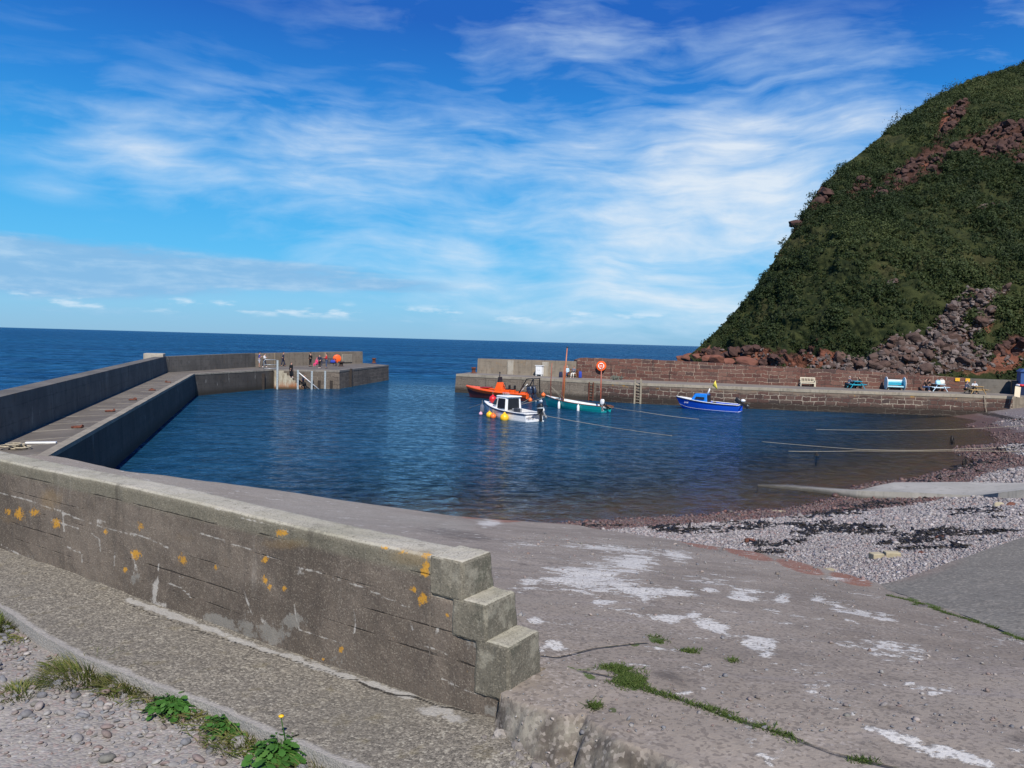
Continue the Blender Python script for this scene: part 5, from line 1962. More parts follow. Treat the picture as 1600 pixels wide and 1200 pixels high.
verge_grass()
for i, (px, py, r, h, n, dry, lab) in enumerate([
        (140, 1050, .19, .13, 520, .35, 'wide tuft of yellowish grass at the pavement edge, beside the biggest gap in the pebbles'),
        (205, 1068, .13, .11, 330, .4, 'small grass tuft at the pavement edge between the widest tuft and the dark leafy weed'),
        (-8, 975, .16, .12, 380, .1, 'dark green grass tuft at the pavement edge by the left side of the picture'),
        (32, 1080, .10, .06, 160, .3, 'thin flat tuft of grass growing out in the pebbles'),
        (505, 1198, .15, .10, 380, .45, 'pale grass tuft at the pavement edge below the yellow-flowered weed'),
        (385, 1150, .15, .08, 300, .4, 'low mixed grass tuft between the two leafy weeds with fine and broad leaves'),
        (300, 1110, .12, .05, 160, .9, 'dry straw-coloured grass beside the dark leafy weed'),
        (250, 1080, .10, .07, 160, .55, 'withered grass tuft behind the dark leafy weed')]):
    p = P(px, py, GZ + .01)
    grass_tuft((p.x, p.y, GZ), lab, r, h, n, 200 + i, dry)
for i, (px, py, r, h, ns, leaf, fl, lob, lab) in enumerate([
        (272, 1105, .15, .075, 130, .028, False, True, 'low dark green leafy weed at the pavement edge beside the dry grass'),
        (362, 1135, .14, .065, 120, .024, False, False, 'bright green fine-leaved weed at the pavement edge left of the flowering one'),
        (437, 1182, .14, .10, 90, .042, True, True, 'broad-leaved green weed with a single yellow flower at the pavement edge')]):
    p = P(px, py, GZ + .01)
    leafy_weed((p.x, p.y, GZ), lab, r, h, ns, 300 + i, leaf, fl, lob)


def build_moss():
    """small tufts of moss and grass in the joints of the slabs"""
    g = np.random.default_rng(77)
    pts = []
    for (L, w), dens in zip(moss_lines, (210, 45, 120)):
        for (x1, y1), (x2, y2) in zip(L[:-1], L[1:]):
            d = math.hypot(x2 - x1, y2 - y1)
            k = int(d * dens)
            t = g.random(k)
            ox = g.normal(0, w * .33, k)
            nx, ny = -(y2 - y1) / d, (x2 - x1) / d
            pts.append(np.stack([x1 + (x2 - x1) * t + nx * ox, y1 + (y2 - y1) * t + ny * ox], -1))
    for (px, py, a, b, n) in [(985, 1068, 24, 12, 260), (968, 1050, 16, 5, 90), (1025, 1000, 15, 6, 110), (993, 1007, 9, 3, 40), (1080, 1019, 12, 3, 50), (920, 1057, 14, 5, 70), (1428, 936, 14, 4, 80), (1455, 943, 16, 4, 80), (930, 1105, 8, 4, 50), (958, 1110, 8, 4, 40), (1145, 1035, 6, 3, 16), (862, 1036, 14, 4, 50)]:
        q = g.normal(0, .5, (n, 2)) * (a, b) + (px, py)
        for u in q:
            p = P(u[0], u[1], 4.0)
            for _ in range(3):
                p = P(u[0], u[1], float(z_apron(np.array([p.x]), np.array([p.y]))[0]))
            pts.append(np.array([[p.x, p.y]]))
    pts = np.concatenate(pts)
    keep = smooth_noise(pts[:, 0], pts[:, 1], 3.5, 121, 4) > .45
    pts = pts[keep]
    z = zf_apron(pts[:, 0], pts[:, 1])
    V, F, tone, hue = [], [], [], []
    for (x, y), zz in zip(pts, z):
        tn = g.random()
        for _ in range(9):
            a = g.uniform(0, 6.28)
            h = g.uniform(.008, .024)
            o = Vector((x + g.normal(0, .012), y + g.normal(0, .012), zz - .003))
            s = Vector((math.cos(a), math.sin(a), 0)) * g.uniform(.0022, .004)
            l = Vector((g.normal(0, .9), g.normal(0, .9), .8)) * h
            b0 = len(V)
            V += [tuple(o - s), tuple(o + s), tuple(o + l * .6 + s * .8), tuple(o + l)]
            F.append((b0, b0 + 1, b0 + 2, b0 + 3))
            tone += [min(1, tn * .6 + g.random() * .3)] * 4
            hue += [g.random() * .85] * 4
    o = np_mesh('moss', np.array(V), np.array(F), C['moss'], None, False, {'tone': tone, 'hue': hue})
    tag(o, 'green moss and short grass growing along the joints of the concrete slabs', 'moss', kind='stuff')


C['moss'] = mat_leaf('moss_blades', (.035, .062, .012), (.07, .105, .022), (.14, .15, .05))
build_moss()


def build_litter():
    """little stones and grit lying on the slipway"""
    g = np.random.default_rng(131)
    n = 2600
    y = 3.2 + 13 * g.random(n) ** 1.8
    x = y * g.uniform(.0, .72, n)
    ok = inside(x, y, ap_poly)
    x, y = x[ok], y[ok]
    s = scatter('slipway_grit', ICO1, np.stack([x, y, zf_apron(x, y)], -1), np.clip(g.lognormal(math.log(.0065), .5, len(x)), .003, .024) * np.clip(y / 7, .8, 2), mat_stones('grit', peb_cols), .55, .4, .14, 12)
    tag(s, 'loose grit and small stones scattered over the slipway', 'grit', kind='stuff')
    edge = [(p.x, p.y) for p in edge_bot]
    P0 = []
    for _ in range(240):
        k = g.uniform(0, len(edge) - 1.001)
        i = int(k)
        q = np.array(edge[i]) * (1 - k + i) + np.array(edge[i + 1]) * (k - i)
        P0.append((q[0] + g.normal(0, .05), q[1] + g.normal(0, .05) - .02, 4.17))
    s = scatter('broken_concrete', ICO2, np.array(P0), np.clip(g.lognormal(math.log(.013), .5, len(P0)), .005, .045), mat_stones('broken_bits', [(.12, .10, .085), (.2, .175, .15), (.3, .27, .235)]), .6, .5, .14, 13, smooth=False)
    tag(s, 'crumbled bits of concrete below the broken edge of the slipway', 'rubble', kind='stuff')


build_litter()


def stone_thing(name, px, py, z, size, mat, label, cat, rz=0.0, seed=0, box=False):
    p = P(px, py, z)
    g = np.random.default_rng(seed)
    if box:
        q = MB()
        q.at((0, 0, size[2] / 2), rz).box((0, 0, 0), size)
        o = q.build(name, mat, None, False, bevel=.014)
    else:
        bm = bmesh.new()
        bmesh.ops.create_icosphere(bm, subdivisions=3, radius=1)
        for _ in range(12):
            d = Vector(g.normal(size=3)).normalized()
            h = g.uniform(.45, .8)
            for v in bm.verts:
                e = v.co.dot(d) - h
                if e > 0:
                    v.co -= d * e
        me = bpy.data.meshes.new(name)
        bm.to_mesh(me)
        bm.free()
        me.materials.append(mat)
        me.set_sharp_from_angle(angle=R(28))
        o = bpy.data.objects.new(name, me)
        COL.objects.link(o)
        o.scale = size
        o.rotation_euler = (0, 0, rz)
    z0 = float(z_beach(np.array([p.x]), np.array([p.y]))[0])
    o.location = (p.x, p.y, z0 - (.02 if box else size[2] * .1))
    tag(o, label, cat)
    return o


C['tanblock'] = concrete('tan_block', (.30, .25, .15), (.38, .33, .22), (.22, .18, .11), 3.0)
stone_thing('concrete_block', 1369, 876, 2.6, (.20, .14, .115), C['tanblock'], 'squared tan building block on the shingle, left one of the touching pair', 'block', R(12), 1, True)
stone_thing('concrete_block', 1393, 876, 2.6, (.24, .14, .115), C['tanblock'], 'squared tan building block on the shingle, right one of the touching pair', 'block', R(-4), 2, True)
stone_thing('flat_stone', 1298, 892, 2.75, (.16, .12, .07), C['tanblock'], 'flat pale tan stone on the red edge of the slipway', 'stone', .3, 3)
stone_thing('red_stone', 1441, 872, 2.6, (.10, .07, .06), C['rock_red'], 'small red stone on the shingle right of the tan building blocks', 'stone', .6, 4)
stone_thing('red_stone', 1170, 850, 1.7, (.20, .15, .12), C['rock_red'], 'rounded red stone among seaweed beside the slipway edge', 'stone', .2, 5)
stone_thing('red_stone', 1580, 783, 1.1, (.34, .22, .22), C['rock_red'], 'large red stone on the shingle below the boat ramp', 'stone', .5, 6)
stone_thing('tan_stone', 1562, 785, 1.1, (.32, .2, .18), C['tanblock'], 'pale tan stone leaning against the large red stone below the boat ramp', 'stone', .9, 7)
stone_thing('tan_stone', 1216, 800, .05, (.28, .18, .12), C['tanblock'], 'small brown stone standing alone in the shallow water', 'stone', .1, 8)
stone_thing('red_stone', 1470, 847, 2.3, (.13, .09, .06), C['rock_red'], 'flat red stone in the seaweed patch above the tan blocks', 'stone', .1, 9)

# ------------------------------------------------------------------ people
def blob(name, joints, edges, mat, parent, sub=2, root=0):
    """one smooth skinned surface grown along edges; joints: (x, y, z, radius[, radius2])"""
    me = bpy.data.meshes.new(name)
    me.from_pydata([j[:3] for j in joints], edges, [])
    me.materials.append(mat)
    o = bpy.data.objects.new(name, me)
    link(o, parent)
    sk = o.modifiers.new('skin', 'SKIN')
    sk.use_smooth_shade = True
    d = me.skin_vertices[0].data if me.skin_vertices else None
    if d is None:
        bm = bmesh.new()
        bm.from_mesh(me)
        bm.verts.layers.skin.verify()
        bm.to_mesh(me)
        bm.free()
        d = me.skin_vertices[0].data
    for i, j in enumerate(joints):
        d[i].radius = (j[3], j[4] if len(j) > 4 else j[3])
        d[i].use_root = (i == root)
    sb = o.modifiers.new('subdivision', 'SUBSURF')
    sb.levels = sb.render_levels = sub
    return o


def person(label, loc, rz, pose='stand', top='c_black', legs='c_black', shoes='c_black', hair='hair', h=1.72, arms='down', short=False, sleeves=True, hood=None, extra=None, group=None):
    """a figure facing local +y. poses: stand, walk, sit, stairs, crouch; arms: down, front, hips, table, lap, hold"""
    root = thing('person', label, 'person', loc, rz, group)
    k = h / 1.72
    sit = pose == 'sit'
    pz = .52 if sit else (.62 if pose == 'crouch' else .93)
    ln = {'stand': .02, 'walk': .05, 'sit': .10 if arms == 'table' else -.02, 'stairs': .06, 'crouch': .3}[pose]
    J = {}
    J['pel'] = (0, 0, pz)
    J['spine'] = (0, ln * .35, pz + .19)
    J['chest'] = (0, ln * .8, pz + .39)
    J['neck'] = (0, ln * 1.05, pz + .555)
    J['jaw'] = (0, ln * 1.15 + .02, pz + .625)
    J['head'] = (0, ln * 1.2 + .01, pz + .70)
    J['crown'] = (0, ln * 1.2, pz + .765)
    st = {'stand': (.02, -.02), 'walk': (.20, -.20), 'stairs': (.12, -.06), 'crouch': (.3, .1), 'sit': (0, 0)}[pose]
    for s, n in ((-1, 'l'), (1, 'r')):
        f = st[0] if s < 0 else st[1]
        J['hip' + n] = (s * .095, 0, pz - .04)
        if sit:
            J['knee' + n] = (s * .12, .43, pz - .02)
            J['ank' + n] = (s * .12, .46 + s * .04, .09)
        elif pose == 'crouch':
            J['knee' + n] = (s * .14, .34, pz - .12 + s * .05)
            J['ank' + n] = (s * .12, .10 + s * .1, .09)
        else:
            J['knee' + n] = (s * .10, f * .55 + .03, .50)
            J['ank' + n] = (s * .10, f, .09)
        a = J['ank' + n]
        J['heel' + n] = (a[0], a[1] - .05, .045)
        J['toe' + n] = (a[0] + s * .02, a[1] + .15, .035)
        cy, cz = J['chest'][1], J['chest'][2]
        J['sho' + n] = (s * .185, cy, cz + .075)
        if arms == 'down' or (arms == 'phone' and s < 0):
            sw = f * .5
            J['elb' + n] = (s * .235, cy - .03 - sw * .5, cz - .20)
            J['wri' + n] = (s * .245, cy + .05 - sw, cz - .44)
        elif arms == 'hips':
            J['elb' + n] = (s * .36, cy - .06, cz - .16)
            J['wri' + n] = (s * .20, cy + .10, cz - .33)
        elif arms in ('front', 'phone', 'hold'):
            J['elb' + n] = (s * .23, cy + .04, cz - .19)
            J['wri' + n] = (s * .07, cy + .26, cz - .10)
        elif arms == 'table':
            J['elb' + n] = (s * .25, cy + .16, cz - .17)
            J['wri' + n] = (s * .12, cy + .40, cz - .13)
        else:
            J['elb' + n] = (s * .24, cy + .05, cz - .20)
            J['wri' + n] = (s * .10, cy + .27, cz - .33)
    J = {q: Vector(v) * k for q, v in J.items()}

    def build(name, chain, rad, mat, sub=2):
        ids, js, es = {}, [], []
        for a, b in chain:
            for q in (a, b):
                if q not in ids:
                    ids[q] = len(js)
                    js.append((*J[q], rad[q] * k))
            es.append((ids[a], ids[b]))
        return blob(name, js, es, mat, root, sub)
    # body: torso, head, arms, legs, hands with five fingers each -- one surface
    rad = dict(pel=.115, spine=.105, chest=.125, neck=.055, jaw=.072, head=.088, crown=.066)
    chain = [('pel', 'spine'), ('spine', 'chest'), ('chest', 'neck'), ('neck', 'jaw'), ('jaw', 'head'), ('head', 'crown')]
    J['nose'] = J['head'] + Vector((0, .098, -.025)) * k
    rad['nose'] = .016
    chain.append(('head', 'nose'))
    for n in 'lr':
        s = -1 if n == 'l' else 1
        rad.update({'hip' + n: .085, 'knee' + n: .055, 'ank' + n: .038, 'heel' + n: .036, 'toe' + n: .03, 'sho' + n: .056, 'elb' + n: .04, 'wri' + n: .028, 'palm' + n: .030})
        d = (J['wri' + n] - J['elb' + n]).normalized()
        J['palm' + n] = J['wri' + n] + d * .065 * k
        sd = d.cross(Vector((0, 1, 0)) if abs(d.y) < .8 else Vector((0, 0, 1))).normalized()
        chain += [('pel', 'hip' + n), ('hip' + n, 'knee' + n), ('knee' + n, 'ank' + n), ('ank' + n, 'toe' + n), ('chest', 'sho' + n), ('sho' + n, 'elb' + n), ('elb' + n, 'wri' + n), ('wri' + n, 'palm' + n)]
        bend = Vector((0, .35, -.2))
        for q, (off, L) in enumerate([(-.028, .062), (-.010, .072), (.009, .068), (.027, .054)]):
            a, b = 'f%d%s' % (q, n), 'g%d%s' % (q, n)
            J[a] = J['palm' + n] + (d * L * .55 + sd * off + bend * .012) * k
            J[b] = J['palm' + n] + (d * L * .95 + sd * off * 1.1 + bend * .045) * k
            rad[a], rad[b] = .009, .008
            chain += [('palm' + n, a), (a, b)]
        J['t' + n] = J['wri' + n] + (d * .045 - sd * .042 * s) * k
        rad['t' + n] = .010
        chain.append(('wri' + n, 't' + n))
    build('body', chain, rad, C['skin'])
    # clothes follow the body a little outside it
    tr = dict(pel=.135, spine=.125, chest=.145, neck=.068)
    tc = [('pel', 'spine'), ('spine', 'chest'), ('chest', 'neck')]
    J['neck'] = J['neck'] - Vector((0, 0, .03)) * k
    for n in 'lr':
        tr.update({'sho' + n: .072, 'elb' + n: .055, 'cuff' + n: .043})
        J['cuff' + n] = J['elb' + n].lerp(J['wri' + n], .88)
        tc += [('chest', 'sho' + n), ('sho' + n, 'elb' + n)] + ([('elb' + n, 'cuff' + n)] if sleeves else [])
        if not sleeves:
            J['elb' + n] = J['sho' + n].lerp(J['elb' + n], .8)
    build('jacket' if sleeves else 'top', tc, tr, C[top])
    lr = dict(pel=.137)
    lc = []
    for n in 'lr':
        lr.update({'hip' + n: .105, 'knee' + n: .075, 'hem' + n: .058})
        J['hem' + n] = J['knee' + n].lerp(J['ank' + n], .08 if short else .92)
        lc += [('pel', 'hip' + n), ('hip' + n, 'knee' + n), ('knee' + n, 'hem' + n)]
    build('shorts' if short else 'trousers', lc, lr, C[legs])
    for n in 'lr':
        build('shoe', [('heel' + n, 'toe' + n)], {'heel' + n: .052, 'toe' + n: .045}, C[shoes], 1)
    c = J['head'] + Vector((0, -.016, .024)) * k
    q = MB()
    q.ball(c, (.094 * k, .104 * k, .088 * k), 14, 8)
    q.v = [(x, min(y, c.y + .055 * k), z if y < c.y else max(z, c.z + .012 * k)) for x, y, z in q.v]
    q.build('hood' if hood else 'hair', C[hood or hair], root, True)
    e = MB()
    for s in (-1, 1):
        e.ball(J['head'] + Vector((s * .033, .083, .0)) * k, .009 * k, 8, 6)
    e.build('eyes', C['black'], root, True)
    mth = MB()
    mth.box(J['jaw'] + Vector((0, .074, -.0)) * k, (.04 * k, .012 * k, .009 * k))
    mth.build('mouth', C['c_brown'], root)
    ear = MB()
    for s in (-1, 1):
        ear.ball(J['head'] + Vector((s * .089, -.005, -.012)) * k, (.012 * k, .022 * k, .032 * k), 8, 6)
    ear.build('ears', C['skin'], root, True)
    return root


def stand(px, py, z=DECK):
    p = P(px, py, z)
    return (p.x, p.y, z + .02)


AZ = DECK + .015
person('person in a blue top and pale shorts standing by the breakwater parapet', stand(405, 574, AZ), R(-70), 'stand', 'c_blue', 'c_shorts', 'c_brown', 'hair', 1.75, 'front', True, False)
person('person in a white top walking beside the person in pale shorts', stand(413, 574, AZ), R(-100), 'walk', 'c_white', 'c_navy', 'c_white', 'hair', 1.6, 'front')
person('person in dark navy clothes standing behind the stair railing', stand(442, 572.3, AZ), R(-80), 'walk', 'c_navy', 'c_navy', 'c_black', 'hair', 1.74, 'down')
person('person in a slim black suit standing on the breakwater looking left', stand(485, 573, AZ), R(60), 'stand', 'c_black', 'c_black', 'c_black', 'hair', 1.78, 'down')
person('person in a navy top and white shoes standing next to the red jacket', stand(499.5, 575.5, AZ), R(160), 'stand', 'c_navy', 'c_black', 'c_white', 'hair', 1.6, 'hips')
person('person in a red jacket and jeans standing on the breakwater', stand(510, 575.5, AZ), R(110), 'stand', 'c_red', 'c_jean', 'c_black', 'hair', 1.8, 'front')
person('person in a black and white wetsuit walking down the harbour stair', tuple(on_face(1.05 + .31 * 2.5, .62, DECK - .02 - 3 * .27)), R(-120), 'stairs', 'c_black', 'c_black', 'c_white', 'hair', 1.7, 'down')
person('person in dark clothes crouching near the bottom of the harbour stair', tuple(on_face(1.05 + .31 * 6.5, .62, DECK - .02 - 7 * .27)), R(-120), 'crouch', 'c_navy', 'c_black', 'c_black', 'hair', 1.7, 'front')
q_ = P(495, 572.2, AZ)
person('person in a bright pink hooded jacket sitting by the breakwater parapet', (q_.x, q_.y, AZ - .1), R(150), 'sit', 'c_pink', 'c_pink', 'c_navy', 'hair', 1.55, 'lap', hood='c_pink')

BZ = DECK
# ------------------------------------------------------------------ seats, tables and other things on the pier
def slat_bench(loc, rz, mat, label, w=1.5):
    root = thing('bench', label, 'bench', loc, rz)
    for s in (-1, 1):
        q = MB()
        q.box((s * (w / 2 - .035), .20, .29), (.07, .07, .58))
        q.build('front_leg', mat, root, bevel=.008)
        q = MB()
        q.beam((s * (w / 2 - .035), -.24, 0), (s * (w / 2 - .035), -.30, .95), .07, .07)
        q.build('rear_leg', mat, root, bevel=.008)
        q = MB()
        q.beam((s * (w / 2 - .035), .25, .60), (s * (w / 2 - .035), -.27, .63), .08, .04)
        q.build('armrest', mat, root, bevel=.008)
    q = MB()
    for i in range(5):
        q.box((0, .20 - i * .098, .42), (w - .08, .082, .03))
    q.box((0, .215, .37), (w - .14, .03, .09))
    q.build('seat', mat, root)
    q = MB()
    q.box((0, -.295, .91), (w - .14, .04, .10))
    q.box((0, -.27, .52), (w - .14, .04, .06))
    for i in range(9):
        x = -(w / 2 - .14) + i * (w - .28) / 8
        q.beam((x, -.27, .53), (x, -.293, .88), .05, .018)
    q.build('backrest', mat, root)
    return root


def wall_angle(x):
    return math.atan2(back_at(x + .5) - back_at(x - .5), 1.0)


p = P(1265, 604.5, BZ)
slat_bench((p.x, back_at(p.x) - .62, BZ), wall_angle(p.x) + math.pi, C['cream'], 'cream slatted garden bench against the red stone pier wall')
p = P(887, 587, BZ)
SB = (p.x, back_at(p.x) - .75, BZ)
slat_bench(SB, wall_angle(p.x) + math.pi, C['wood'], 'dark brown bench with two people sitting on it by the concrete parapet', 1.7)
wa = wall_angle(p.x)
for dx, a in ((-.45, ('person in a light blue shirt and dark trousers sitting on the dark bench', 'c_lightblue', 'c_jean', 'c_black', 'hair_grey', 'lap')), (.38, ('person in a dark top and white trousers sitting on the dark bench', 'c_grey', 'c_cream', 'c_white', 'hair', 'front'))):
    person(a[0], (SB[0] + math.cos(wa) * dx, SB[1] + math.sin(wa) * dx - .02, BZ - .02), wa + math.pi, 'sit', a[1], a[2], a[3], a[4], 1.72, a[5])


def bag(loc, mat, label, s=(.34, .22, .42), rz=0.0):
    root = thing('bag', label, 'bag', loc, rz)
    q = MB()
    q.loft([[(sx * s[0] / 2 * f, sy * s[1] / 2 * f2, z * s[2]) for sx, sy in ((-1, -1), (-.6, -1.15), (.6, -1.15), (1, -1), (1, 1), (.6, 1.15), (-.6, 1.15), (-1, 1))] for z, f, f2 in ((0, .9, .9), (.1, 1, 1), (.6, .98, .95), (.9, .85, .6), (1, .7, .25))])
    q.build('sack', mat, root, True)
    q = MB()
    q.torus((0, 0, s[2] * 1.0), s[0] * .25, .012, 'Y', 14, 6, (0, math.pi))
    q.build('handle', mat, root, True)
    return root


bag((SB[0] - 1.12, SB[1] - .1, BZ), C['c_navy'], 'dark blue bag standing at the left end of the dark bench', (.4, .3, .62))
bag((SB[0] + 1.06, SB[1] - .25, BZ), C['c_blue'], 'blue bag standing at the right end of the dark bench', (.34, .26, .72))


def picnic_table(loc, rz, mats, label):
    top, leg = mats
    root = thing('picnic_table', label, 'picnic table', loc, rz)
    q = MB()
    for i in range(5):
        q.box((0, -.32 + i * .16, .745), (1.75, .145, .04))
    q.build('tabletop', top, root, bevel=.006)
    for s in (-1, 1):
        q = MB()
        for i in (0, 1):
            q.box((0, s * (.64 + i * .15), .445), (1.75, .135, .04))
        q.build('bench_seat', top, root, bevel=.006)
        q = MB()
        q.beam((s * .62, -.80, .40), (s * .62, .80, .40), .045, .10)
        q.build('cross_beam', leg, root)
        q = MB()
        q.beam((s * .62, -.33, .70), (s * .62, .33, .70), .045, .08)
        q.build('top_batten', leg, root)
        for e in (-1, 1):
            q = MB()
            q.beam((s * .67, e * .70, 0), (s * .67, e * .26, .72), .045, .10, (1, 0, 0))
            q.build('leg', leg, root)
    return root


def tpoint(px, py):
    return P(px, py, BZ)


T1, T2, T3 = tpoint(1337, 606.8), tpoint(1467, 611.5), tpoint(1526, 615.5)
picnic_table((T1.x, T1.y, BZ), R(82), (C['turq'], C['turq']), 'turquoise picnic table with two people, between the cream bench and the reel seat')
picnic_table((T2.x, T2.y + .3, BZ), R(84), (C['paleblue'], C['paleblue']), 'pale blue picnic table with bags on top, right of the reel seat')
picnic_table((T3.x, T3.y + .3, BZ), R(86), (C['wood_tan'], C['wood_tan']), 'tan wooden picnic table with two people, below the yellow signs')


def seated(t, sx, sy, face, args, **kw):
    person(args[0], (t[0] + sx, t[1] + sy, BZ - .06), face, 'sit', *args[1:5], 1.7, 'table', **kw)


seated((T1.x, T1.y), -.72, .1, R(-90), ('person with grey hair in a blue-grey jacket sitting at the turquoise picnic table', 'c_grey', 'c_navy', 'c_brown', 'hair_grey'))
seated((T1.x, T1.y), .72, .55, R(90), ('person in an olive jacket sitting on the right side of the turquoise picnic table', 'c_olive', 'c_black', 'c_black', 'hair'))
seated((T2.x, T2.y), -.76, .75, R(-90), ('person in a broad black coat sitting at the pale blue picnic table', 'c_black', 'c_black', 'c_black', 'hair'))
seated((T2.x, T2.y), -1.45, .15, R(-110), ('person in a maroon top and jeans sitting left of the broad black coat', 'c_brown', 'c_jean', 'c_white', 'hair'))
seated((T3.x, T3.y), -.76, .55, R(-90), ('person in a dark waistcoat sitting on the left of the tan picnic table', 'c_grey', 'c_black', 'c_black', 'hair_grey'))
seated((T3.x, T3.y), .35, 1.05, R(160), ('person in a pale grey top facing the harbour at the tan picnic table', 'c_palegrey', 'c_black', 'c_black', 'hair'))
bag((T2.x - .22, T2.y - .1, BZ + .766), C['turq_pale'], 'pale turquoise bag on the pale blue picnic table', (.42, .3, .34))
bag((T2.x + .3, T2.y + .1, BZ + .766), C['c_cream'], 'whitish carrier bag on the pale blue picnic table', (.5, .3, .42))
# box and cups on the tan table
q = MB()
q.lathe([(.035, 0), (.04, .005), (.045, .11), (.042, .11), (.036, .012), (.0005, .012)], n=14)
o = q.build('cup', C['white'], None, True, angle=40)
o.location = (T3.x - .18, T3.y + .2, BZ + .766)
tag(o, 'white cup standing on the tan picnic table', 'cup')


def reel_seat():
    p = P(1401, 609.5, BZ)
    root = thing('reel_seat', 'seat made from a big cable reel, painted turquoise with white rims', 'reel seat', (p.x, p.y + .4, BZ), wall_angle(p.x))
    for s in (-1, 1):
        q = MB()
        q.lathe([(.02, -.03), (.64, -.03), (.66, -.015), (.66, .015), (.64, .03), (.02, .03)], (s * .86, 0, .66), 'X', 40)
        w = q.build('reel_disc', C['turq_pale'] if s < 0 else C['turq_pale'], root, True, angle=30)
        q = MB()
        q.torus((s * .86, 0, .66), .645, .030, 'X', 44, 8)
        q.build('rim', C['white'], w, True)
    q = MB()
    for i in range(6):
        q.box((0, -.30 + i * .085, .40), (1.62, .08, .04))
    q.build('seat', C['turq'], root)
    q = MB()
    q.box((0, -.345, .36), (1.62, .03, .13))
    q.build('seat_front', C['turq_pale'], root)
    for i, (z, y, mt) in enumerate(((.56, .16, 'turq'), (.70, .185, 'turq'), (.84, .21, 'turq_pale'), (.98, .235, 'white'))):
        q = MB()
        q.beam((-.81, y, z), (.81, y, z), .03, .13)
        q.build('back_slat', C[mt], root)
    # the row of small white letters along the seat front, too small to read
    q = MB()
    g = random.Random(3)
    x = -.5
    while x < .5:
        w = g.uniform(.03, .06)
        if g.random() < .82:
            q.box((x + w / 2, -.362, .36), (w * .7, .006, .05))
        x += w + .022
    q.build('lettering', C['white'], root)
    q = MB()
    q.box((.62, -.1, .17), (.09, .09, .34))
    q.build('leg', C['wood_grey'], root)
    q = MB()
    q.box((-.62, -.1, .17), (.09, .09, .34))
    q.build('leg', C['wood_grey'], root)


reel_seat()


def barrel(loc, label, r=.29, h=.88):
    root = thing('drum', label, 'drum', loc)
    q = MB()
    q.lathe([(r * .8, 0), (r * .88, .02), (r * .98, h * .2), (r * 1.02, h * .5), (r * .98, h * .8), (r * .86, h * .96), (r * .84, h), (r * .78, h), (r * .78, h * .97), (.001, h * .97)], n=28)
    q.build('body', C['blue'], root, True, angle=50)
    q = MB()
    q.lathe([(r * .86, h * .965), (r * .9, h * .97), (r * .9, h * 1.01), (r * .84, h * 1.02), (r * .8, h * 1.0)], n=28)
    q.build('lid_ring', C['black'], root, True, angle=40)


p = P(1148, 599.5, BZ)
barrel((p.x, p.y + .9, BZ), 'blue plastic drum standing against the pier wall beside the white bucket')
root = thing('bucket', 'white bucket standing beside the blue drum', 'bucket', (p.x - .62, p.y + .95, BZ))
q = MB()
q.lathe([(.18, 0), (.20, .01), (.235, .55), (.25, .55), (.25, .59), (.225, .59), (.19, .03), (.001, .03)], n=24)
q.build('pail', C['white'], root, True, angle=40)
q = MB()
q.torus((0, 0, .56), .245, .006, 'Y', 16, 6, (math.pi, 2 * math.pi))
q.build('handle', C['steel'], root, True)

# white cabinet
p = P(843, 587.5, BZ)
root = thing('cabinet', 'white wooden cabinet on short legs against the concrete parapet', 'cabinet', (p.x, back_at(p.x) - .72, BZ), wall_angle(p.x))
q = MB()
q.box((0, 0, .66), (.78, .5, 1.0))
q.build('body', C['white'], root, bevel=.01)
q = MB()
q.box((0, -.02, 1.19), (.94, .62, .06))
q.build('lid', C['white'], root, bevel=.01)
for x in (-.2, .2):
    q = MB()
    q.box((x, -.262, .66), (.36, .02, .9))
    d_ = q.build('door', C['white'], root, bevel=.006)
    q = MB()
    q.box((x + (-.13 if x > 0 else .13), -.285, .68), (.02, .03, .1))
    q.build('handle', C['dark_grey'], d_)
for sx in (-1, 1):
    for sy in (-1, 1):
        q = MB()
        q.box((sx * .33, sy * .2, .08), (.08, .08, .16))
        q.build('leg', C['white'], root)


def bollard(loc, label, mat, r=.17, h=.5, mush=True):
    root = thing('bollard', label, 'bollard', loc)
    q = MB()
    q.lathe([(r * 1.5, 0), (r * 1.5, .05), (r * .95, .09), (r * .85, h * .7), (r, h * .8)], n=20)
    q.build('post', mat, root, True, angle=40)
    q = MB()
    if mush:
        q.lathe([(r, h * .78), (r * 1.7, h * .84), (r * 1.75, h * .95), (r * 1.3, h * 1.05), (.001, h * 1.07)], n=20)
    else:
        q.lathe([(r, h * .79), (r * 1.25, h * .82), (r * 1.25, h * 1.0), (r * 1.0, h * 1.06), (.001, h * 1.07)], n=20)
    q.build('cap', mat, root, True, angle=40)


C['bollard_dark'] = plain('dark_iron', (.05, .032, .026), .8, 0, .3, 9)
p = P(533, 572.5, AZ)
bollard((p.x, p.y, AZ), 'dark mushroom-headed iron bollard at the stair end of the breakwater', C['bollard_dark'], .26, .62)
p = P(592, 567, AZ)
bollard((p.x - .4, p.y - 2, AZ), 'rusty red iron bollard near the tip of the breakwater', C['rust'], .26, .72, False)
p = P(740, 583, BZ)
bollard((p.x, p.y, BZ), 'rusty iron bollard at the seaward end of the stone pier', C['rust'], .24, .66, False)

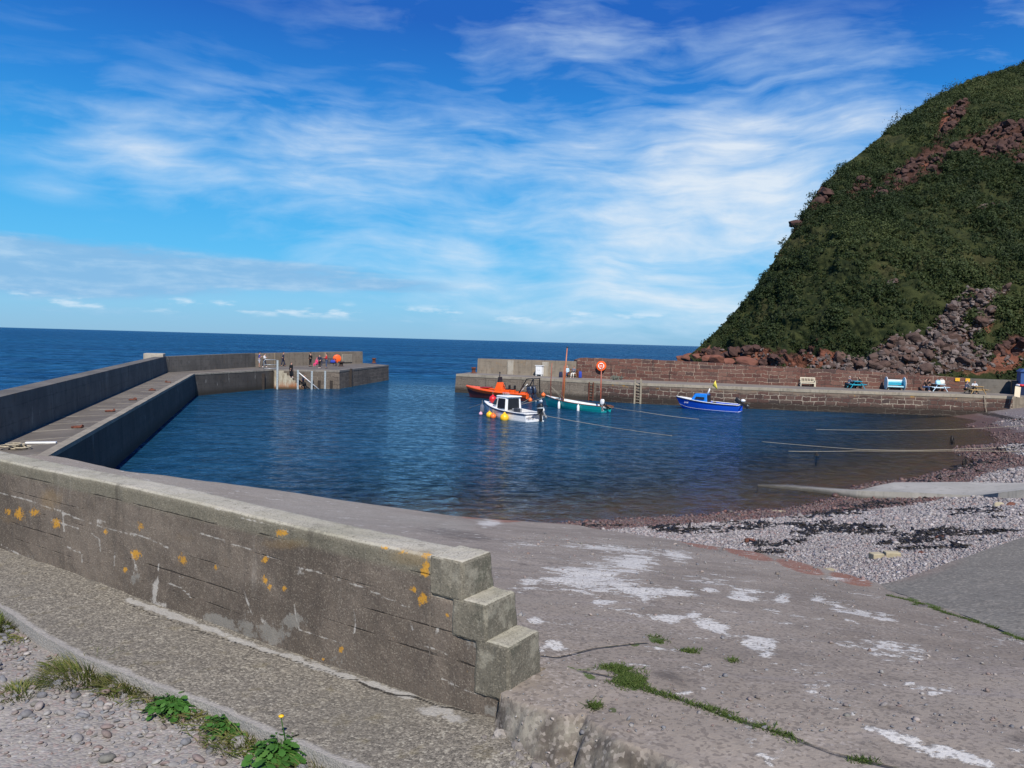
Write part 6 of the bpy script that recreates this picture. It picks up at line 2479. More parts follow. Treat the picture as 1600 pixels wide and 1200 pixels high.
# lifebuoys
def life_ring_case(loc, rz, label, r, ring):
    root = thing('lifebuoy', label, 'lifebuoy', loc, rz)
    q = MB()
    if ring:
        q.lathe([(.001, .02), (r * .95, .02), (r, .0), (r, -.10), (r * .93, -.15), (r * .70, -.17), (.001, -.17)], (0, 0, 0), 'Y', 40)
        q.build('case', C['orange'], root, True, angle=40)
        q = MB()
        q.torus((0, -.175, 0), r * .52, r * .11, 'Y', 40, 8)
        q.build('ring', C['white'], root, True)
        q = MB()
        q.box((0, -.185, 0), (r * .36, .02, r * .16))
        q.build('plate', C['white'], root, bevel=.01)
        for a in (0, 90, 180, 270):
            q = MB()
            q.torus((0, -.175, 0), r * .52, r * .118, 'Y', 4, 8, (R(a + 38), R(a + 52)))
            q.build('band', C['orange'], root, True)
    else:
        q.lathe([(.001, .1), (r * .95, .1), (r, .06), (r, -.06), (r * .92, -.14), (r * .6, -.2), (.001, -.22)], (0, 0, 0), 'Y', 40)
        q.build('case', C['orange'], root, True, angle=40)
        for s in (-1, 1):
            q = MB()
            q.beam((s * r * .75, .05, -r * .55), (s * r * .9, .05, -r - .28), .09, .09)
            q.build('stand_leg', C['black'], root)
        q = MB()
        q.beam((-r, .05, -r * .72), (r, .05, -r * .72), .1, .22)
        q.build('stand_rail', C['black'], root)
    return root


p = P(526.5, 570.6, AZ)
life_ring_case((p.x, p.y, AZ + .88), R(20), 'round bright orange lifebuoy case on a black stand on the breakwater', .56, False)
p = PY(940, 572, 86.0)
life_ring_case((p.x, back_at(p.x) - .36, p.z + .0), wall_angle(p.x), 'orange lifebuoy with white ring mounted on the red stone pier wall', .56, True)

# dark bench and blue bag behind the people on the breakwater
p = P(514, 571.8, AZ)
slat_bench((p.x, p.y, AZ), R(200), C['c_navy'], 'dark bench by the breakwater parapet behind the red jacket', 1.9)
bag((p.x + .55, p.y - .2, AZ + .44), C['c_blue'], 'blue bag lying on the dark breakwater bench', (.6, .3, .34))

# railing, fender posts, handrail and timbers at the breakwater stair
root = thing('railing', 'grey tubular steel railing at the head of the harbour stair', 'railing', tuple(on_face(.2, .55, AZ)), math.atan2(DV.y, DV.x))
q = MB()
q.tube([(-1.25, .1, 0), (-1.25, .1, .92), (-1.2, .1, 1.04), (-1.08, .1, 1.1), (.05, .1, 1.1)], .035, 8)
q.build('top_rail', C['steel'], root, True)
q = MB()
q.tube([(-1.25, .1, .55), (.05, .1, .55)], .03, 8)
q.build('mid_rail', C['steel'], root, True)
q = MB()
q.tube([(-1.25, .1, .12), (.05, .1, .12)], .03, 8)
q.build('low_rail', C['steel'], root, True)
for i, (d, zt, out, lab) in enumerate([(.35, 3.2, 1.22, 'tall grey steel fender post standing in front of the stair railing'), (2.0 + .36 * 1.5, 2.15, 1.2, 'grey steel fender post at the foot of the harbour stair, with bolt holes'), (4.05, 2.05, 1.15, 'grey steel fender post where the white handrail reaches the water'), (5.6, 2.05, .16, 'grey steel fender post on the breakwater face near the mushroom bollard')]):
    b = on_face(d, out, -1.5)
    root = thing('fender_post', lab, 'fender post', (b.x, b.y, -1.5), math.atan2(DV.y, DV.x))
    q = MB()
    for sx in (-1, 1):
        q.box((sx * .085, 0, (zt + 1.5) / 2), (.025, .2, zt + 1.5))
    q.box((0, 0, (zt + 1.5) / 2), (.15, .03, zt + 1.5))
    q.build('post', C['steel'], root)
    q = MB()
    for k in range(6):
        q.lathe([(.02, -.03), (.02, .0), (.001, .0)], (0, -.015, 2.0 + k * .28), 'Y', 8)
    q.build('bolts', C['dark_grey'], root)
a_, b_ = on_face(2.5, 1.0, 1.98), on_face(4.85, .9, .0)
root = thing('handrail', 'white sloping handrail running down the harbour stair into the water', 'handrail', tuple(a_))
q = MB()
q.tube([(0, 0, 0), b_ - a_], .05, 8)
q.build('rail', C['white'], root, True)
q = MB()
q.tube([(.02, -.02, -.16), (b_ - a_) + Vector((.02, -.02, -.16))], .025, 8)
q.build('lower_rail', C['dark_grey'], root, True)
C['timber'] = plain('tarred_timber', (.03, .022, .017), .85, 0, .3, 7, .4)
for d, z0, z1, lab in [(-4.3 + 1.9, -1, 1.75, 'tarred timber fender on the breakwater face, left of the stair'), (4.95, -1, .95, 'short dark timber in the water left of the last steel post'), (6.3, -1, .95, 'short dark timber in the water right of the last steel post')]:
    b = on_face(d, .12, z0) if d > 0 else None
    if b is None:
        e0, e1 = Vector((*A_IN[1], 0)), Vector((*A_IN[2], 0))
        b = e0.lerp(e1, .84)
        b = Vector((b.x + .12, b.y, z0))
    q = MB()
    q.box((0, 0, (z1 - z0) / 2), (.28, .24, z1 - z0))
    o = q.build('timber_fender', C['timber'], None, bevel=.02)
    o.location = b
    tag(o, lab, 'timber fender')
e0, e1 = Vector((*A_IN[3], 0)), Vector((*A_IN[4], 0))
b = e0.lerp(e1, .18)
q = MB()
q.box((0, 0, 1.3), (.26, .3, 3.2))
o = q.build('timber_fender', C['timber'], None, bevel=.02)
o.location = (b.x + .14, b.y, -.7)
tag(o, 'tall tarred timber fender on the end face of the breakwater', 'timber fender')

# mooring rings and a scrap of rope on the breakwater deck
for i, t in enumerate((.14, .27, .40, .55, .72)):
    p = Vector((*A_IN[0], 0)).lerp(Vector((*A_IN[1], 0)), t)
    root = thing('mooring_ring', 'rusty iron mooring ring lying flat near the edge of the breakwater deck', 'mooring ring', (p.x - .75, p.y, DECK + .03), i * .7, 'mooring rings along the breakwater edge')
    q = MB()
    q.torus((0, 0, .03), .19, .035, 'Z', 18, 6)
    q.build('ring', C['rust'], root, True)
    q = MB()
    q.torus((.19, 0, .02), .09, .03, 'X', 10, 6, (0, math.pi))
    q.build('staple', C['rust'], root, True)
p = P(24, 703, DECK)
o = MB()
g = random.Random(5)
for k in range(5):
    o.torus((g.uniform(-.2, .2), g.uniform(-.12, .12), .05 + k * .035), g.uniform(.16, .26), .025, 'Z', 18, 6)
o = o.build('rope_coil', C['rope'], None, True)
o.location = (p.x, p.y, DECK + .01)
tag(o, 'small untidy coil of pale rope on the near end of the breakwater', 'rope coil')
q = MB()
a_, b_ = P(40, 694, DECK), P(88, 693.5, DECK)
q.beam((a_.x, a_.y, DECK + .05), (b_.x, b_.y, DECK + .05), .16, .05)
o = q.build('white_plank', C['white'], None, bevel=.006)
tag(o, 'long white-painted plank lying across the near end of the breakwater deck', 'plank')

# ladders on the stone pier
def front_at(x):
    return float(np.interp(x, [p[0] for p in B_FR], [p[1] for p in B_FR]))


def ladder(px, label, mat, top, w=.62, thick=.16):
    x = P(px, 620, 1.2).x
    x = PY(px, 615, 79.0).x
    root = thing('ladder', label, 'ladder', (x, front_at(x) - .16, 0), math.atan2(-9.6, 19))
    for s in (-1, 1):
        q = MB()
        q.box((s * w / 2, 0, (top - 1.5) / 2), (thick, .14, top + 1.5))
        q.build('rail', mat, root, bevel=.01)
    k = 0
    z = -.2
    while z < top - .25:
        q = MB()
        q.tube([(-w / 2, 0, z), (w / 2, 0, z)], .03, 6)
        q.build('rung', mat, root, True)
        z += .3
    return root


ladder(995, 'pale wooden ladder down the stone pier, with the rails standing above the deck', C['wood_grey'], 2.5)
ladder(926, 'rusty dark ladder down the stone pier behind the teal boat', C['rust'], 1.95, .46, .09)

# heap of net
p = P(966, 594.5, BZ)
nb = MB()
g = random.Random(8)
for k in range(26):
    a = g.uniform(0, 6.28)
    nb.torus((g.uniform(-.55, .55), g.uniform(-.25, .25), .06 + g.uniform(0, .32) * (1 - abs(math.cos(a)) * .4)), g.uniform(.12, .32), .022, g.choice('XYZ'), 14, 5)
o = nb.build('net_heap', C['net'], None, True)
o.location = (p.x, p.y + 1.2, BZ + .02)
tag(o, 'heap of grey-green fishing net and rope against the red stone pier wall', 'net')

# yellow signs
for px, py, lab in [(1499, 593.3, 'yellow rectangular sign on the pier wall, left of the pair'), (1513.5, 594, 'yellow rectangular sign on the pier wall, right of the pair')]:
    p = PY(px, py, 78.3)
    root = thing('sign', lab, 'sign', (p.x, back_at(p.x) - .13, p.z), wall_angle(p.x))
    q = MB()
    q.box((0, 0, 0), (.42, .02, .32))
    f = q.build('sign_face', C['sign_yellow'], root, bevel=.004)
    q = MB()
    for k in range(3):
        q.box((-.02, -.013, .07 - k * .07), (.26 - k * .05, .004, .022))
    q.build('lettering', C['orange_dull'], f)


# dark blue kiosk at the right
def kiosk():
    p = P(1593, 617.5, BZ)
    k_ = Matrix.Rotation(R(-24), 3, 'Z') @ Vector((1.3, 1.0, 0))
    root = thing('kiosk', 'dark blue painted kiosk with an open serving hatch at the right end of the pier', 'kiosk', (p.x + k_.x, p.y + k_.y, BZ), R(-24))
    q = MB()
    q.box((0, 0, .50), (2.6, 2.0, 1.0))
    q.build('lower_wall', C['navy'], root)
    q = MB()
    q.box((-1.0, -.985, 1.65), (.6, .03, 1.3))
    q.box((.95, -.985, 1.65), (.7, .03, 1.3))
    q.box((-.05, -.985, 2.15), (1.3, .03, .3))
    q.box((-1.285, 0, 1.65), (.03, 2.0, 1.3))
    q.box((1.285, 0, 1.65), (.03, 2.0, 1.3))
    q.box((0, .985, 1.65), (2.6, .03, 1.3))
    q.build('upper_wall', C['kiosk'], root)
    q = MB()
    q.sheet_xz([(-1.4, 2.28), (1.4, 2.28), (1.25, 2.52), (-1.1, 2.56)], -1.12, 1.1)
    q.build('roof', C['kiosk'], root)
    q = MB()
    q.box((-.05, -1.1, 1.02), (1.4, .3, .04))
    q.build('counter', C['white'], root)
    q = MB()
    q.box((-.05, -.2, 1.6), (1.3, .02, 1.0))
    q.build('inside', C['black'], root)  # black panel, the shade behind the hatch as colour
    c = thing('cupboard', 'black cupboard standing against the left end of the kiosk', 'cupboard', (P(1585, 616.2, BZ).x, P(1585, 616.2, BZ).y, BZ), R(-24))
    q = MB()
    q.box((0, 0, .68), (.62, .6, 1.36))
    q.build('body', C['black'], c, bevel=.01)
    q = MB()
    q.box((0, -.31, .7), (.52, .02, 1.2))
    q.build('door', C['dark_grey'], c, bevel=.006)
    s = thing('board', 'pale plain board leaning in front of the dark blue kiosk', 'board', (P(1589, 620.2, BZ).x, P(1589, 620.2, BZ).y, BZ), R(-8))
    q = MB()
    q.beam((0, 0, 0), (.16, .26, .95), .5, .03, (0, 1, 0))
    q.build('panel', C['plank'], s)
    q = MB()
    q.beam((0, .5, 0), (.16, .27, .9), .05, .03, (0, 1, 0))
    q.build('prop', C['wood_grey'], s)
    t = thing('side_table', 'black side table in front of the kiosk, carrying a red and white lifebuoy', 'table', (P(1597, 619.4, BZ).x, P(1597, 619.4, BZ).y, BZ), R(-4))
    q = MB()
    q.box((0, 0, .92), (1.15, .4, .04))
    q.build('tabletop', C['black'], t)
    for sx in (-1, 1):
        for sy in (-1, 1):
            q = MB()
            q.box((sx * .53, sy * .16, .45), (.05, .05, .9))
            q.build('leg', C['black'], t)
    l = thing('life_ring', 'red and white life ring lying on the black side table', 'life ring', (P(1594.5, 619.4, BZ).x, P(1594.5, 619.4, BZ).y, BZ + 1.05), R(-4))
    for k in range(8):
        q = MB()
        q.torus((0, 0, 0), .34, .10, 'Z', 6, 10, (k * math.pi / 4, (k + 1) * math.pi / 4))
        q.build('segment', C['white'] if k in (3, 4) else C['red'], l, True)


C['kiosk'] = plain('blue_kiosk_paint', (.035, .09, .25), .5, 0, .08)
kiosk()

# ------------------------------------------------------------------ boats (local axes: +x bow, +y port, z = 0 at the water line)
def sec(L, B, S, K, t, u, rake=.5, full=.42, bow=2.2):
    """a point of the hull: t 0 stern .. 1 bow, u 0 keel .. 1 gunwale -> x, half breadth, z"""
    b = B / 2 * (1 - max(0, (t - .45) / .55) ** bow) * (.86 + .14 * min(1, t / .35))
    b = max(b, .012)
    s = S[0] + (S[1] - S[0]) * t ** 2.2
    k = K * (1 - max(0, (t - .7) / .3) ** 2.5 * (1.0))
    y = b * u ** (full + .35 * t * t)
    z = k + (s - k) * (u ** 1.25)
    x = -L / 2 + L * t + rake * (t ** 5) * (u - .6)
    return x, y, z


def hull_shell(name, L, B, S, K, mats, parent, u0=0.0, u1=1.0, thick=.05, floor=.12, planks=0, nt=26, **kw):
    ts = [1 - (1 - i / nt) ** 1.25 for i in range(nt + 1)]
    nu = 14
    q = MB()
    rings = []
    for t in ts:
        us = [u0 + (u1 - u0) * j / nu for j in range(nu + 1)]
        half = []
        for u in us:
            x, y, z = sec(L, B, S, K, t, u, **kw)
            if planks and 0 < u < 1:
                y += .016 * (1 - (u * planks) % 1)
            half.append((x, y, z))
        outer = [(x, -y, z) for x, y, z in reversed(half)] + [p for p in half if p[1] > 1e-6 or u0 > 0][(1 if u0 == 0 else 0):]
        inner = []
        for (x, y, z) in reversed(half):
            inner.append((x - (thick if t > .98 else 0), max(.004, y - thick), max(z, floor if u0 == 0 else z)))
        if u0 == 0:
            ring = outer + inner + [(x, -y, z) for x, y, z in reversed(inner)]
        else:
            ring = None
        rings.append(ring)
    q.loft(rings, True, True)
    o = q.build(name, mats, parent, True, angle=32)
    return o


def gunwale(name, L, B, S, K, mat, parent, r=.03, u=1.0, dz=0.0, **kw):
    q = MB()
    for s in (-1, 1):
        pts = []
        for i in range(25):
            x, y, z = sec(L, B, S, K, i / 24, u, **kw)
            pts.append((x, s * y, z + dz))
        q.tube(pts, r, 6)
    x, y, z = sec(L, B, S, K, 0, u, **kw)
    q.tube([(x, -y, z + dz), (x, y, z + dz)], r, 6)
    return q.build(name, mat, parent, True)


def text_part(txt, size, mat, parent, loc, rot):
    cu = bpy.data.curves.new('lettering', 'FONT')
    cu.body = txt
    cu.size = size
    cu.extrude = .004
    cu.align_x = 'CENTER'
    tmp = bpy.data.objects.new('lettering', cu)
    COL.objects.link(tmp)
    dg = bpy.context.evaluated_depsgraph_get()
    me = bpy.data.meshes.new_from_object(tmp.evaluated_get(dg))
    bpy.data.objects.remove(tmp)
    me.materials.clear()
    me.materials.append(mat)
    o = link(bpy.data.objects.new('lettering', me), parent)
    o.location = loc
    o.rotation_euler = rot
    return o


def outboard(parent, loc, s=1.0, tilt=0.0, cowl='black', side=0.0, stripe=None):
    """outboard motor on a transom; tilt in degrees swings the leg up and back"""
    mtx = Matrix.Translation(loc) @ Matrix.Rotation(R(-side), 4, 'Z') @ Matrix.Rotation(R(tilt), 4, 'Y') @ Matrix.Diagonal((s, s, s, 1))
    q = MB()
    q.M = mtx
    rings = []
    for z, a, b, x0 in ((.08, .15, .10, -.14), (.16, .21, .13, -.16), (.36, .23, .14, -.17), (.56, .21, .125, -.19), (.64, .14, .09, -.20)):
        se = lambda v: math.copysign(abs(v) ** .6, v)
        rings.append([(x0 + a * se(math.cos(k * math.pi / 8)), b * se(math.sin(k * math.pi / 8)), z) for k in range(16)])
    q.loft(rings)
    o = q.build('outboard_motor', C[cowl], parent, True, angle=50)
    q = MB()
    q.M = mtx
    q.box((-.17, 0, -.18), (.16, .10, .62))
    q.loft([[(-.26, -.02, -.45), (-.10, -.045, -.45), (-.02, -.01, -.45), (-.02, .01, -.45), (-.10, .045, -.45), (-.26, .02, -.45)], [(-.28, -.015, -.72), (-.14, -.03, -.72), (-.06, -.01, -.72), (-.06, .01, -.72), (-.14, .03, -.72), (-.28, .015, -.72)]])
    q.tube([(.02, 0, -.60), (-.08, 0, -.60), (-.30, 0, -.60)], [.02, .06, .045], 8)
    q.box((-.18, 0, -.42), (.30, .2, .02))
    q.build('motor_leg', C[cowl if cowl != 'white' else 'grey'], o)
    q = MB()
    q.M = mtx @ Matrix.Translation((-.33, 0, -.60))
    for k in range(3):
        a = k * 2.1
        q.loft([[(-.01, .02 * math.cos(a) - .02 * math.sin(a), .02 * math.sin(a) + .02 * math.cos(a)), (.01, .02 * math.cos(a) + .02 * math.sin(a), .02 * math.sin(a) - .02 * math.cos(a)), (.02, .02 * math.cos(a), .02 * math.sin(a))],
                [(-.02, .13 * math.cos(a) - .05 * math.sin(a), .13 * math.sin(a) + .05 * math.cos(a)), (.03, .13 * math.cos(a) + .05 * math.sin(a), .13 * math.sin(a) - .05 * math.cos(a)), (.02, .14 * math.cos(a), .14 * math.sin(a))]])
    q.build('propeller', C['steel'], o)
    q = MB()
    q.M = mtx
    q.box((-.02, 0, .02), (.10, .22, .26))
    q.build('bracket', C['dark_grey'], o)
    if stripe:
        q = MB()
        q.M = mtx
        q.loft([[(-.18 + .275 * math.cos(k * math.pi / 8), .186 * math.sin(k * math.pi / 8), z) for k in range(16)] for z in (.29, .37)], True, False)
        q.build('stripe', C[stripe], o, True)
    return o


def hang_buoy(loc, r, mat, label, group=None, long=False):
    root = thing('fender_buoy', label, 'buoy', loc, 0, group)
    q = MB()
    if long:
        q.lathe([(.02, -.42), (r * .7, -.38), (r, -.28), (r, .14), (r * .75, .24), (.04, .3), (.035, .36), (.001, .36)], n=14)
    else:
        q.lathe([(.001, -r)] + [(r * math.sin(a), -r * math.cos(a)) for a in [k * math.pi / 12 for k in range(1, 11)]] + [(r * .25, r * 1.02), (r * .2, r * 1.25), (.001, r * 1.27)], n=20)
    q.build('float', mat, root, True)
    q = MB()
    h = .36 if long else r * 1.25
    q.tube([(0, 0, h - .02), (0, 0, h + .28)], .012, 5)
    q.build('lanyard', C['rope'], root)
    return root


def boat_frame(name, label, bow, stern, heel=0.0):
    c = (bow + stern) / 2
    d = bow - stern
    r = thing(name, label, 'boat', (c.x, c.y, 0), math.atan2(d.y, d.x))
    r.rotation_euler[0] = R(heel)
    return r


def world(root, p):
    M = Matrix.Translation(root.location) @ root.rotation_euler.to_matrix().to_4x4()
    return M @ Vector(p)


def cabin_box(name, mat, parent, bot, top, z0, z1, bevel=.04):
    """cabin as a frustum: bot/top = (x0, x1, half width aft, half width fore)"""
    q = MB()
    f = lambda c, z: [(c[0], -c[2], z), (c[1], -c[3], z), (c[1], c[3], z), (c[0], c[2], z)]
    q.loft([f(bot, z0), f(top, z1)])
    return q.build(name, mat, parent, False, bevel=bevel)


def pane(name, mat, parent, pts, out):
    """flat pane 12 mm proud of a side, pts in order round its edge"""
    q = MB()
    o = Vector(out) * .012
    v = [Vector(p) for p in pts]
    q.loft([[p - o for p in v], [p + o for p in v]])
    return q.build(name, mat, parent)


# ---- white cabin boat
def white_boat():
    bow, stern = Vector((-2.0, 62.2, 0)), Vector((1.75, 58.0, 0))
    L = (bow - stern).length
    bt = boat_frame('cabin_boat', 'small white cabin fishing boat with round buoys along its side, moored in mid harbour', bow, stern)
    B, S, K = 2.15, (.62, 1.10), -.32
    kw = dict(rake=.7, full=.09)
    hull_shell('hull', L, B, S, K, C['white'], bt, floor=.16, planks=6, **kw)
    gunwale('rubbing_strake', L, B, S, K, C['navy'], bt, .05, 1.0, -.10, **kw)
    gunwale('gunwale', L, B, S, K, C['white'], bt, .04, 1.0, .0, **kw)
    q = MB()
    rings = []
    for i in range(10):
        t = .58 + .42 * i / 9
        x, y, z = sec(L, B, S, K, t, 1, **kw)
        rings.append([(x, -y, z - .02), (x, -y * .5, z + .05), (x, y * .5, z + .05), (x, y, z - .02), (x, y * .5, z - .05), (x, -y * .5, z - .05)])
    q.loft(rings)
    q.build('foredeck', C['white'], bt, True, angle=40)
    x0, x1 = -.45, 1.25
    cb = cabin_box('cabin', C['white'], bt, (x0, x1 + .25, .86, .62), (x0 + .05, x1 - .35, .74, .58), .62, 1.70, .06)
    roof = cabin_box('cabin_roof', C['white'], bt, (x0 - .1, x1 - .28, .80, .62), (x0 - .06, x1 - .36, .74, .56), 1.68, 1.76, .03)
    for s in (-1, 1):
        # aft side opening, shaded inside painted as a dark pane; then the forward window
        pane('side_pane', C['glass'], cb, [(x0 + .06, s * .852, .80), (x0 + 1.02, s * .79, .80), (x0 + .95, s * .735, 1.56), (x0 + .12, s * .78, 1.56)], (0, s, .12))
        pane('fore_window', C['glass'], cb, [(x0 + 1.18, s * .765, 1.05), (x0 + 1.72, s * .715, 1.02), (x0 + 1.38, s * .68, 1.48), (x0 + 1.14, s * .705, 1.5)], (0, s, .12))
    pane('windscreen', C['glass'], cb, [(x1 + .16, -.50, 1.05), (x1 + .16, .50, 1.05), (x1 - .2, .46, 1.57), (x1 - .2, -.46, 1.57)], (.9, 0, .4))
    pane('dark_aft_pane', C['black'], cb, [(x0 + .01, -.6, .7), (x0 + .01, .6, .7), (x0 + .04, .55, 1.58), (x0 + .04, -.55, 1.58)], (-1, 0, 0))  # black pane painted for the shade inside the cabin
    q = MB()
    for k in range(4):
        q.tube([(x0 + .2 + k * .22, .35, 1.76), (x0 + .2 + k * .22, .35, 1.98)], .018, 6)
    q.tube([(x0 + .15, .35, 1.98), (x0 + .95, .35, 1.98)], .018, 6)
    q.build('roof_rail', C['steel'], bt, True)
    q = MB()
    q.box((-.95, .1, .60), (.5, .6, .5))
    q.build('engine_box', C['grey'], bt, bevel=.03)
    q = MB()
    q.box((-1.35, .45, .72), (.42, .34, .36))
    q.build('net_winch', C['dark_grey'], bt, bevel=.03)
    q = MB()
    q.box((-2.15, 0, .60), (.5, 1.7, .06))
    q.build('stern_bench', C['grey'], bt)
    outboard(bt, (-L / 2 - .02, -.42, .62), 1.15, 8, 'black', 0, 'steel')
    outboard(bt, (-L / 2 - .02, -.84, .58), .8, 40, 'white', 10)
    text_part('LH 6', .30, C['black'], bt, (-L / 2 - .06, .42, .20), (R(90), 0, R(-90)))
    for (t, r, m_, lab, zz) in [(.70, .26, 'yellow', 'round yellow buoy on the white cabin boat, the one nearer the bow', .20), (.60, .23, 'orange_dull', 'round orange buoy on the white cabin boat, between the yellow buoys', .14), (.33, .34, 'yellow', 'large round yellow buoy on the white cabin boat, nearest the stern', .18)]:
        x, y, z = sec(L, B, S, K, t, .8, **kw)
        w = world(bt, (x, y + r * .95, zz))
        hang_buoy(w, r, C[m_], lab)
    w = world(bt, (L / 2 - .75, 0, 1.33))
    hang_buoy(w, .30, C['red'], 'large round red buoy lying on the foredeck of the white cabin boat')
    w = world(bt, (L / 2 + .05, .55, .12))
    hang_buoy(w, .15, C['pinkbuoy'], 'small pale pink buoy hanging under the bow of the white cabin boat')
    w = world(bt, (L / 2 + .25, .25, .55))
    hang_buoy(w, .17, C['c_grey'], 'dark grey anchor fender hanging at the bow of the white cabin boat', None, True)
    return bt


C['pinkbuoy'] = plain('faded_pink_plastic', (.70, .38, .48), .5, 0, .1)
WB = white_boat()


# ---- orange rescue-type boat
def orange_boat():
    bow, stern = Vector((-4.6, 81.2, 0)), Vector((1.95, 78.0, 0))
    L = (bow - stern).length
    bt = boat_frame('rescue_boat', 'bright orange open boat with black roll frame and twin dark outboards, beside the stone pier', bow, stern)
    B, S, K = 2.4, (.78, 1.25), -.45
    kw = dict(rake=.5, bow=2.6)
    hull_shell('hull', L, B, S, K, C['maroon'], bt, floor=.35, **kw)
    # orange topsides and collar standing proud of the dark bottom
    q = MB()
    for s in (-1, 1):
        rings = []
        for i in range(24):
            t = i / 23
            x, y, z = sec(L, B, S, K, t, 1, **kw)
            x2, y2, z2 = sec(L, B, S, K, t, .72, **kw)
            rings.append([(x2, s * (y2 + .02), z2 - .02 + .12 * t), (x2, s * (y2 + .05), z2 + .02 + .12 * t), (x, s * (y + .10), z - .10), (x, s * (y + .09), z), (x - .05 * (t > .97), s * max(.0, y - .22), z + .03), (x, s * max(0, y - .24), z - .2)])
        q.loft(rings)
    x, y, z = sec(L, B, S, K, 0, 1, **kw)
    q.box((-L / 2 + .02, 0, .52), (.12, 2.05, .5))
    q.build('topsides', C['orange'], bt, True, angle=30)
    q = MB()
    rings = []
    for i in range(9):
        t = .62 + .38 * i / 8
        x, y, z = sec(L, B, S, K, t, 1, **kw)
        rings.append([(x, -y, z - .03), (x, 0, z + .10 * (1 - i / 9)), (x, y, z - .03), (x, 0, z - .12)])
    q.loft(rings)
    q.build('foredeck', C['orange'], bt, True, angle=40)
    q = MB()
    q.box((L * .20, 0, 1.14), (1.0, 1.1, .08))
    q.build('deck_well', C['red_dark'], bt, bevel=.04)
    q = MB()
    q.sheet_xz([(-.75, .5), (.35, .5), (.30, 1.0), (.02, 1.75), (-.25, 1.75), (-.55, 1.15)], -.45, .45)
    q.build('console', C['orange'], bt, bevel=.03)
    q = MB()
    q.sheet_xz([(.0, 1.74), (-.08, 2.3), (-.13, 2.3), (-.18, 1.74)], -.4, .4)
    q.build('windscreen', C['glass'], bt)
    q = MB()
    q.tube([(-.05, 0, 2.28), (-.05, 0, 2.7)], .05, 8)
    q.ball((-.05, 0, 2.72), .09)
    q.build('aerial', C['black'], bt, True)
    q = MB()
    q.torus((-.62, 0, 1.45), .2, .025, 'X', 18, 6)
    q.build('steering_wheel', C['black'], bt, True)
    for x in (-1.0, -1.6):
        q = MB()
        q.box((x, 0, .78), (.45, .42, .55))
        q.build('seat_base', C['orange'], bt, bevel=.04)
        q = MB()
        q.box((x, 0, 1.09), (.45, .44, .10))
        q.box((x - .2, 0, 1.3), (.08, .44, .4))
        q.build('seat', C['black'], bt, bevel=.02)
    q = MB()
    xs = -L / 2
    for s in (-1, 1):
        q.tube([(xs + .95, s * .95, .75), (xs + .15, s * .8, 2.25), (xs - .55, s * .75, 2.3), (xs - .62, s * .8, .8)], .055, 8)
        q.tube([(xs + .55, s * .87, 1.5), (xs - .6, s * .78, 1.55)], .035, 6)
    for x, z in ((xs + .15, 2.25), (xs - .55, 2.3), (xs + .55, 1.5)):
        q.tube([(x, -.8, z), (x, .8, z)], .05, 8)
    q.build('roll_frame', C['black'], bt, True)
    q = MB()
    q.tube([(xs + .95, .75, .78), (xs + .1, .70, 1.75)], .03, 6)
    q.build('boat_hook', C['white'], bt, True)
    outboard(bt, (xs - .02, .42, .55), 1.4, 24, 'dkblue')
    outboard(bt, (xs - .02, -.42, .55), 1.4, 24, 'dkblue')
    w = world(bt, (xs - 1.3, .1, .75))
    b_ = hang_buoy(world(bt, (xs - .35, .95, .18)), .22, C['orange_dull'], 'orange buoy floating under the motors of the orange boat')
    return bt


C['red_dark'] = plain('dark_red_plastic', (.32, .012, .012), .5, 0, .1)
C['dkblue'] = plain('dark_blue_grey_cowling', (.028, .042, .075), .35, 0, .1)
OB = orange_boat()


